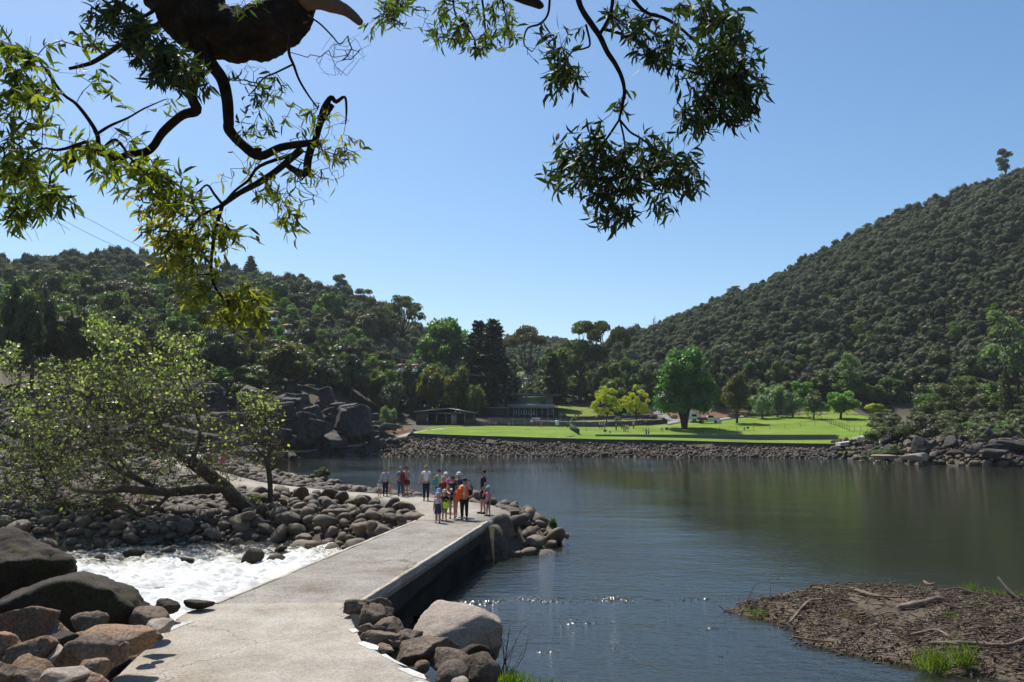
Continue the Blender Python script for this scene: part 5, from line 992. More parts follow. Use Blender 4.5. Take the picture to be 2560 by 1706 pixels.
cluster(['t', 't2', 't3', 't4', 't5'], [(975, 30, 40, 40, 26), (940, 70, 30, 20, 8), (1010, 10, 40, 20, 18), (1060, 50, 50, 50, 10, .3), (1120, 85, 50, 30, 22), (1150, 30, 60, 40, 30), (1190, 105, 45, 25, 22), (1240, 40, 55, 45, 40), (1270, 95, 25, 25, 9), (1220, 110, 30, 25, 8)], 'eucalypt', 16, 5.0, (.045, .085))
cluster(['r', 'r2', 'r3', 'r3b', 'r4', 'r8', 'r9'], [(1400, 105, 45, 30, 14), (1415, 165, 45, 40, 26), (1425, 210, 50, 35, 20), (1380, 210, 25, 30, 8), (1560, 40, 50, 40, 20), (1475, 330, 50, 40, 14), (1440, 380, 60, 50, 44), (1500, 400, 60, 60, 50), (1420, 440, 60, 45, 36), (1480, 470, 60, 40, 34), (1570, 420, 60, 60, 44), (1540, 480, 60, 40, 30), (1640, 370, 60, 40, 30), (1690, 400, 60, 50, 40), (1720, 450, 50, 45, 30), (1630, 460, 60, 50, 40), (1520, 535, 45, 35, 26), (1570, 540, 40, 20, 10), (1660, 520, 40, 30, 14), (1560, 250, 15, 40, 4), (1340, 110, 50, 60, 12, .2)], 'eucalypt_dark', 17, 3.8, (.072, .125))
cluster(['r5', 'r6', 'r7'], [(1580, 60, 45, 40, 18), (1630, 90, 50, 50, 30), (1610, 140, 50, 40, 22), (1680, 130, 50, 40, 22), (1720, 30, 50, 40, 18), (1790, 40, 50, 45, 36), (1840, 60, 45, 50, 26), (1780, 110, 60, 50, 44), (1840, 130, 60, 50, 54), (1800, 190, 70, 55, 70), (1860, 200, 55, 50, 50), (1820, 250, 70, 50, 64), (1880, 240, 35, 40, 18), (1760, 270, 55, 40, 36), (1740, 310, 50, 35, 24), (1840, 295, 50, 30, 30), (1730, 210, 50, 40, 16), (1690, 290, 25, 35, 8)], 'eucalypt_dark', 18, 3.9, (.07, .12))
# sprouting tree leaning out of the boulder field on the left, and the thin one beside it
def bigtree(name, label, limbsP, ell, Y0, seed, leafn, spread, base):
    e = empty(name, base); tag(e, label, 'tree'); r = np.random.default_rng(seed); off = tuple(-x for x in base); nodes = []; first = True; br = Acc(); 
    for pts, rad in limbsP:
        P = [tuple(at(p[0], p[1], Y0 + (p[2] if len(p) > 2 else 0))) for p in pts]; V, Q, T = sweep(P, np.array(rad) * .72 / FPX * Y0, 10, .2, 3, seed, 4); a = Acc() if first else br; a.add(V, Q, T)
        if first: o = a.obj('trunk', M['bark_grey'], e, True); o.location = off; first = False
        nodes.append(polyline(P, .35))
    nodes = np.concatenate(nodes); A = []; lf = []
    for q in ell:
        for _ in range(int(q[4] * 1.5)):
            s = math.sqrt(r.random()); t = r.uniform(0, 6.28); A.append(at(q[0] + q[2] * s * math.cos(t), q[1] + q[3] * s * math.sin(t), Y0 + r.normal(0, spread))[:]); lf.append(q[5] if len(q) > 5 else 1)
    A = np.array(A); B, par, tips = grow(nodes, A, .28, .05, -.03, seed); n0 = len(nodes); V, Q = twigmesh(B, par, n0, .0062, .05, .38); br.add(V, Q); o = br.obj('branches', M['bark_grey'], e); o.location = off
    # side twiglets
    i = r.integers(n0, len(B), int(len(B) * 3.4)); P0 = B[i]; P1 = P0 + r.normal(0, .26, P0.shape); V, Q = frusta(P0, P1, np.full(len(i), .0075), np.full(len(i), .004), 3); a = Acc(); a.add(V, Q); o = a.obj('twigs', M['twig_grey'], e); o.location = off
    P = []; 
    for tid in tips:
        f = lf[int(((A - B[tid]) ** 2).sum(1).argmin())]; m = int(leafn * f * r.uniform(.4, 1.6) + r.random())
        for _ in range(m): P.append(B[tid] + r.normal(0, .16, 3))
    P = np.array(P); V, Q = quads_at(P, r.normal(0, 1, P.shape), .165, .8, .5, r); a = Acc(); a.add(V, Q, None, np.repeat(r.random(len(P)), 4)); o = a.obj('foliage', G['sprout'], e); o.location = off
    return e
g0 = ong(640, 1292, .7)
bigtree('leaning_tree', 'wide leaning tree with grey tangled twigs and fresh sprouting leaves over the left boulders', [
 ([(655, 1305, 0), (600, 1262, 0), (560, 1215, 0), (520, 1185, 0), (480, 1155, 0)], [30, 27, 24, 22, 20]), ([(480, 1155), (430, 1130), (405, 1080), (390, 1040), (375, 1010)], [13, 11, 9, 8, 6]), ([(375, 1010), (330, 990), (290, 975)], [6, 4, 3]), ([(375, 1015), (385, 960), (400, 900), (380, 850)], [5, 4, 3, 2]),
 ([(565, 1220, 0), (490, 1225, -1), (430, 1232, -2), (370, 1228, -3), (300, 1222, -4), (250, 1232, -5), (180, 1222, -5)], [17, 16, 14, 12, 10, 8, 6]), ([(400, 1230, -2), (350, 1200, -2), (300, 1180, -2), (270, 1160, -2)], [11, 9, 6, 4]),
 ([(270, 1090, 1), (262, 1050, 1), (250, 1010, 1), (205, 985, 1), (150, 962, 1), (100, 955, 1), (40, 960, 1), (-20, 985, 1)], [5, 7, 7, 6, 5, 5, 4, 3]), ([(340, 1200, 0), (290, 1130, 1), (268, 1085, 1)], [6, 6, 6]), ([(420, 1120), (340, 1080), (260, 1100), (180, 1130), (100, 1170)], [6, 5, 4, 3, 2]), ([(430, 1232, -2), (360, 1290, -3), (300, 1260, -4), (200, 1290, -5)], [7, 5, 4, 3]), ([(480, 1155), (500, 1080, 1), (480, 1000, 1), (450, 950, 1)], [9, 6, 5, 3])],
 [(440, 880, 60, 60, 60, 2.4), (400, 960, 90, 60, 130, 1.6), (300, 940, 100, 60, 120, 1.2), (480, 960, 60, 60, 60, 1), (200, 960, 110, 60, 130, 1.3), (100, 1000, 100, 80, 130, 1.3), (60, 1080, 80, 80, 120, 1.2), (180, 1080, 120, 80, 200, .7), (300, 1040, 120, 70, 200, .7), (420, 1050, 100, 80, 150, .7), (500, 1100, 80, 80, 90, .5), (90, 1180, 100, 70, 190, .9), (220, 1170, 120, 60, 200, .8), (350, 1140, 100, 60, 150, .8), (60, 1260, 90, 60, 130, .7), (160, 1290, 110, 50, 120, .6), (290, 1250, 110, 50, 110, .6), (450, 1190, 70, 50, 60, .6), (20, 900, 30, 40, 20, 3), (280, 830, 60, 30, 26, 4), (240, 810, 30, 25, 12, 5), (330, 860, 30, 20, 8, 3), (570, 1160, 60, 60, 50, .5)], 36.5, 31, 1.9, 1.6, (g0.x, 37.0, .6))
g1 = ong(674, 1310, .6)
bigtree('slender_tree', 'slender dark stemmed tree with sparse sprouting leaves between the leaning tree and the path', [
 ([(678, 1305), (676, 1250), (674, 1195), (668, 1150), (680, 1120)], [8, 8, 8, 7, 5]), ([(674, 1180), (700, 1150), (720, 1130)], [4, 3, 2]), ([(670, 1150), (640, 1120), (620, 1080), (600, 1040)], [5, 4, 3, 2]), ([(680, 1120), (665, 1060), (650, 1010), (640, 985)], [4, 3, 2, 1.5])],
 [(650, 1010, 40, 30, 26, 3), (620, 1060, 60, 50, 50, 1), (680, 1040, 40, 50, 30, 1), (590, 1110, 60, 50, 50, .6), (660, 1130, 50, 40, 40, .6), (610, 1000, 20, 20, 7, 4)], 37.5, 32, 1.5, 1.0, (g1.x, 37.5, .6))
# ---------------------------------------------------------------- far lawn, walls, pool, buildings
def grassmat(name, c1, c2, c3, sc=.8):
    return surf(name, [(.3, c1), (.5, c2), (.7, c3)], sc, .9, .5, 40, space='World', fine=(9, .8, 1.15), spec=.1, dist=.06)
M['lawn'] = grassmat('lawn', (.105, .17, .018), (.145, .22, .024), (.20, .25, .05), .16)
M['lawn_dry'] = grassmat('lawn_dry', (.11, .15, .025), (.16, .19, .035), (.2, .21, .05), .2)
M['mulch'] = surf('mulch', [(.3, (.13, .06, .035)), (.7, (.22, .11, .065))], .8, .95, .5, 8, space='World')
M['road'] = concmat('road_asphalt', (.20, .195, .185), (.27, .26, .25), 6, .85)
M['white'] = plain('white_paint', (.74, .74, .72), .5); M['black'] = plain('black_paint', (.02, .02, .022), .5); M['steel'] = plain('galvanised_steel', (.30, .31, .32), .45, .6); M['glassd'] = plain('dark_glass', (.02, .03, .03), .08)
M['stone'] = surf('dark_stone_wall', [(.3, (.03, .026, .022)), (.7, (.09, .078, .065))], 3, .9, .6, 5, space='World')
def sheet(name, cols, mat, off=.06, nx=160, ny=20, zf=None):       # cols: (px, Ynear, Yfar)
    c = np.array(cols, float); px = np.linspace(c[0, 0], c[-1, 0], nx); a = np.interp(px, c[:, 0], c[:, 1]); b = np.interp(px, c[:, 0], c[:, 2]); t = np.linspace(0, 1, ny)[:, None]
    Y = a + (b - a) * t; X = (px - 1280) / FPX / (CP + .05 * SP) * Y; Z = H(X, Y) + off; V = np.stack([X, Y, Z], -1).reshape(-1, 3); i = np.arange(ny - 1)[:, None] * nx; j = np.arange(nx - 1)
    Q = np.stack([i + j, i + j + 1, i + nx + j + 1, i + nx + j], 2).reshape(-1, 4); return link(name, mesh(name, V, Q, None, True), mat)
LN = [(1012, 157.5, 160), (1040, 155.5, 168), (1100, 154, 180), (1180, 153.6, 183), (1300, 153, 181.5), (1450, 152.2, 181.5), (1600, 151.2, 184), (1700, 150.4, 196), (1800, 149, 196), (1900, 147.8, 204), (2100, 142.8, 204), (2160, 140, 196), (2205, 131, 160)]
tag(sheet('lawn', LN, M['lawn'], .10, 300, 40), kind='structure')
tag(sheet('lawn', [(1400, 186.5, 196), (1500, 186.5, 203), (1600, 187, 200), (1660, 188, 192)], M['lawn_dry'], .12), kind='structure')
tag(sheet('lawn', [(1395, 205, 236), (1440, 205, 238), (1475, 208, 236), (1500, 210, 225)], M['lawn_dry'], .12), kind='structure')
tag(sheet('garden_bed', [(1650, 200, 215), (1750, 200, 214), (1880, 206, 216), (1915, 207, 215)], M['mulch'], .12), kind='structure')
tag(sheet('garden_bed', [(955, 158, 168), (1000, 160, 166), (1035, 163, 170)], M['mulch'], .12), kind='structure')
def gpt(px, Y): x = (px - 1280) / FPX / (CP + .05 * SP) * Y; return (x, Y)
def groad(name, pts, w, mat, lift=.16):
    P = np.array([gpt(*p) for p in pts]); t = np.linspace(0, len(P) - 1, len(P) * 5); C = np.array([[np.interp(a, np.arange(len(P)), P[:, 0]), np.interp(a, np.arange(len(P)), P[:, 1])] for a in t]); Z = H(C[:, 0], C[:, 1]) + lift
    return tag(ribbon(name, C, Z, w, .4, mat, 2, .03), kind='structure')
groad('road', [(1560, 232), (1600, 222), (1640, 212), (1680, 203), (1705, 197), (1735, 193), (1780, 194), (1830, 201), (1870, 207), (1900, 209)], 4.5, M['road'])
groad('road', [(1700, 196), (1680, 190), (1655, 185.5)], 3.5, M['road'], .18)
groad('path', [(1210, 187.5), (1290, 187), (1400, 192), (1500, 199), (1600, 206), (1650, 208)], 2.0, M['road'], .17)
def wallrun(name, pts, z0f, z1f, thick, mat, label, cat='wall', lumpy=0.0):   # wall along ground points (px, Y)
    P = np.array([gpt(*p) for p in pts]); t = np.arange(len(P)); T = np.linspace(0, len(P) - 1, len(P) * 14); C = np.array([[np.interp(a, t, P[:, 0]), np.interp(a, t, P[:, 1])] for a in T]); g = H(C[:, 0], C[:, 1])
    D = np.gradient(C, axis=0); D /= np.linalg.norm(D, axis=1, keepdims=True); N = np.stack([-D[:, 1], D[:, 0]], 1) * thick / 2; n = len(C); nz = snoise(np.c_[C, g], 1.7, 2, 3) * lumpy
    L = C + N; R_ = C - N; V = np.concatenate([np.c_[L, g + z0f], np.c_[L, g + z1f + nz], np.c_[R_, g + z1f + nz], np.c_[R_, g + z0f]]); i = np.arange(n - 1)
    Q = np.concatenate([np.stack([k * n + i, k * n + i + 1, (k + 1) * n + i + 1, (k + 1) * n + i], 1) for k in range(3)] + [[[0, n, 2 * n, 3 * n]], [[n - 1, 4 * n - 1, 3 * n - 1, 2 * n - 1]]]); return tag(link(name, mesh(name, V, Q), mat), label, cat)
wallrun('retaining_wall', [(px, float(np.interp(px, CX, CY[:, 1])) + .05) for px in (1005, 1060, 1120, 1200, 1300, 1400, 1500, 1600, 1700, 1800, 1900, 2000, 2100, 2150)], -1.25, .20, .35, M['stone'], 'long dark retaining wall along the lake side of the far lawn')
wallrun('stone_wall', [(1190, 183.8), (1240, 182.5), (1300, 182), (1400, 182), (1500, 182.3), (1600, 184.5), (1665, 187)], -.3, 1.15, .5, M['stone'], 'dark stone wall behind the far lawn below the pavilion', 'wall', .1)
wallrun('garden_wall', [(1385, 203.6), (1440, 203.2), (1500, 204.5), (1580, 204), (1640, 205)], -.3, .8, .4, M['stone'], 'upper dark garden wall beside the ramp path behind the yellow trees', 'wall', .1)
def fence(pts, h, mat, label, wires=4, step=2.5, rp=.035, rw=.012, name='fence'):
    P = np.array([gpt(*p) for p in pts]); seg = np.linalg.norm(np.diff(P, axis=0), axis=1); cum = np.concatenate([[0], np.cumsum(seg)]); n = int(cum[-1] / step) + 1; s = np.linspace(0, cum[-1], n)
    X = np.interp(s, cum, P[:, 0]); Y = np.interp(s, cum, P[:, 1]); Z = H(X, Y); e = empty(name, (X[0], Y[0], Z[0])); off = (-X[0], -Y[0], -Z[0]); tag(e, label, 'fence')
    for k in range(n):
        a = Acc(); a.tube([(X[k], Y[k], Z[k] - .2), (X[k], Y[k], Z[k] + h)], rp, 5, sub=1); a.obj('post', mat, e).location = off
    a = Acc(); 
    for w in range(wires):
        z = Z + h * (w + 1) / wires * .98; p = np.stack([X, Y, z], 1); V, Q = frusta(p[:-1], p[1:], np.full(n - 1, rw), np.full(n - 1, rw), 3); a.add(V, Q)
    a.obj('wires', mat, e).location = off; return e
fence([(1195, 182.6), (1300, 181.2), (1400, 181.0), (1500, 181.4), (1600, 183.3)], 1.9, M['steel'], 'galvanised pool fence in front of the dark stone wall', 6, 2.6)
fence([(1430, 172), (1475, 168), (1600, 166), (1750, 166), (1900, 170), (2050, 176), (2200, 178)], 1.1, M['black'], 'low thin black fence crossing the lawn around the pool', 4, 4)
fence([(2060, 182), (2090, 172), (2120, 160), (2160, 156), (2210, 158)], 1.3, M['black'], 'black fence curving down the lawn beside the white concrete block', 7, 1.6)
# shade screen, pool
gx = gpt(1423, 174); gx2 = gpt(1447, 160); gz = h1(*gx); gz2 = h1(*gx2)
a = Acc(); d = .05; a.add([(gx[0], gx[1], gz + .1), (gx2[0], gx2[1], gz2 + .1), (gx2[0], gx2[1], gz2 + 1.3), (gx[0], gx[1], gz + 1.5), (gx[0] + d, gx[1] + d, gz + .1), (gx2[0] + d, gx2[1] + d, gz2 + .1), (gx2[0] + d, gx2[1] + d, gz2 + 1.3), (gx[0] + d, gx[1] + d, gz + 1.5)], [[0, 1, 2, 3], [7, 6, 5, 4], [3, 2, 6, 7], [0, 4, 5, 1], [1, 5, 6, 2], [0, 3, 7, 4]])
M['shade'] = plain('green_shade_cloth', (.02, .05, .035), .9)
tag(a.obj('shade_screen', M['shade']), 'dark green screen standing on the lawn left of the pool', 'screen')
pool = empty('swimming_pool', (*gpt(1800, 160), 3.2)); tag(pool, 'long swimming pool with a dark rim along the front of the far lawn', 'pool')
pa, pb = gpt(1487, 158.5), gpt(2085, 149.5); pa2, pb2 = gpt(1487, 165), gpt(2095, 159)
zz = max(h1(*p) for p in (pa, pb, pa2, pb2)) ; zz = zz - .12; off = tuple(-v for v in pool.location)
M['tile'] = plain('pool_rim', (.13, .13, .13), .6); M['poolw'] = plain('pool_water', (.10, .28, .38), .05)
o = prism('rim', [pa, pb, (pb[0], pb[1] + .5), (pa[0], pa[1] + .5)], zz - 1.4, zz, M['tile'], pool); o.location = off
o = prism('water', [(pa[0], pa[1] + .52), (pb[0], pb[1] + .52), pb2, pa2], zz - .6, zz - .08, M['poolw'], pool); o.location = off
# pavilion ---------------------------------------------------------------
def frame(px, Y, z=None): x, y = gpt(px, Y); return (x, y, h1(x, y) if z is None else z)
M['conc'] = surf('pavilion_concrete', [(.3, (.27, .28, .27)), (.7, (.36, .37, .355))], .6, .85, .3, 5); M['dgrey'] = plain('dark_panel', (.08, .095, .095), .6); M['glass_green'] = plain('green_glass', (.26, .36, .30), .2); M['curtain'] = plain('pale_blue_panel', (.5, .56, .66), .8); M['blue'] = plain('dark_blue_panel', (.03, .05, .14), .7); M['wood_dark'] = plain('brown_timber', (.10, .065, .04), .8)
Yp = 206; u_ = Yp / FPX
pav = empty('pavilion', frame(1300, Yp, 7.4)); tag(pav, 'long two storey pavilion with flat roof and glazed gallery behind the far lawn', 'building')
ox = pav.location[0]
def PX(px): return (px - 1300) * u_
def PZf(py): return at(1300, py, Yp).z - pav.location[2]
def pb_(name, x0, x1, y0, y1, d0, d1, mat):
    a = Acc(); a.box(PX(x0), PX(x1), d0, d1, PZf(y1), PZf(y0)); return a.obj(name, mat, pav)
pb_('roof', 1210, 1400, 986, 990, -1.4, 9.5, M['dgrey']); pb_('wall', 1213, 1268, 990.2, 1052, 0, 8, M['dgrey']); pb_('wall', 1268.3, 1384, 1021, 1052, 2.2, 8, M['dgrey']); pb_('balcony', 1267, 1385, 1010.5, 1021, -.6, 8, M['conc'])
pb_('glazing', 1269, 1383, 990.2, 1010.3, 2.4, 2.6, M['glass_green']); pb_('core', 1271, 1381, 990.2, 1010.2, 4.5, 7.8, M['dgrey'])
pb_('white_panel', 1243, 1261, 992, 1016, -.08, -.02, M['conc']); w = pb_('window', 1248, 1256, 996, 1008, -.14, -.09, M['glassd']); pb_('slab', 1213, 1267, 1018, 1021, -.5, -.02, M['conc'])
for k in range(5): pb_('window', 1216 + k * 5, 1219.5 + k * 5, 1000, 1015, -.12, -.03, M['glass_green'])
for k in range(13): pb_('mullion', 1269 + k * 9.4, 1269.8 + k * 9.4, 990.2, 1010.3, 2.2, 2.38, M['steel'])
for k in range(9): pb_('door_panel', 1283 + k * 6.3, 1286.6 + k * 6.3, 1023.5, 1044, 1.95, 2.15, M['curtain'])
for k in range(5): pb_('door', 1340 + k * 7.5, 1345.5 + k * 7.5, 1023.5, 1044, 1.95, 2.15, M['blue'] if k != 4 else M['wood_dark'])
for k in range(9): pb_('column', 1269 + k * 14.2, 1270.6 + k * 14.2, 1021.2, 1052, -.45, -.15, M['conc'])
pb_('handrail', 1268, 1384, 1007.2, 1007.9, -.55, -.45, M['steel']); pb_('upper_cabin', 1340, 1372, 992, 1010, 3.0, 4.4, M['glass_green'])
for k in range(3): pb_('window', 1344 + k * 9, 1350 + k * 9, 997, 1007, 2.7, 2.98, M['glassd'])
pb_('base', 1213, 1386, 1045, 1062, -1.6, 0, M['stone'])
# long open shed
Ys = 184; u_ = Ys / FPX; shed = empty('shed', frame(1115, Ys, 6.2)); tag(shed, 'long low open fronted shed with a shallow pale roof left of the pavilion', 'shed')
def SX(px): return (px - 1115) * u_
def SZ(py): return at(1115, py, Ys).z - shed.location[2]
a = Acc(); 
for (x0, z0, x1, z1) in [(1036, 1029, 1120, 1020.5), (1120, 1020.5, 1192, 1032)]:
    a.add([(SX(x0), -1, SZ(z0)), (SX(x1), -1, SZ(z1)), (SX(x1), 8, SZ(z1) + .2), (SX(x0), 8, SZ(z0) + .2), (SX(x0), -1, SZ(z0) - .22), (SX(x1), -1, SZ(z1) - .22), (SX(x1), 8, SZ(z1) - .02), (SX(x0), 8, SZ(z0) - .02)], [[0, 1, 2, 3], [7, 6, 5, 4], [0, 4, 5, 1], [2, 6, 7, 3], [0, 3, 7, 4], [1, 5, 6, 2]])
a.obj('roof', M['steel'], shed)
def sb(name, x0, x1, y0, y1, d0, d1, mat): a = Acc(); a.box(SX(x0), SX(x1), d0, d1, SZ(y1), SZ(y0)); return a.obj(name, mat, shed)
M['brown_wall'] = plain('brown_cladding', (.10, .075, .055), .85)
sb('end_wall', 1041, 1066, 1031, 1062, 0, 7, M['brown_wall']); sb('back_wall', 1066.2, 1186, 1033, 1062, 6.6, 7, M['dgrey']); sb('beam', 1066.2, 1188, 1032.5, 1035, -.1, .15, M['dgrey'])
for k in range(6): sb('post', 1068 + k * 23.4, 1070 + k * 23.4, 1035.1, 1062, -.1, .1, M['steel'])
sb('partition', 1128, 1142, 1035.1, 1062, .3, .5, M['conc']); sb('low_wall', 1160, 1186, 1048, 1062, .25, .4, M['brown_wall'])
# green shed, pale sheds and a house on the ridge
def simplehouse(name, px, Y, wpx, ytop, ybase, depth, wallm, roofm, label, roofh=.35, over=.3, wins=0, cat='building'):
    x, y = gpt(px, Y); zt = at(px, ytop, Y).z; zb = min(at(px, ybase, Y).z, h1(x, y)); w = wpx / FPX * Y / 2; e = empty(name, (x, y, zb)); hh = zt - zb; tag(e, label, cat)
    a = Acc(); a.box(-w, w, 0, depth, -.5, hh); a.obj('wall', wallm, e); a = Acc(); a.add([(-w - over, -over, hh), (w + over, -over, hh), (w + over, depth + over, hh), (-w - over, depth + over, hh), (-w * .9, depth / 2, hh + roofh), (w * .9, depth / 2, hh + roofh), (-w - over, -over, hh + .1), (w + over, -over, hh + .1), (w + over, depth + over, hh + .1), (-w - over, depth + over, hh + .1)], [[3, 2, 1, 0], [6, 7, 5, 4], [8, 9, 4, 5], [0, 1, 7, 6], [2, 3, 9, 8], [1, 2, 8, 7], [3, 0, 6, 9]], [[7, 8, 5], [9, 6, 4]]); a.obj('roof', roofm, e)
    for k in range(wins): a = Acc(); xx = -w + (k + .5) * 2 * w / wins; a.box(xx - w / wins * .5, xx + w / wins * .5, -.06, -.01, hh * .35, hh * .8); a.obj('window', M['glassd'], e)
    a = Acc(); a.box(w * .62, w * .8, -.07, -.012, 0, hh * .33 + .5 if wins else hh * .75); a.obj('door', M['dgrey'], e)
    return e
M['green_wall'] = plain('green_cladding', (.045, .08, .06), .7)
simplehouse('green_shed', 1958, 208, 104, 1020, 1052, 8, M['green_wall'], M['green_wall'], 'big dark green shed behind the pale willows', .2, .1)
simplehouse('hut', 1762, 214, 56, 1006, 1040, 5, M['brown_wall'], M['white'], 'brown hut with a white roof edge behind the big green tree', .25, .8, 2)
simplehouse('hut', 1206, 226, 20, 962, 990, 4, M['white'], M['steel'], 'small white walled hut between the olive trees and the dark cedar', .3, .2)
simplehouse('house', 1396, 640, 44, 846, 856, 12, M['conc'], M['dgrey'], 'flat grey house on the far ridge in the gap between the hills', 1, .8, 4)
simplehouse('house', 520, 330, 74, 706, 728, 9, M['dgrey'], M['steel'], 'long grey house on the left hillside behind the hanging leaves', .8, .9, 5)
# vehicles
M['tyre'] = plain('tyre_rubber', (.02, .02, .02), .8); M['carwhite'] = plain('white_car_paint', (.72, .73, .74), .3); M['lamp'] = plain('lamp_glass', (.6, .55, .45), .2)
def wheel(parent, x, y, r=.36, w=.24):
    a = Acc(); n = 16; ang = np.arange(n) * 2 * np.pi / n; V = [(x + r * f * math.cos(t), y + s * w / 2, r + r * f * math.sin(t)) for s in (-1, 1) for f in (1, .6) for t in ang]; j = np.arange(n); k = (j + 1) % n
    a.add(V, np.concatenate([np.stack([j, k, 2 * n + k, 2 * n + j], 1), np.stack([j, k, n + k, n + j], 1), np.stack([2 * n + j, 2 * n + k, 3 * n + k, 3 * n + j], 1)])); o = a.obj('wheel', M['tyre'], parent)
    a = Acc(); V = [(x + r * .61 * math.cos(t), y + s * w * .4, r + r * .61 * math.sin(t)) for s in (-1, 1) for t in ang]; a.add(V + [(x, y - w * .45, r), (x, y + w * .45, r)], None, np.concatenate([np.stack([j, k, np.full(n, 2 * n)], 1), np.stack([n + j, n + k, np.full(n, 2 * n + 1)], 1)])); a.obj('rim', M['steel'], o)
def extr(name, prof, y0, y1, mat, parent):
    n = len(prof); bm = bmesh.new(); A = [bm.verts.new((p[0], y0, p[1])) for p in prof]; B = [bm.verts.new((p[0], y1, p[1])) for p in prof]; bm.faces.new(A); bm.faces.new(B[::-1])
    for i in range(n): bm.faces.new((A[i], B[i], B[(i + 1) % n], A[(i + 1) % n]))
    bmesh.ops.recalc_face_normals(bm, faces=bm.faces); me = bpy.data.meshes.new(name); bm.to_mesh(me); bm.free(); return link(name, me, mat, parent)
x, y = gpt(1768, 187.5); ute = empty('utility_truck', (x, y, h1(x, y) + .15), R(-6)); tag(ute, 'white utility truck with a dark tray parked beside the big green tree', 'truck')
extr('body', [(-.3, .45), (2.5, .45), (2.55, .95), (2.4, 1.1), (1.5, 1.2), (.95, 1.75), (-.2, 1.78), (-.3, 1.2)], -.9, .9, M['carwhite'], ute); extr('tray', [(-2.5, .6), (-.35, .6), (-.35, 1.25), (-2.5, 1.25)], -.95, .95, M['dgrey'], ute)
extr('side_window', [(-.1, 1.22), (1.3, 1.22), (.88, 1.66), (-.1, 1.68)], -.915, -.905, M['glassd'], ute); extr('bumper', [(2.5, .45), (2.7, .45), (2.7, .7), (2.5, .7)], -.85, .85, M['steel'], ute)
for yy in (-.62, .62): a = Acc(); a.box(2.5, 2.6, yy - .16, yy + .16, .78, .95); a.obj('headlight', M['lamp'], ute)
for xx in (1.75, -1.55):
    for yy in (-.82, .82): wheel(ute, xx, yy)
x, y = gpt(1733, 190.5); car = empty('caravan', (x, y, h1(x, y) + .15), R(-8)); tag(car, 'white rounded trailer van behind the trunks of the big green tree', 'trailer')
extr('body', [(-1.3, .5), (1.3, .5), (1.5, 1.0), (1.4, 1.9), (.9, 2.35), (-.8, 2.4), (-1.35, 2.0), (-1.45, 1.1)], -.9, .9, M['carwhite'], car); extr('window', [(-.6, 1.3), (.5, 1.3), (.5, 1.8), (-.6, 1.8)], -.93, -.91, M['glassd'], car)
for yy in (-.8, .8): wheel(car, 0, yy)
x, y = gpt(1895, 203); tr_ = empty('box_trailer', (x, y, h1(x, y) + .1), R(3)); tag(tr_, 'small white box trailer standing left of the green shed', 'trailer')
extr('body', [(-1.5, .5), (1.5, .5), (1.5, 1.9), (-1.5, 1.9)], -.8, .8, M['carwhite'], tr_); extr('side_panel', [(-1.4, .6), (-.1, .6), (-.1, 1.8), (-1.4, 1.8)], -.83, -.81, M['steel'], tr_)
for yy in (-.75, .75): wheel(tr_, 0, yy)
# white concrete block and ramp by the right end of the pool
x, y = gpt(2152, 141); z = h1(x, y); e = empty('concrete_ramp', (x, y, z)); tag(e, 'white concrete block with a ramp at the right end of the lawn', 'ramp')
extr('block', [(-1.5, -.6), (1.7, -.6), (1.9, .3), (1.7, .95), (-.2, 1.0), (-.3, .75), (-1.5, .7)], -1, 1.2, M['whiteconc'], e); extr('ramp', [(-4.6, -.8), (-1.55, -.8), (-1.55, .12), (-4.6, -.25)], -1.2, 1, M['whiteconc'], e)
for k in range(3): a = Acc(); a.box(-1.1 + k * .9, -1.0 + k * .9, -1.02, -.96, 1.0 if k > 1 else .7, 1.8); a.obj('post', M['steel'], e)
# signs, bins, seats on the lawn
def sign(px, Y, w, h, zc, mat, label, posts=1):
    x, y = gpt(px, Y); z = h1(x, y); e = empty('sign', (x, y, z)); tag(e, label, 'sign'); a = Acc(); a.box(-w / 2, w / 2, -.03, .03, zc, zc + h); a.obj('board', mat, e)
    for k in range(posts): a = Acc(); xx = 0 if posts == 1 else (-w * .4 + k * w * .8); a.tube([(xx, .06, -.2), (xx, .06, zc + h * .9)], .03, 5, sub=1); a.obj('post', M['steel'], e)
M['signblue'] = plain('pale_blue_sign', (.30, .48, .60), .5)
sign(1032, 160.5, .7, .8, .15, M['conc'], 'white notice board at the left tip of the lawn', 2); sign(1795, 184, 1.0, .5, .5, M['signblue'], 'pale blue sign board in front of the white utility truck', 2); sign(1523, 163, .4, .5, .35, M['signblue'], 'small pale blue sign left of the two people standing by the pool'); sign(1511, 164, .6, .4, .5, M['black'], 'black sign board at the left end of the pool')
sign(1651, 168, .4, .5, .4, M['signblue'], 'small pale blue sign on the fence left of the big green tree'); sign(1664, 168, .6, .45, .5, M['black'], 'black sign beside the pale blue one in front of the big tree'); sign(1857, 169, .4, .6, .3, M['signblue'], 'pale blue sign on the fence right of the big green tree'); sign(1866, 169, .5, .4, .5, M['black'], 'black sign on the fence right of the big green tree')
sign(1392, 180.2, .8, 1.1, .5, M['white'], 'white notice on the pool fence below the pavilion'); sign(1329, 180.8, .6, .4, 1.1, M['white'], 'small white sign on the pool fence left of the larger notice'); sign(2197, 128.5, .9, .8, .3, M['white'], 'white board at the lake end of the white concrete ramp', 2)
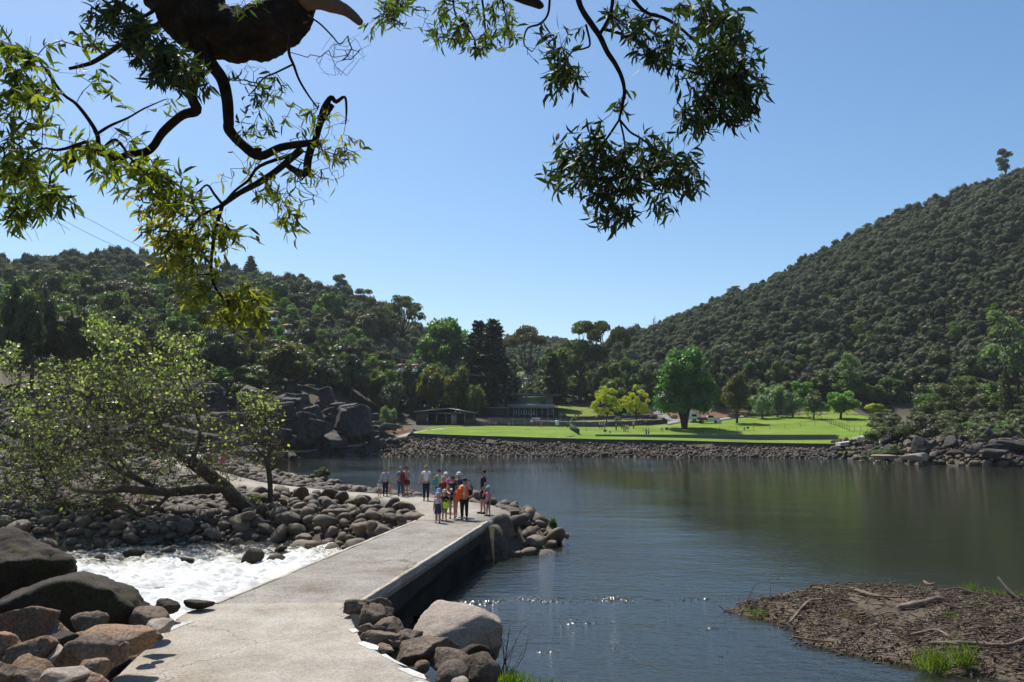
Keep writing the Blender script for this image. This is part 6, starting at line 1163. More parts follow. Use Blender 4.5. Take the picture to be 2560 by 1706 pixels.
def bench(px, Y, rz_, label, grp=None):
    x, y = gpt(px, Y); e = empty('bench', (x, y, h1(x, y)), rz_); tag(e, label, 'bench', grp)
    for n_, b in (('seat', (-1.1, 1.1, -.2, .2, .42, .5)), ('backrest', (-1.1, 1.1, .2, .26, .52, .9))): a = Acc(); a.box(*b); a.obj(n_, M['white'], e)
    for xx in (-.9, .9): a = Acc(); a.box(xx - .05, xx + .05, -.18, .18, -.1, .42); a.obj('leg', M['steel'], e)
bench(1340, 199.5, .1, 'pale bench in front of the pavilion'); bench(1545, 188.5, .05, 'white bench under the yellow trees'); bench(1640, 187.5, .1, 'white bench near the foot of the road')
# chairlift: cables and hanging chairs
CAB = [(-250, 330, 62), (0, 470, 80), (150, 547, 92), (330, 634, 106), (720, 795, 137), (860, 848, 155), (1003, 898, 176), (1157, 935, 195), (1250, 941, 207), (1316, 936, 217)]
CB = [np.array([tuple(at(*p)) for p in CAB]), np.array([tuple(at(*p)) for p in CAB]) + np.array([3.2, 2.6, .0])]
for k, P in enumerate(CB):
    a = Acc(); a.tube([tuple(p) for p in P], .028, 5, sub=8); tag(a.obj('chairlift_cable', M['steel']), ['left chairlift cable running down across the sky to the far trees', 'right chairlift cable running down across the sky to the far trees'][k], 'cable')
M['red'] = plain('red_canopy', (.50, .25, .24), .6)
def chair(px, row, label, rider=False, copy=None):
    P = CB[row]; pxs = np.array([px_of(*p)[0] for p in P]); p = np.array([np.interp(px, pxs, P[:, i]) for i in range(3)])
    e = empty('chairlift_chair', tuple(p), R(-25)); tag(e, label, 'chairlift chair', 'chairs of the chairlift')
    a = Acc(); a.tube([(0, 0, 0), (0, 0, -1.2), (0, .1, -2.7)], .04, 5, sub=1); a.obj('hanger', M['steel'], e)
    a = Acc(); a.add([(-.85, -.5, -1.35), (.85, -.5, -1.35), (.85, .5, -1.35), (-.85, .5, -1.35), (-.6, -.3, -1.12), (.6, -.3, -1.12), (.6, .3, -1.12), (-.6, .3, -1.12)], [[0, 1, 5, 4], [1, 2, 6, 5], [2, 3, 7, 6], [3, 0, 4, 7], [4, 5, 6, 7], [3, 2, 1, 0]]); a.obj('canopy', M['red'], e)
    a = Acc(); a.box(-.62, .62, -.45, .1, -2.75, -2.66); a.obj('seat', M['white'], e); a = Acc(); a.box(-.62, .62, .1, .16, -2.65, -2.1); a.obj('backrest', M['white'], e); a = Acc(); a.tube([(-.62, -.4, -3.1), (.62, -.4, -3.1)], .05, 5, sub=1); a.obj('footrest', M['steel'], e)
    return e
for px, row, lab in [(720, 0, 'nearest chairlift chair with a pink canopy above the olive gold tree'), (668, 1, 'chairlift chair half hidden beside the hanging yellow leaves'), (1003, 0, 'chairlift chair carrying a rider in front of the dark trees left of the shed'), (1037, 1, 'chairlift chair just right of the chair with the rider'), (1157, 0, 'empty red topped chairlift chair above the long shed'), (1250, 1, 'chairlift chair above the left end of the pavilion roof'), (1316, 0, 'chairlift chair beside the white flowering tree')]: chair(px, row, lab)
# ---------------------------------------------------------------- people
TS = bpy.data.scenes.new('work')
def skin(pts, edges, root, name, lvl=1):
    me = bpy.data.meshes.new('t'); names = list(pts); ix = {k: i for i, k in enumerate(names)}
    me.from_pydata([pts[k][0] for k in names], [(ix[a], ix[b]) for a, b in edges], []); o = bpy.data.objects.new('t', me); TS.collection.objects.link(o)
    md = o.modifiers.new('s', 'SKIN'); sv = me.skin_vertices[0].data if me.skin_vertices else None
    if sv is None:
        bm = bmesh.new(); bm.from_mesh(me); bm.verts.layers.skin.verify(); bm.to_mesh(me); bm.free(); sv = me.skin_vertices[0].data
    for k in names: r = pts[k][1]; sv[ix[k]].radius = (r, r) if np.isscalar(r) else r; sv[ix[k]].use_root = k == root
    md.use_smooth_shade = True
    if lvl: q = o.modifiers.new('b', 'SUBSURF'); q.levels = lvl; q.render_levels = lvl
    vl = TS.view_layers[0]; vl.update(); dg = vl.depsgraph; out = bpy.data.meshes.new_from_object(o.evaluated_get(dg)); out.name = name; bpy.data.objects.remove(o); return out
CLO = {}
def cloth(c, var=.12):
    k = tuple(round(v, 3) for v in c)
    if k not in CLO: CLO[k] = plain('cloth_%d' % len(CLO), c, .85, 0, var, 14)
    return CLO[k]
SKIN = surf('skin', [(.3, (.40, .22, .15)), (.7, (.50, .29, .20))], 6, .55, 0)
def striped(name, c1, c2, freq, axis=2):
    m, n, l, b = newmat(name); tc = n.new('ShaderNodeTexCoord'); w = n.new('ShaderNodeTexWave'); w.bands_direction = 'XYZ'[axis]; w.inputs['Scale'].default_value = freq; l.new(tc.outputs['Object'], w.inputs['Vector']); r = ramp(n, [(.45, c1), (.55, c2)]); l.new(w.outputs['Fac'], r.inputs['Fac']); l.new(r.outputs['Color'], b.inputs['Base Color']); b.inputs['Roughness'].default_value = .85; return m
def checked(name, c1, c2, sc):
    m, n, l, b = newmat(name); tc = n.new('ShaderNodeTexCoord'); w = n.new('ShaderNodeTexChecker'); w.inputs['Scale'].default_value = sc; w.inputs['Color1'].default_value = (*c1, 1); w.inputs['Color2'].default_value = (*c2, 1); l.new(tc.outputs['Object'], w.inputs['Vector']); l.new(w.outputs['Color'], b.inputs['Base Color']); b.inputs['Roughness'].default_value = .85; return m
def person(px, py, ytop, face, label, shirt=(.6, .6, .6), legs=(.03, .035, .06), leglen=1.0, sleeve=.45, hair=(.05, .03, .02), hairlen=0, hat=None, brim=.0, glasses=False, arms=('down', 'down'), child=False, stride=.03, skirt=None, vest=None, zg=PZ, shoes=(.03, .03, .03), lean=0.0, bun=False, group=None, detail=True, pos=None, height=None, sit=False):
    p = ong(px, py, zg) if pos is None else Vector(pos); Hh = height or max(.7, (at(px, ytop, p.y).z - p.z)); e = empty('person', p, R(face)); tag(e, label, 'person', group); s = Hh
    hs = 1.28 if child else 1.0; lg = .93 if child else 1.0; tz = lambda z: (z * lg if z <= .53 else .53 * lg + (z - .53) * (0.985 - .53 * lg - .155 * (hs - 1)) / .455) 
    P = {}; E = []
    def V(n, x, y, z, r, par=None):
        P[n] = ((x * s, (y - lean * max(0, z - .5)) * s, z * s), r * s if np.isscalar(r) else (r[0] * s, r[1] * s))
        if par: E.append((par, n))
    V('pel', 0, 0, tz(.54), .068); V('wai', 0, 0, tz(.63), .060, 'pel'); V('che', 0, 0, tz(.745), .070, 'wai'); V('nb', 0, .005, tz(.825), .036, 'che'); hz = tz(.825) + .035; V('nk', 0, 0, hz, .028 * (1 if not child else 1.1), 'nb')
    V('h0', 0, -.012, hz + .038 * hs, .040 * hs, 'nk'); V('h1', 0, -.006, hz + .078 * hs, .049 * hs, 'h0'); V('h2', 0, .002, hz + .108 * hs, .036 * hs, 'h1')
    ends = {}
    for sd, nm, arm in ((-1, 'l', arms[0]), (1, 'r', arms[1])):
        st_ = stride * sd
        if sit: V('hip' + nm, .05 * sd, 0, tz(.52), .052, 'pel'); V('kn' + nm, .07 * sd, -.23, tz(.56), .036, 'hip' + nm); V('an' + nm, .07 * sd, -.40, tz(.45), .024, 'kn' + nm); V('to' + nm, .07 * sd, -.45, tz(.50), .018, 'an' + nm)
        else: V('hip' + nm, .048 * sd, 0, tz(.49), .054, 'pel'); V('kn' + nm, .052 * sd, -.012 + st_ * .5, tz(.27), .035, 'hip' + nm); V('an' + nm, .052 * sd, st_, tz(.05), .023, 'kn' + nm); V('to' + nm, .06 * sd, st_ - .085, .018, .018, 'an' + nm)
        V('sh' + nm, .098 * sd, .004, tz(.80), .034, 'nb')
        zz = tz(.80)
        if arm == 'down': J = [(.128, .012, zz - .165), (.138, -.02, zz - .315), (.138, -.03, zz - .355)]
        elif arm == 'out': J = [(.16, .0, zz - .155), (.21, -.03, zz - .29), (.22, -.035, zz - .325)]
        elif arm == 'front': J = [(.125, -.03, zz - .15), (.05, -.14, zz - .16), (.02, -.165, zz - .155)]
        elif arm == 'hold': J = [(.135, -.01, zz - .155), (.10, -.14, zz - .20), (.085, -.18, zz - .20)]
        elif arm == 'head': J = [(.17, -.05, zz - .07), (.11, -.075, zz + .08), (.075, -.07, zz + .105)]
        elif arm == 'hip': J = [(.185, .02, zz - .13), (.11, -.03, zz - .24), (.085, -.04, zz - .25)]
        V('el' + nm, J[0][0] * sd, J[0][1], J[0][2], .025, 'sh' + nm); V('wr' + nm, J[1][0] * sd, J[1][1], J[1][2], .0165, 'el' + nm); V('pa' + nm, J[2][0] * sd, J[2][1], J[2][2], .018, 'wr' + nm)
        if detail:
            a_, b_ = np.array(J[1]), np.array(J[2]); d = (b_ - a_) / np.linalg.norm(b_ - a_); side = np.array([0, 1, 0]) if abs(d[1]) < .6 else np.array([1, 0, 0.])
            for f in range(4):
                q = b_ + side * (f - 1.5) * .0095 + d * .022; L = (.030, .036, .033, .025)[f]; curl = np.array([-.25, 0, 0]) if abs(d[1]) < .6 else np.array([0, 0, -.3])
                V('f%d' % f + nm, q[0] * sd, q[1], q[2], .0062, 'pa' + nm); q2 = q + (d + curl * .4) * L * .55; V('g%d' % f + nm, q2[0] * sd, q2[1], q2[2], .0052, 'f%d' % f + nm); q3 = q2 + (d + curl) * L * .5; V('h%d' % f + nm, q3[0] * sd, q3[1], q3[2], .0045, 'g%d' % f + nm)
            q = a_ + (b_ - a_) * .5 - side * .02; V('t0' + nm, q[0] * sd, q[1], q[2], .0065, 'wr' + nm); q = q + d * .026 - side * .012; V('t1' + nm, q[0] * sd, q[1], q[2], .0055, 't0' + nm)
    body = skin(P, E, 'pel', 'body', 1); bm = bmesh.new(); bm.from_mesh(body); hc = Vector(P['h1'][0])
    for sd in (-1, 1): bmesh.ops.create_icosphere(bm, subdivisions=2, radius=.013 * s * hs, matrix=Matrix.Translation(hc + Vector((sd * .047 * s * hs, .002 * s, -.012 * s))) @ Matrix.Diagonal((.5, .9, 1.4, 1)))
    bmesh.ops.create_cone(bm, segments=8, radius1=.011 * s * hs, radius2=.004 * s * hs, depth=.028 * s * hs, matrix=Matrix.Translation(hc + Vector((0, -.052 * s * hs, -.016 * s * hs))) @ Matrix.Rotation(R(25), 4, 'X'))
    bm.to_mesh(body); bm.free(); link('body', body, SKIN, e)
    def ellp(name, c, rad, mat, lvl=2, cut=None):
        v, t = ico(lvl); v = v.copy(); 
        if cut: v[:, 2] = np.where(v[:, 2] < cut, cut, v[:, 2])
        return link(name, mesh(name, v * np.array(rad) + np.array(c), t, None, True), mat, e)
    r0 = .05 * s * hs; hx, hy, hzz = hc
    if detail:
        a = Acc(); 
        for sd in (-1, 1): a.ell((hx + sd * .018 * s * hs, hy - .047 * s * hs, hzz - .004 * s), (.0075 * s * hs, .005 * s * hs, .005 * s * hs))
        a.obj('eyes', cloth((.04, .03, .025)), e); a = Acc(); a.ell((hx, hy - .044 * s * hs, hzz - .036 * s * hs), (.015 * s * hs, .006 * s * hs, .0045 * s * hs)); a.obj('mouth', cloth((.35, .10, .09)), e)
    if glasses: a = Acc(); a.box(hx - r0 * .85, hx + r0 * .85, hy - r0 * 1.16, hy - r0 * .9, hzz - r0 * .28, hzz + r0 * .18); a.obj('sunglasses', cloth((.01, .01, .01)), e)
    if hair is not None:
        ellp('hair', (hx, hy + .35 * r0, hzz + .32 * r0), (r0 * 1.08, r0 * 1.0, r0 * 1.0), cloth(hair), 3)
        if hairlen: ellp('hair', (hx, hy + .62 * r0, hzz - r0 * hairlen), (r0 * 1.0, r0 * .55, r0 * (1 + hairlen)), cloth(hair), 3)
        if bun: ellp('hair_bun', (hx, hy + .3 * r0, hzz + 1.5 * r0), (r0 * .42, r0 * .42, r0 * .42), cloth(hair), 2)
    if hat is not None:
        a = Acc(); a.ell((hx, hy + .05 * r0, hzz + .52 * r0), (r0 * 1.2, r0 * 1.25, r0 * 1.0), .5, 3)
        if brim:
            n = 20; ang = np.arange(n) * 2 * np.pi / n; V_ = [(hx + rr * r0 * math.cos(t), hy + rr * r0 * math.sin(t) * (1 if brim > 1.5 else (1.25 if math.sin(t) < 0 else .8)), hzz + (.42 - zz) * r0) for rr, zz in ((1.0, -.06), (brim, .12), (brim, .2), (1.0, .05)) for t in ang]; j = np.arange(n); k = (j + 1) % n
            a.add(V_, np.concatenate([np.stack([q * n + j, q * n + k, ((q + 1) % 4) * n + k, ((q + 1) % 4) * n + j], 1) for q in range(4)]))
        a.obj('hat', hat if not isinstance(hat, tuple) else cloth(hat), e, True)
    def mm(c): return c if not isinstance(c, tuple) else cloth(c)
    inf = .011 * s
    def sub(nodes, edges_, root, name, mat, grow_=inf, extra=None):
        Q = {k: (P[k][0], (P[k][1] if np.isscalar(P[k][1]) else P[k][1][0]) + grow_) for k in nodes}
        if extra: Q.update(extra)
        return link(name, skin(Q, edges_, root, name, 1), mm(mat), e)
    def lerp(a_, b_, t): A_ = np.array(P[a_][0]); B_ = np.array(P[b_][0]); return tuple(A_ + (B_ - A_) * t), P[a_][1] + (P[b_][1] - P[a_][1]) * t + inf * 1.1
    if shirt is not None:
        ex = {}; ed = [('pel2', 'wai'), ('wai', 'che'), ('che', 'nb2')]; pz = P['pel'][0]
        ex['pel2'] = ((pz[0], pz[1], pz[2] + .005 * s), .072 * s + inf * .6); nb = P['nb'][0]; ex['nb2'] = ((nb[0], nb[1], nb[2] - .012 * s), .036 * s + inf * .5)
        for nm in 'lr':
            ed += [('nb2', 'sh' + nm)]
            if sleeve > 0:
                ex['sl' + nm] = lerp('sh' + nm, 'el' + nm, min(1, sleeve * 1.3)); ed.append(('sh' + nm, 'sl' + nm))
                if sleeve > .8: ex['sm' + nm] = lerp('el' + nm, 'wr' + nm, .85); ed.append(('sl' + nm, 'sm' + nm))
        sub(['wai', 'che', 'shl', 'shr'], ed, 'wai', 'shirt', shirt, inf, ex)
    if legs is not None:
        ex = {}; ed = []; 
        for nm in 'lr':
            ed.append(('pel', 'hip' + nm))
            if leglen > .5: ed.append(('hip' + nm, 'kn' + nm)); ex['c' + nm] = lerp('kn' + nm, 'an' + nm, (leglen - .5) * 1.9); ed.append(('kn' + nm, 'c' + nm))
            else: ex['c' + nm] = lerp('hip' + nm, 'kn' + nm, leglen * 1.9); ed.append(('hip' + nm, 'c' + nm))
        sub(['pel', 'hipl', 'hipr'] + (['knl', 'knr'] if leglen > .5 else []), ed, 'pel', 'trousers' if leglen > .6 else 'shorts', legs, inf, ex)
    if skirt is not None:
        c, zt, zb, rt, rb = skirt; n = 20; ang = np.arange(n) * 2 * np.pi / n; zs = np.linspace(zt, zb, 5); V_ = [((rt + (rb - rt) * q / 4) * s * math.cos(t) * (1 + .06 * math.sin(5 * t) * q / 4), (rt + (rb - rt) * q / 4) * s * .8 * math.sin(t), z * s) for q, z in enumerate(zs) for t in ang]; j = np.arange(n); k = (j + 1) % n
        a = Acc(); a.add(V_, np.concatenate([np.stack([q * n + j, q * n + k, (q + 1) * n + k, (q + 1) * n + j], 1) for q in range(4)])); a.obj('skirt', mm(c), e, True)
    if vest is not None:
        ch = P['che'][0]; w_ = P['wai'][0]
        for sd in (-1, 1): a = Acc(); a.tube([(sd * .062 * s, ch[1] - .06 * s, P['nb'][0][2] - .01 * s), (sd * .062 * s, ch[1] - .085 * s, ch[2]), (sd * .075 * s, w_[1] - .075 * s, w_[2]), (sd * .085 * s, w_[1] - .07 * s, w_[2] - .09 * s)], [.026 * s, .034 * s, .036 * s, .04 * s], 8); a.obj('vest', mm(vest), e, True)
    a = Acc()
    if shoes is not None:
        for nm in 'lr':
            t_ = P['to' + nm][0]; k_ = P['an' + nm][0]; a = Acc(); a.ell(((t_[0] + k_[0]) / 2, (t_[1] + k_[1]) / 2, (t_[2] + .004 * s) if not sit else (t_[2] + k_[2]) / 2), (.028 * s, .068 * s, .026 * s)); a.obj('shoe', mm(shoes), e, True)
    return e
def bag(px, py, Y, w, h, c, label, cat='bag', name='bag', strap=True):
    p = at(px, py, Y); e = empty(name, p); tag(e, label, cat); v, t = ico(3); v = np.sign(v) * np.abs(v) ** .6; link('body', mesh('body', v * np.array([w / 2, w * .22, h / 2]), t, None, True), cloth(c), e)
    if strap: a = Acc(); a.tube([(-w * .3, 0, h * .4), (-w * .15, 0, h * .85), (w * .15, 0, h * .85), (w * .3, 0, h * .4)], .012, 5); a.obj('handle', cloth(tuple(x * .6 for x in c)), e)
    return e
DEN = (.035, .05, .10); 
stripe = striped('striped_cloth', (.62, .60, .62), (.10, .12, .25), 4.2); plaid = checked('plaid_cloth', (.06, .07, .11), (.32, .33, .36), 14); rainbow = striped('rainbow_cloth', (.10, .25, .55), (.65, .45, .08), 9)
person(963, 1241, 1170, 180, 'person in a blue and white striped shirt and navy trousers seen from behind', stripe, (.02, .025, .05), 1, .9, (.22, .14, .08), arms=('out', 'out'))
person(948, 1244, 1202, 175, 'small child in a white shirt left of the person in stripes', (.6, .58, .60), (.15, .2, .3), .28, .5, (.25, .17, .1), child=True, arms=('down', 'out'), shoes=(.35, .2, .15))
person(975, 1239, 1207, 175, 'small child in a pink outfit right of the person in stripes', (.62, .35, .38), (.62, .35, .38), .7, .6, (.25, .15, .1), child=True, arms=('out', 'down'))
person(1001, 1241, 1167, 170, 'man in a dark plaid shirt and blue jeans wearing a backpack', plaid, (.05, .08, .16), 1, .5, (.28, .28, .28), stride=.06)
bag(1007, 1196, ong(1001, 1241, PZ).y - .22, .26, .38, (.16, .02, .03), 'dark red backpack on the back of the man in plaid', 'backpack', 'backpack')
person(1014, 1240, 1166, 10, 'woman with dark red hair and sunglasses in a pink top beside the man in plaid', (.55, .30, .28), (.30, .25, .22), .25, .3, (.10, .02, .015), .8, glasses=True, arms=('down', 'hold'))
bag(1018, 1207, ong(1014, 1240, PZ).y - .25, .3, .28, (.14, .015, .02), 'dark red handbag hanging beside the woman with red hair')
person(1065, 1252, 1164, 3, 'woman in a white T-shirt and dark jeans with blond hair in a bun', (.74, .70, .72), (.02, .025, .045), 1, .35, (.45, .30, .14), 0, glasses=True, bun=True, arms=('out', 'out'), stride=.02)
person(1097, 1262, 1174, 15, 'woman in a green tank top with dark hair in a bun', (.28, .38, .30), (.10, .10, .12), .3, .0, (.06, .035, .025), 0, glasses=True, bun=True, arms=('out', 'down'))
bag(1087, 1207, ong(1097, 1262, PZ).y - .1, .26, .3, (.05, .30, .29), 'teal bag beside the woman in the green tank top')
person(1114, 1264, 1181, 0, 'person in a white sun hat behind the group of children', (.60, .45, .40), (.15, .12, .12), 1, .5, (.25, .17, .1), 0, (.75, .73, .74), 1.6, arms=('down', 'down'))
person(1108, 1281, 1191, -20, 'woman in a khaki bucket hat and dark red top holding a pink towel', (.16, .03, .035), (.05, .04, .05), .35, .6, (.2, .12, .08), .3, (.30, .30, .24), 1.7, arms=('down', 'hold'))
a = Acc(); p = at(1120, 1207, ong(1108, 1281, PZ).y - .25); a.ell((0, 0, 0), (.08, .07, .16), .5, 3); o = a.obj('towel', cloth((.75, .10, .20)), None, True); o.location = p; tag(o, 'bright pink towel held by the woman in the khaki hat', 'towel')
person(1131, 1296, 1190, 5, 'woman with long dark hair in a black top and grey shorts carrying a baby', (.025, .022, .03), (.36, .34, .33), .25, .12, (.03, .02, .02), 1.1, glasses=True, arms=('hold', 'hip'), shoes=(.12, .1, .1), stride=.035)
yb = ong(1131, 1296, PZ).y
e = person(1127, 1260, 1212, 10, 'baby in a white bonnet strapped to the front of the dark haired woman', (.03, .03, .04), (.03, .03, .04), .6, .8, None, 0, (.7, .7, .68), 1.5, child=True, pos=tuple(at(1128, 1262, yb - .22)), height=.62, arms=('down', 'down'), shoes=(.5, .5, .5))
person(1147, 1292, 1181, -8, 'person in a pale bucket hat and maroon top behind the hi-vis vest', (.10, .04, .07), (.05, .07, .12), .45, .6, (.25, .18, .1), 0, (.50, .56, .55), 1.6, arms=('down', 'down'), shoes=(.4, .4, .4))
person(1161, 1300, 1196, -5, 'woman in an orange hi-vis vest, navy hat and black trousers', (.62, .58, .52), (.015, .015, .018), 1, .7, (.06, .04, .03), .2, (.02, .025, .06), 1.7, arms=('front', 'head'), vest=(1.0, .16, .02), shoes=(.02, .02, .02), glasses=True)
a = Acc(); p = at(1146, 1238, ong(1161, 1300, PZ).y - .2); v, t = ico(3); v = np.sign(v) * np.abs(v) ** .7; a.add(v * np.array([.10, .05, .25]) * (1 + .15 * snoise(v, 3, 2, 2))[:, None], None, t); o = a.obj('safety_vest', cloth((1.0, .15, .02)), None, True); o.location = p; o.rotation_euler = (0, .25, .2); tag(o, 'spare orange hi-vis vest held out by the woman in the hi-vis vest', 'vest')
bag(1172, 1226, ong(1161, 1300, PZ).y + .22, .32, .42, (.03, .04, .09), 'navy backpack behind the woman in the orange vest', 'backpack', 'backpack')
person(1094, 1307, 1231, 0, 'small child in a rainbow hat and denim dress at the front of the group', (.55, .45, .42), None, 1, .5, (.3, .2, .1), 0, rainbow, 1.6, child=True, skirt=(DEN, .62, .30, .085, .125), arms=('down', 'down'), shoes=(.03, .03, .05))
person(1111, 1302, 1224, 5, 'small child in a khaki cap and black T-shirt holding a lime bag', (.02, .02, .025), (.10, .13, .10), .4, .55, (.2, .13, .08), 0, (.40, .38, .28), 1.3, child=True, arms=('down', 'hold'))
bag(1115, 1264, ong(1111, 1302, PZ).y - .22, .22, .26, (.55, .85, .03), 'bright lime green bag held by the child in the khaki cap')
person(1096, 1300, 1222, 10, 'child in a blue hat and pink top behind the child in the rainbow hat', (.75, .20, .38), (.05, .06, .12), .3, .9, (.3, .2, .1), 0, (.10, .28, .60), 1.4, child=True)
person(1208, 1285, 1174, -75, 'man in a black T-shirt and black shorts looking out to the left', (.018, .018, .022), (.02, .02, .025), .45, .45, (.04, .03, .025), 0, glasses=True, arms=('down', 'down'))
person(1221, 1291, 1215, -60, 'small child in a teal hat and pink vest beside the man in black', (.72, .22, .45), (.03, .04, .09), .3, .3, (.3, .2, .12), 0, (.12, .36, .40), 1.7, child=True, arms=('head', 'down'))
def pathz(px, Y, z): p = at(px, 1150, Y); return (p.x, Y, z)
person(555, 1200, 1152, 20, 'person in a bright red top walking on the path behind the leaning tree', (.70, .05, .04), (.30, .22, .18), .2, .4, (.10, .06, .04), .4, arms=('out', 'down'), pos=pathz(555, 62, PZ), height=1.6, shoes=(.5, .4, .4), stride=.07)
person(524, 1200, 1152, 0, 'person in a maroon top beside the leaning trunk on the path', (.16, .02, .03), (.10, .12, .08), 1, .4, (.08, .05, .03), 0, arms=('down', 'down'), pos=pathz(527, 64, PZ), height=1.65)
person(395, 1110, 1080, 0, 'person in a dark red jacket sitting among the boulders behind the sprouting tree', (.20, .02, .03), (.02, .02, .03), 1, .9, (.1, .06, .04), 0, pos=(at(393, 1100, 78).x, 78, h1(at(393, 1100, 78).x, 78) + .2), height=1.5, detail=False)
# people far off on the lawn
FP = [(1613, 158.0, 'dark clothed person standing at the pool edge on the far lawn', (.02, .02, .03), (.02, .02, .03), 1), (1619, 158.2, 'person in white at the pool edge beside the dark clothed one', (.6, .62, .65), (.10, .14, .25), .5), (1539, 171, 'person in a green shirt on the lawn below the yellow trees', (.08, .35, .08), (.05, .05, .06), 1),
 (1553, 174, 'far person in black left of the cluster on the lawn', (.03, .03, .03), (.03, .03, .03), 1), (1558, 169, 'far person in dark red in the cluster on the lawn', (.25, .05, .06), (.03, .03, .04), 1), (1563, 168, 'far person in pale shirt and dark trousers in the cluster on the lawn', (.6, .55, .5), (.03, .03, .04), 1), (1568, 167.5, 'far person in white at the front of the cluster on the lawn', (.7, .7, .72), (.04, .04, .06), .5), (1582, 175, 'far person in a white shirt right of the cluster on the lawn', (.7, .7, .7), (.1, .1, .12), 1),
 (1497, 176, 'far seated person in white at the left picnic group', (.65, .65, .6), (.05, .05, .08), .6), (1503, 175.5, 'far person with pink top in the left picnic group', (.6, .35, .35), (.05, .05, .08), .6), (1510, 175, 'far person in pale clothes at the right of the left picnic group', (.6, .58, .55), (.2, .15, .12), .6), (1608, 183.5, 'far person in red by the wall left of the road foot', (.5, .08, .08), (.04, .04, .05), .8), (1614, 183.3, 'far person in cream by the wall left of the road foot', (.6, .5, .42), (.05, .05, .05), .8),
 (1240, 180.5, 'child in red and white at the left end of the pool fence', (.6, .2, .18), (.5, .5, .5), .5), (1272, 180, 'child in pink left of the middle of the pool fence', (.55, .3, .28), (.3, .3, .3), .5), (1349, 179.5, 'person in bright red in front of the pool fence', (.75, .04, .04), (.35, .05, .05), .6), (1354, 179.8, 'child in khaki beside the person in bright red', (.3, .28, .18), (.2, .2, .2), .5), (1419, 178, 'person in dark clothes by the green screen panel', (.04, .04, .05), (.04, .04, .05), 1),
 (1402, 203, 'person in white on the ramp path right of the pavilion', (.7, .7, .7), (.2, .2, .25), 1), (1445, 201, 'person in dark red on the ramp path right of the pavilion', (.25, .06, .06), (.03, .03, .04), 1), (1437, 202, 'person in grey on the ramp path right of the pavilion', (.3, .3, .33), (.03, .03, .04), 1), (1328, 200.5, 'person in white standing under the pavilion balcony', (.7, .7, .72), (.1, .1, .15), 1), (1070, 183.2, 'person in white at the open front of the long shed', (.65, .65, .68), (.1, .12, .2), 1)]
for px, Y, lab, sc_, lc, ll in FP:
    x, y = gpt(px, Y); person(px, 0, 0, random.uniform(-180, 180), lab, sc_, lc, ll, .4, (.08, .05, .03), pos=(x, y, h1(x, y) + .1), height=1.25 if 'child' in lab else 1.68, detail=False, child='child' in lab)
x, y = gpt(1434, 155.5); person(1434, 0, 0, -90, 'person lying on the lawn edge left of the pool', (.55, .12, .12), (.25, .2, .2), .5, .3, (.05, .03, .02), pos=(x, y, h1(x, y) + .22), height=1.65, detail=False).rotation_euler = (R(-90), 0, R(70))
P_ = CB[0]; pxs = np.array([px_of(*p)[0] for p in P_]); p = np.array([np.interp(1003, pxs, P_[:, i]) for i in range(3)])
person(1003, 0, 0, -25, 'rider in a white top sitting on the chairlift chair', (.65, .65, .7), (.05, .06, .12), 1, .5, (.1, .07, .05), sit=True, pos=(p[0], p[1], p[2] - 3.45), height=1.6, detail=False)
bpy.data.scenes.remove(TS)
# ---------------------------------------------------------------- debris island, grasses, sticks
M['isle'] = surf('gravel_mud', [(.25, (.06, .045, .03)), (.5, (.12, .09, .06)), (.75, (.19, .15, .105))], 1.2, .95, .8, 25, space='World', fine=(30, .55, 1.35), dist=.05)
ix = np.linspace(ISLE[:, 0].min() - 1, min(ISLE[:, 0].max(), 24), 210); iy = np.linspace(ISLE[:, 1].min() - 1, ISLE[:, 1].max() + 1, 130); IX, IY = np.meshgrid(ix, iy); IZ = H(IX, IY) + .03 + .05 * snoise(np.stack([IX, IY, 0 * IX], -1).reshape(-1, 3), 3, 4, 6, .7).reshape(IX.shape)
n_ = len(ix); i = np.arange(len(iy) - 1)[:, None] * n_; j = np.arange(n_ - 1); Q = np.stack([i + j, i + j + 1, i + n_ + j + 1, i + n_ + j], 2).reshape(-1, 4); ok = (IZ.ravel() > -.15)[Q].all(1)
tag(link('island', mesh('island', np.stack([IX, IY, IZ], -1).reshape(-1, 3), Q[ok], None, True), M['isle']), kind='structure')
def onisle(pad=.15):
    while True:
        x = random.uniform(ISLE[:, 0].min(), 19); y = random.uniform(ISLE[:, 1].min(), ISLE[:, 1].max())
        if sdist(ISLE, np.array([x]), np.array([y]))[0] > pad: return x, y
pts = np.array([onisle(-.25) for _ in range(11000)]); w_ = np.random.default_rng(5); dn = snoise(np.c_[pts, pts[:, 0] * 0], .7, 2, 7); pts = pts[(dn > -.35) | (w_.random(len(pts)) < .25)]
z = H(pts[:, 0], pts[:, 1]) + w_.uniform(.03, .14, len(pts)); n = len(pts); an = w_.normal(.35, .7, n); L = np.minimum(w_.lognormal(-1.7, .6, n), .75); d = np.stack([np.cos(an), np.sin(an) * .8, w_.normal(0, .16, n)], 1) * L[:, None] / 2; mid_ = np.stack([pts[:, 0], pts[:, 1], z], 1); bend = w_.normal(0, .10, (n, 3)) * L[:, None]; rad = w_.uniform(.004, .012, n) * (1 + 1.3 * L)
a = Acc(); V, Q = frusta(mid_ - d, mid_ + bend, rad * .8, rad, 4); a.add(V, Q, None, .5); V, Q = frusta(mid_ + bend, mid_ + d, rad, rad * .5, 4); a.add(V, Q, None, .5)
V, Q = quads_at(mid_[: n // 2] - [0, 0, .03], np.tile([0, 0, 1.], (n // 2, 1)), .16, .4, .5); a.add(V, Q)
tag(a.obj('driftwood_twigs', M['driftwood']), 'tangled brown twigs and bark washed up all over the debris island', 'driftwood', kind='stuff')
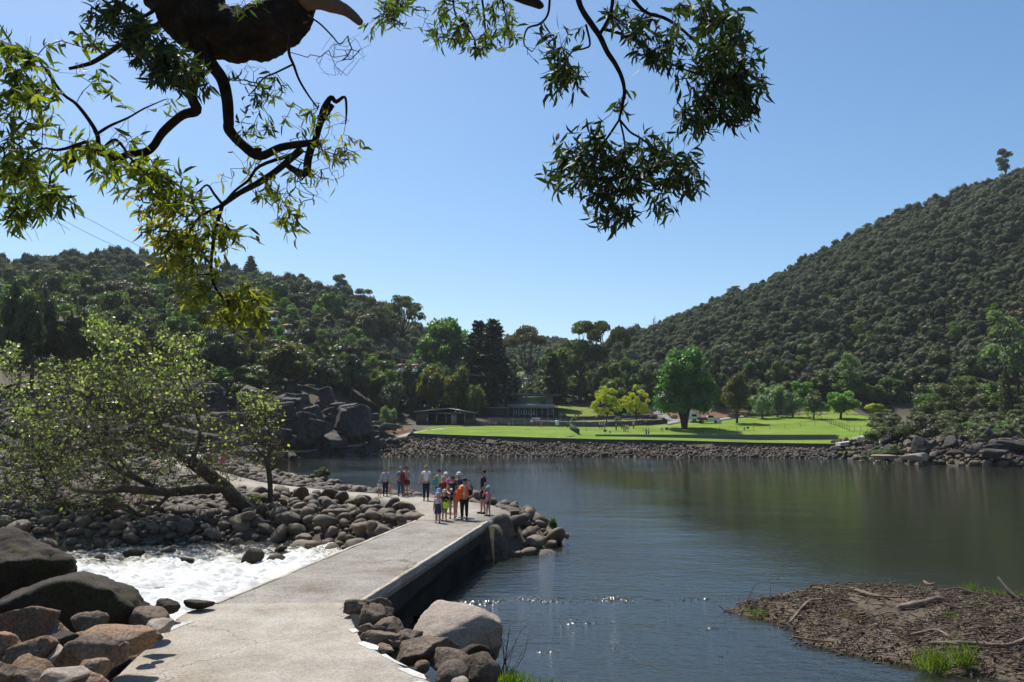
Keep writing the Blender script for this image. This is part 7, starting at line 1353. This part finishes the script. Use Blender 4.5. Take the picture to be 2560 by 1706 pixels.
def log(pts, r, mat, label, lift=.12, name='driftwood_log', seed=3):
    P = [ong(p[0], p[1], 0) for p in pts]; P = [(q.x, q.y, max(h1(q.x, q.y), 0) + lift + (p[2] if len(p) > 2 else 0)) for q, p in zip(P, pts)]; a = Acc(); V, Q, T = sweep(P, [r * .6] + [r * .75] * (len(P) - 2) + [r * .35], 10, .3, 5, seed, 5); a.add(V, Q, T); return tag(a.obj(name, M[mat], None, True), label, 'driftwood')
log([(2025, 1478), (2080, 1480), (2150, 1484), (2240, 1490)], .15, 'rock_dark', 'big dark waterlogged log along the back of the debris island'); log([(2230, 1490), (2350, 1496), (2470, 1504)], .06, 'driftwood', 'thin dark branch lying right of the big dark log')
log([(2032, 1482), (2040, 1500), (2060, 1512)], .06, 'broken_wood', 'pale bent stick leaning on the dark log'); log([(2125, 1508), (2165, 1530), (2200, 1548)], .09, 'broken_wood', 'flat grey weathered plank in the middle of the island', .08)
log([(2140, 1520), (2180, 1542), (2230, 1550), (2290, 1552)], .04, 'driftwood', 'curved thin branch beside the grey plank'); log([(2248, 1572), (2290, 1570), (2340, 1560), (2362, 1556)], .11, 'driftwood', 'thick grey log lying on the middle of the island', .1)
log([(2312, 1480, .0), (2322, 1488, .0), (2340, 1500, -.05)], .055, 'broken_wood', 'short pale broken branch sticking up at the back of the island', .3); log([(1975, 1570), (2020, 1545), (2060, 1540)], .05, 'driftwood', 'dark arched branch near the left end of the island')
log([(2400, 1510), (2430, 1530), (2455, 1545)], .04, 'rock_dark', 'dark stick pointing down on the right of the island', .2); log([(2500, 1505, .4), (2530, 1540, .1), (2560, 1565)], .06, 'rock_dark', 'thick dark branch at the right edge of the picture', .2)
log([(1980, 1606), (2030, 1614), (2080, 1620)], .035, 'broken_wood', 'pale thin stick at the lower left edge of the island'); log([(2330, 1650), (2430, 1655), (2520, 1662), (2600, 1640)], .06, 'driftwood', 'long grey branch along the lower right of the island'); log([(2280, 1630), (2340, 1625), (2380, 1640)], .04, 'driftwood', 'bent grey branch low on the island above the grass tufts')
log([(1926, 1500, .0), (1929, 1480, .5)], .02, 'rock_dark', 'dark upright stick in the water off the island tip', 0); log([(1870, 1500), (1885, 1490, .25), (1900, 1482, .3)], .015, 'rock_dark', 'thin slanting twig in the water left of the upright stick', 0); log([(1945, 1448, 0), (1949, 1440, .2)], .02, 'rock_dark', 'tiny dark stick standing alone out in the lake', 0)
nearrock(2218, 1500, 50, 28, 21.8, (.1, .1, .3), M['rock_pale'], .3, 'rounded pale brown stone on the back of the debris island', 611); nearrock(1875, 1502, 20, 9, 21.8, (0, 0, 1), M['rock_dark'], .3, 'small black stone in the water off the island tip', 612); nearrock(2550, 1562, 30, 16, 18.6, (0, 0, 1), M['rock_dark'], .6, 'dark stone at the right edge of the island', 613)
G['grass'] = leafmat('grass_blade', [(0, (.06, .10, .018)), (.5, (.10, .16, .025)), (1, (.22, .25, .06))], trans=.45, spec=.3, tint=(.9, 1, .3), tfac=1.0)
def blades(x, y, z, n, spread, h, r, mat='grass', name='grass_tuft', label=None, cat='grass', kind=None, group=None, w=.012, tilt=.35):
    P = np.stack([x + r.normal(0, spread, n), y + r.normal(0, spread, n), np.full(n, z)], 1)
    if kind or spread > .5: P[:, 2] = H(P[:, 0], P[:, 1])
    D = np.stack([r.normal(0, tilt, n), r.normal(0, tilt, n), np.ones(n)], 1); V, Q, T = leaves(P, D, h * r.uniform(.5, 1.2, n), w, r, .15); a = Acc(); a.add(V, Q, T, np.repeat(r.random(n), 6)); return tag(a.obj(name, G[mat]), label, cat, group, kind)
gr_ = np.random.default_rng(9)
for k, (px, py, n, sp, h, lab) in enumerate([(1895, 1532, 160, .16, .22, 'grass tuft on the left tip of the debris island'), (2110, 1565, 60, .10, .16, 'pale leafy seedling in the middle of the island'), (2325, 1670, 160, .12, .5, 'left one of the tall grass tufts at the lower edge of the island'), (2360, 1672, 90, .06, .5, 'middle one of the tall grass tufts at the lower edge of the island'), (2408, 1668, 140, .08, .6, 'right one of the tall grass tufts at the lower edge of the island'), (2425, 1500, 70, .08, .35, 'leafy green seedling at the back right of the island'), (2480, 1500, 120, .18, .25, 'green weeds at the back right of the island'), (2540, 1506, 140, .2, .25, 'green weeds by the right edge of the picture'), (2380, 1584, 90, .14, .16, 'small green weeds right of the thick grey log')]):
    p = ong(px, py, .1); z = max(h1(p.x, p.y), 0) + .03; blades(p.x, p.y, z, n, sp, h, gr_, label=lab)
for k, (px, py, n, sp, h, lab) in enumerate([(1265, 1724, 700, .16, .34, 'bright green grass clump in the bottom corner beside the right heap'), (1340, 1738, 400, .2, .22, 'bright green grass at the bottom edge right of the heap'), (1440, 1745, 200, .15, .2, 'low green grass at the bottom edge of the lake')]):
    p = ong(px, py, 0); blades(p.x, p.y, .0, n, sp, h, gr_, label=lab, w=.018)
# thin summer air
bm = bmesh.new(); bmesh.ops.create_cube(bm, size=1, matrix=Matrix.Translation((0, 600, 88)) @ Matrix.Diagonal((2600, 1900, 190, 1))); hm = bpy.data.meshes.new('haze'); bm.to_mesh(hm); bm.free()
mh = bpy.data.materials.new('haze'); mh.use_nodes = True; nh_ = mh.node_tree.nodes; nh_.remove(nh_['Principled BSDF']); pv = nh_.new('ShaderNodeVolumePrincipled'); pv.inputs['Color'].default_value = (.86, .93, 1, 1); pv.inputs['Density'].default_value = HAZE; pv.inputs['Anisotropy'].default_value = .2; mh.node_tree.links.new(pv.outputs['Volume'], nh_['Material Output'].inputs['Volume'])
tag(link('haze', hm, mh), 'faint pale blue air between the camera and the hills', 'haze', kind='stuff')
# reddish bare stems in the water beside the grass
p = ong(1250, 1690, .1); a = Acc(); r9 = np.random.default_rng(4)
for k in range(16):
    b = np.array([p.x + r9.normal(0, .12), p.y + r9.normal(0, .12), 0]); t = b + np.array([r9.normal(-.05, .32), r9.normal(0, .25), r9.uniform(.5, 1.15)]); m = (b + t) / 2 + r9.normal(0, .06, 3); a.tube([tuple(b), tuple(m), tuple(t)], [.009, .007, .003], 4)
    for _ in range(3): s_ = m + (t - m) * r9.random(); a.tube([tuple(s_), tuple(s_ + np.array([r9.normal(0, .15), r9.normal(0, .1), r9.uniform(.05, .25)]))], [.004, .002], 3, sub=1)
tag(a.obj('bare_shrub', plain('red_stem', (.09, .045, .035), .8)), 'bare reddish stems rising from the water beside the bottom grass clump', 'shrub')
# grass between the boulders
for k, (px, py, n, sp, h, lab) in enumerate([(760, 1198, 900, .9, .3, 'green grass on the lake side of the path left of the people'), (700, 1196, 600, .8, .3, 'bright grass on the lake side of the path near the slender tree'), (620, 1180, 500, 1.0, .5, 'bright grass behind the slender tree by the lake'), (360, 1330, 200, .16, .35, 'grass tuft at the far edge of the rapids'), (640, 1340, 120, .22, .3, 'grass tuft by the rapids above the pointed rock'), (590, 1345, 90, .2, .3, 'small grass tuft left of the one above the pointed rock')]):
    p = ong(px, py, .9); blades(p.x, p.y, h1(p.x, p.y) + .1, n, sp, h, gr_, label=lab, w=.03)
p = ong(805, 1197, 1.0); tree_px('shrub', 3, 'scrub', 805, 1165, 1200, 40, p.y, 'shrub', 'small brown twiggy shrub by the lake left of the people', 'shrub'); 
tree_px('shrub', 4, 'gold', 620, 1235, 1290, 90, 37.8, 'shrub', 'low yellowish twiggy shrub between the leaning tree and the slender tree', 'shrub'); tree_px('shrub', 5, 'dark', 1385, 1292, 1312, 26, 35.5, 'shrub', 'small dark weed on the tip of the bridge head rocks', 'shrub')
for k, (px, Y, h_) in enumerate([(2110, 135.5, .9), (2145, 134, .7), (2060, 138, .6), (1990, 140, .5), (2180, 128, .8), (2240, 119, .8)]): x, y = gpt(px, Y); plant('shrub', k % 5, 'fern', (x, y, h1(x, y) - .1), h_, 3.4, None, 'shrub', 'low green weeds over the stones at the right end of the far shore', 'shrub', 'green weeds over the right end of the far shore')
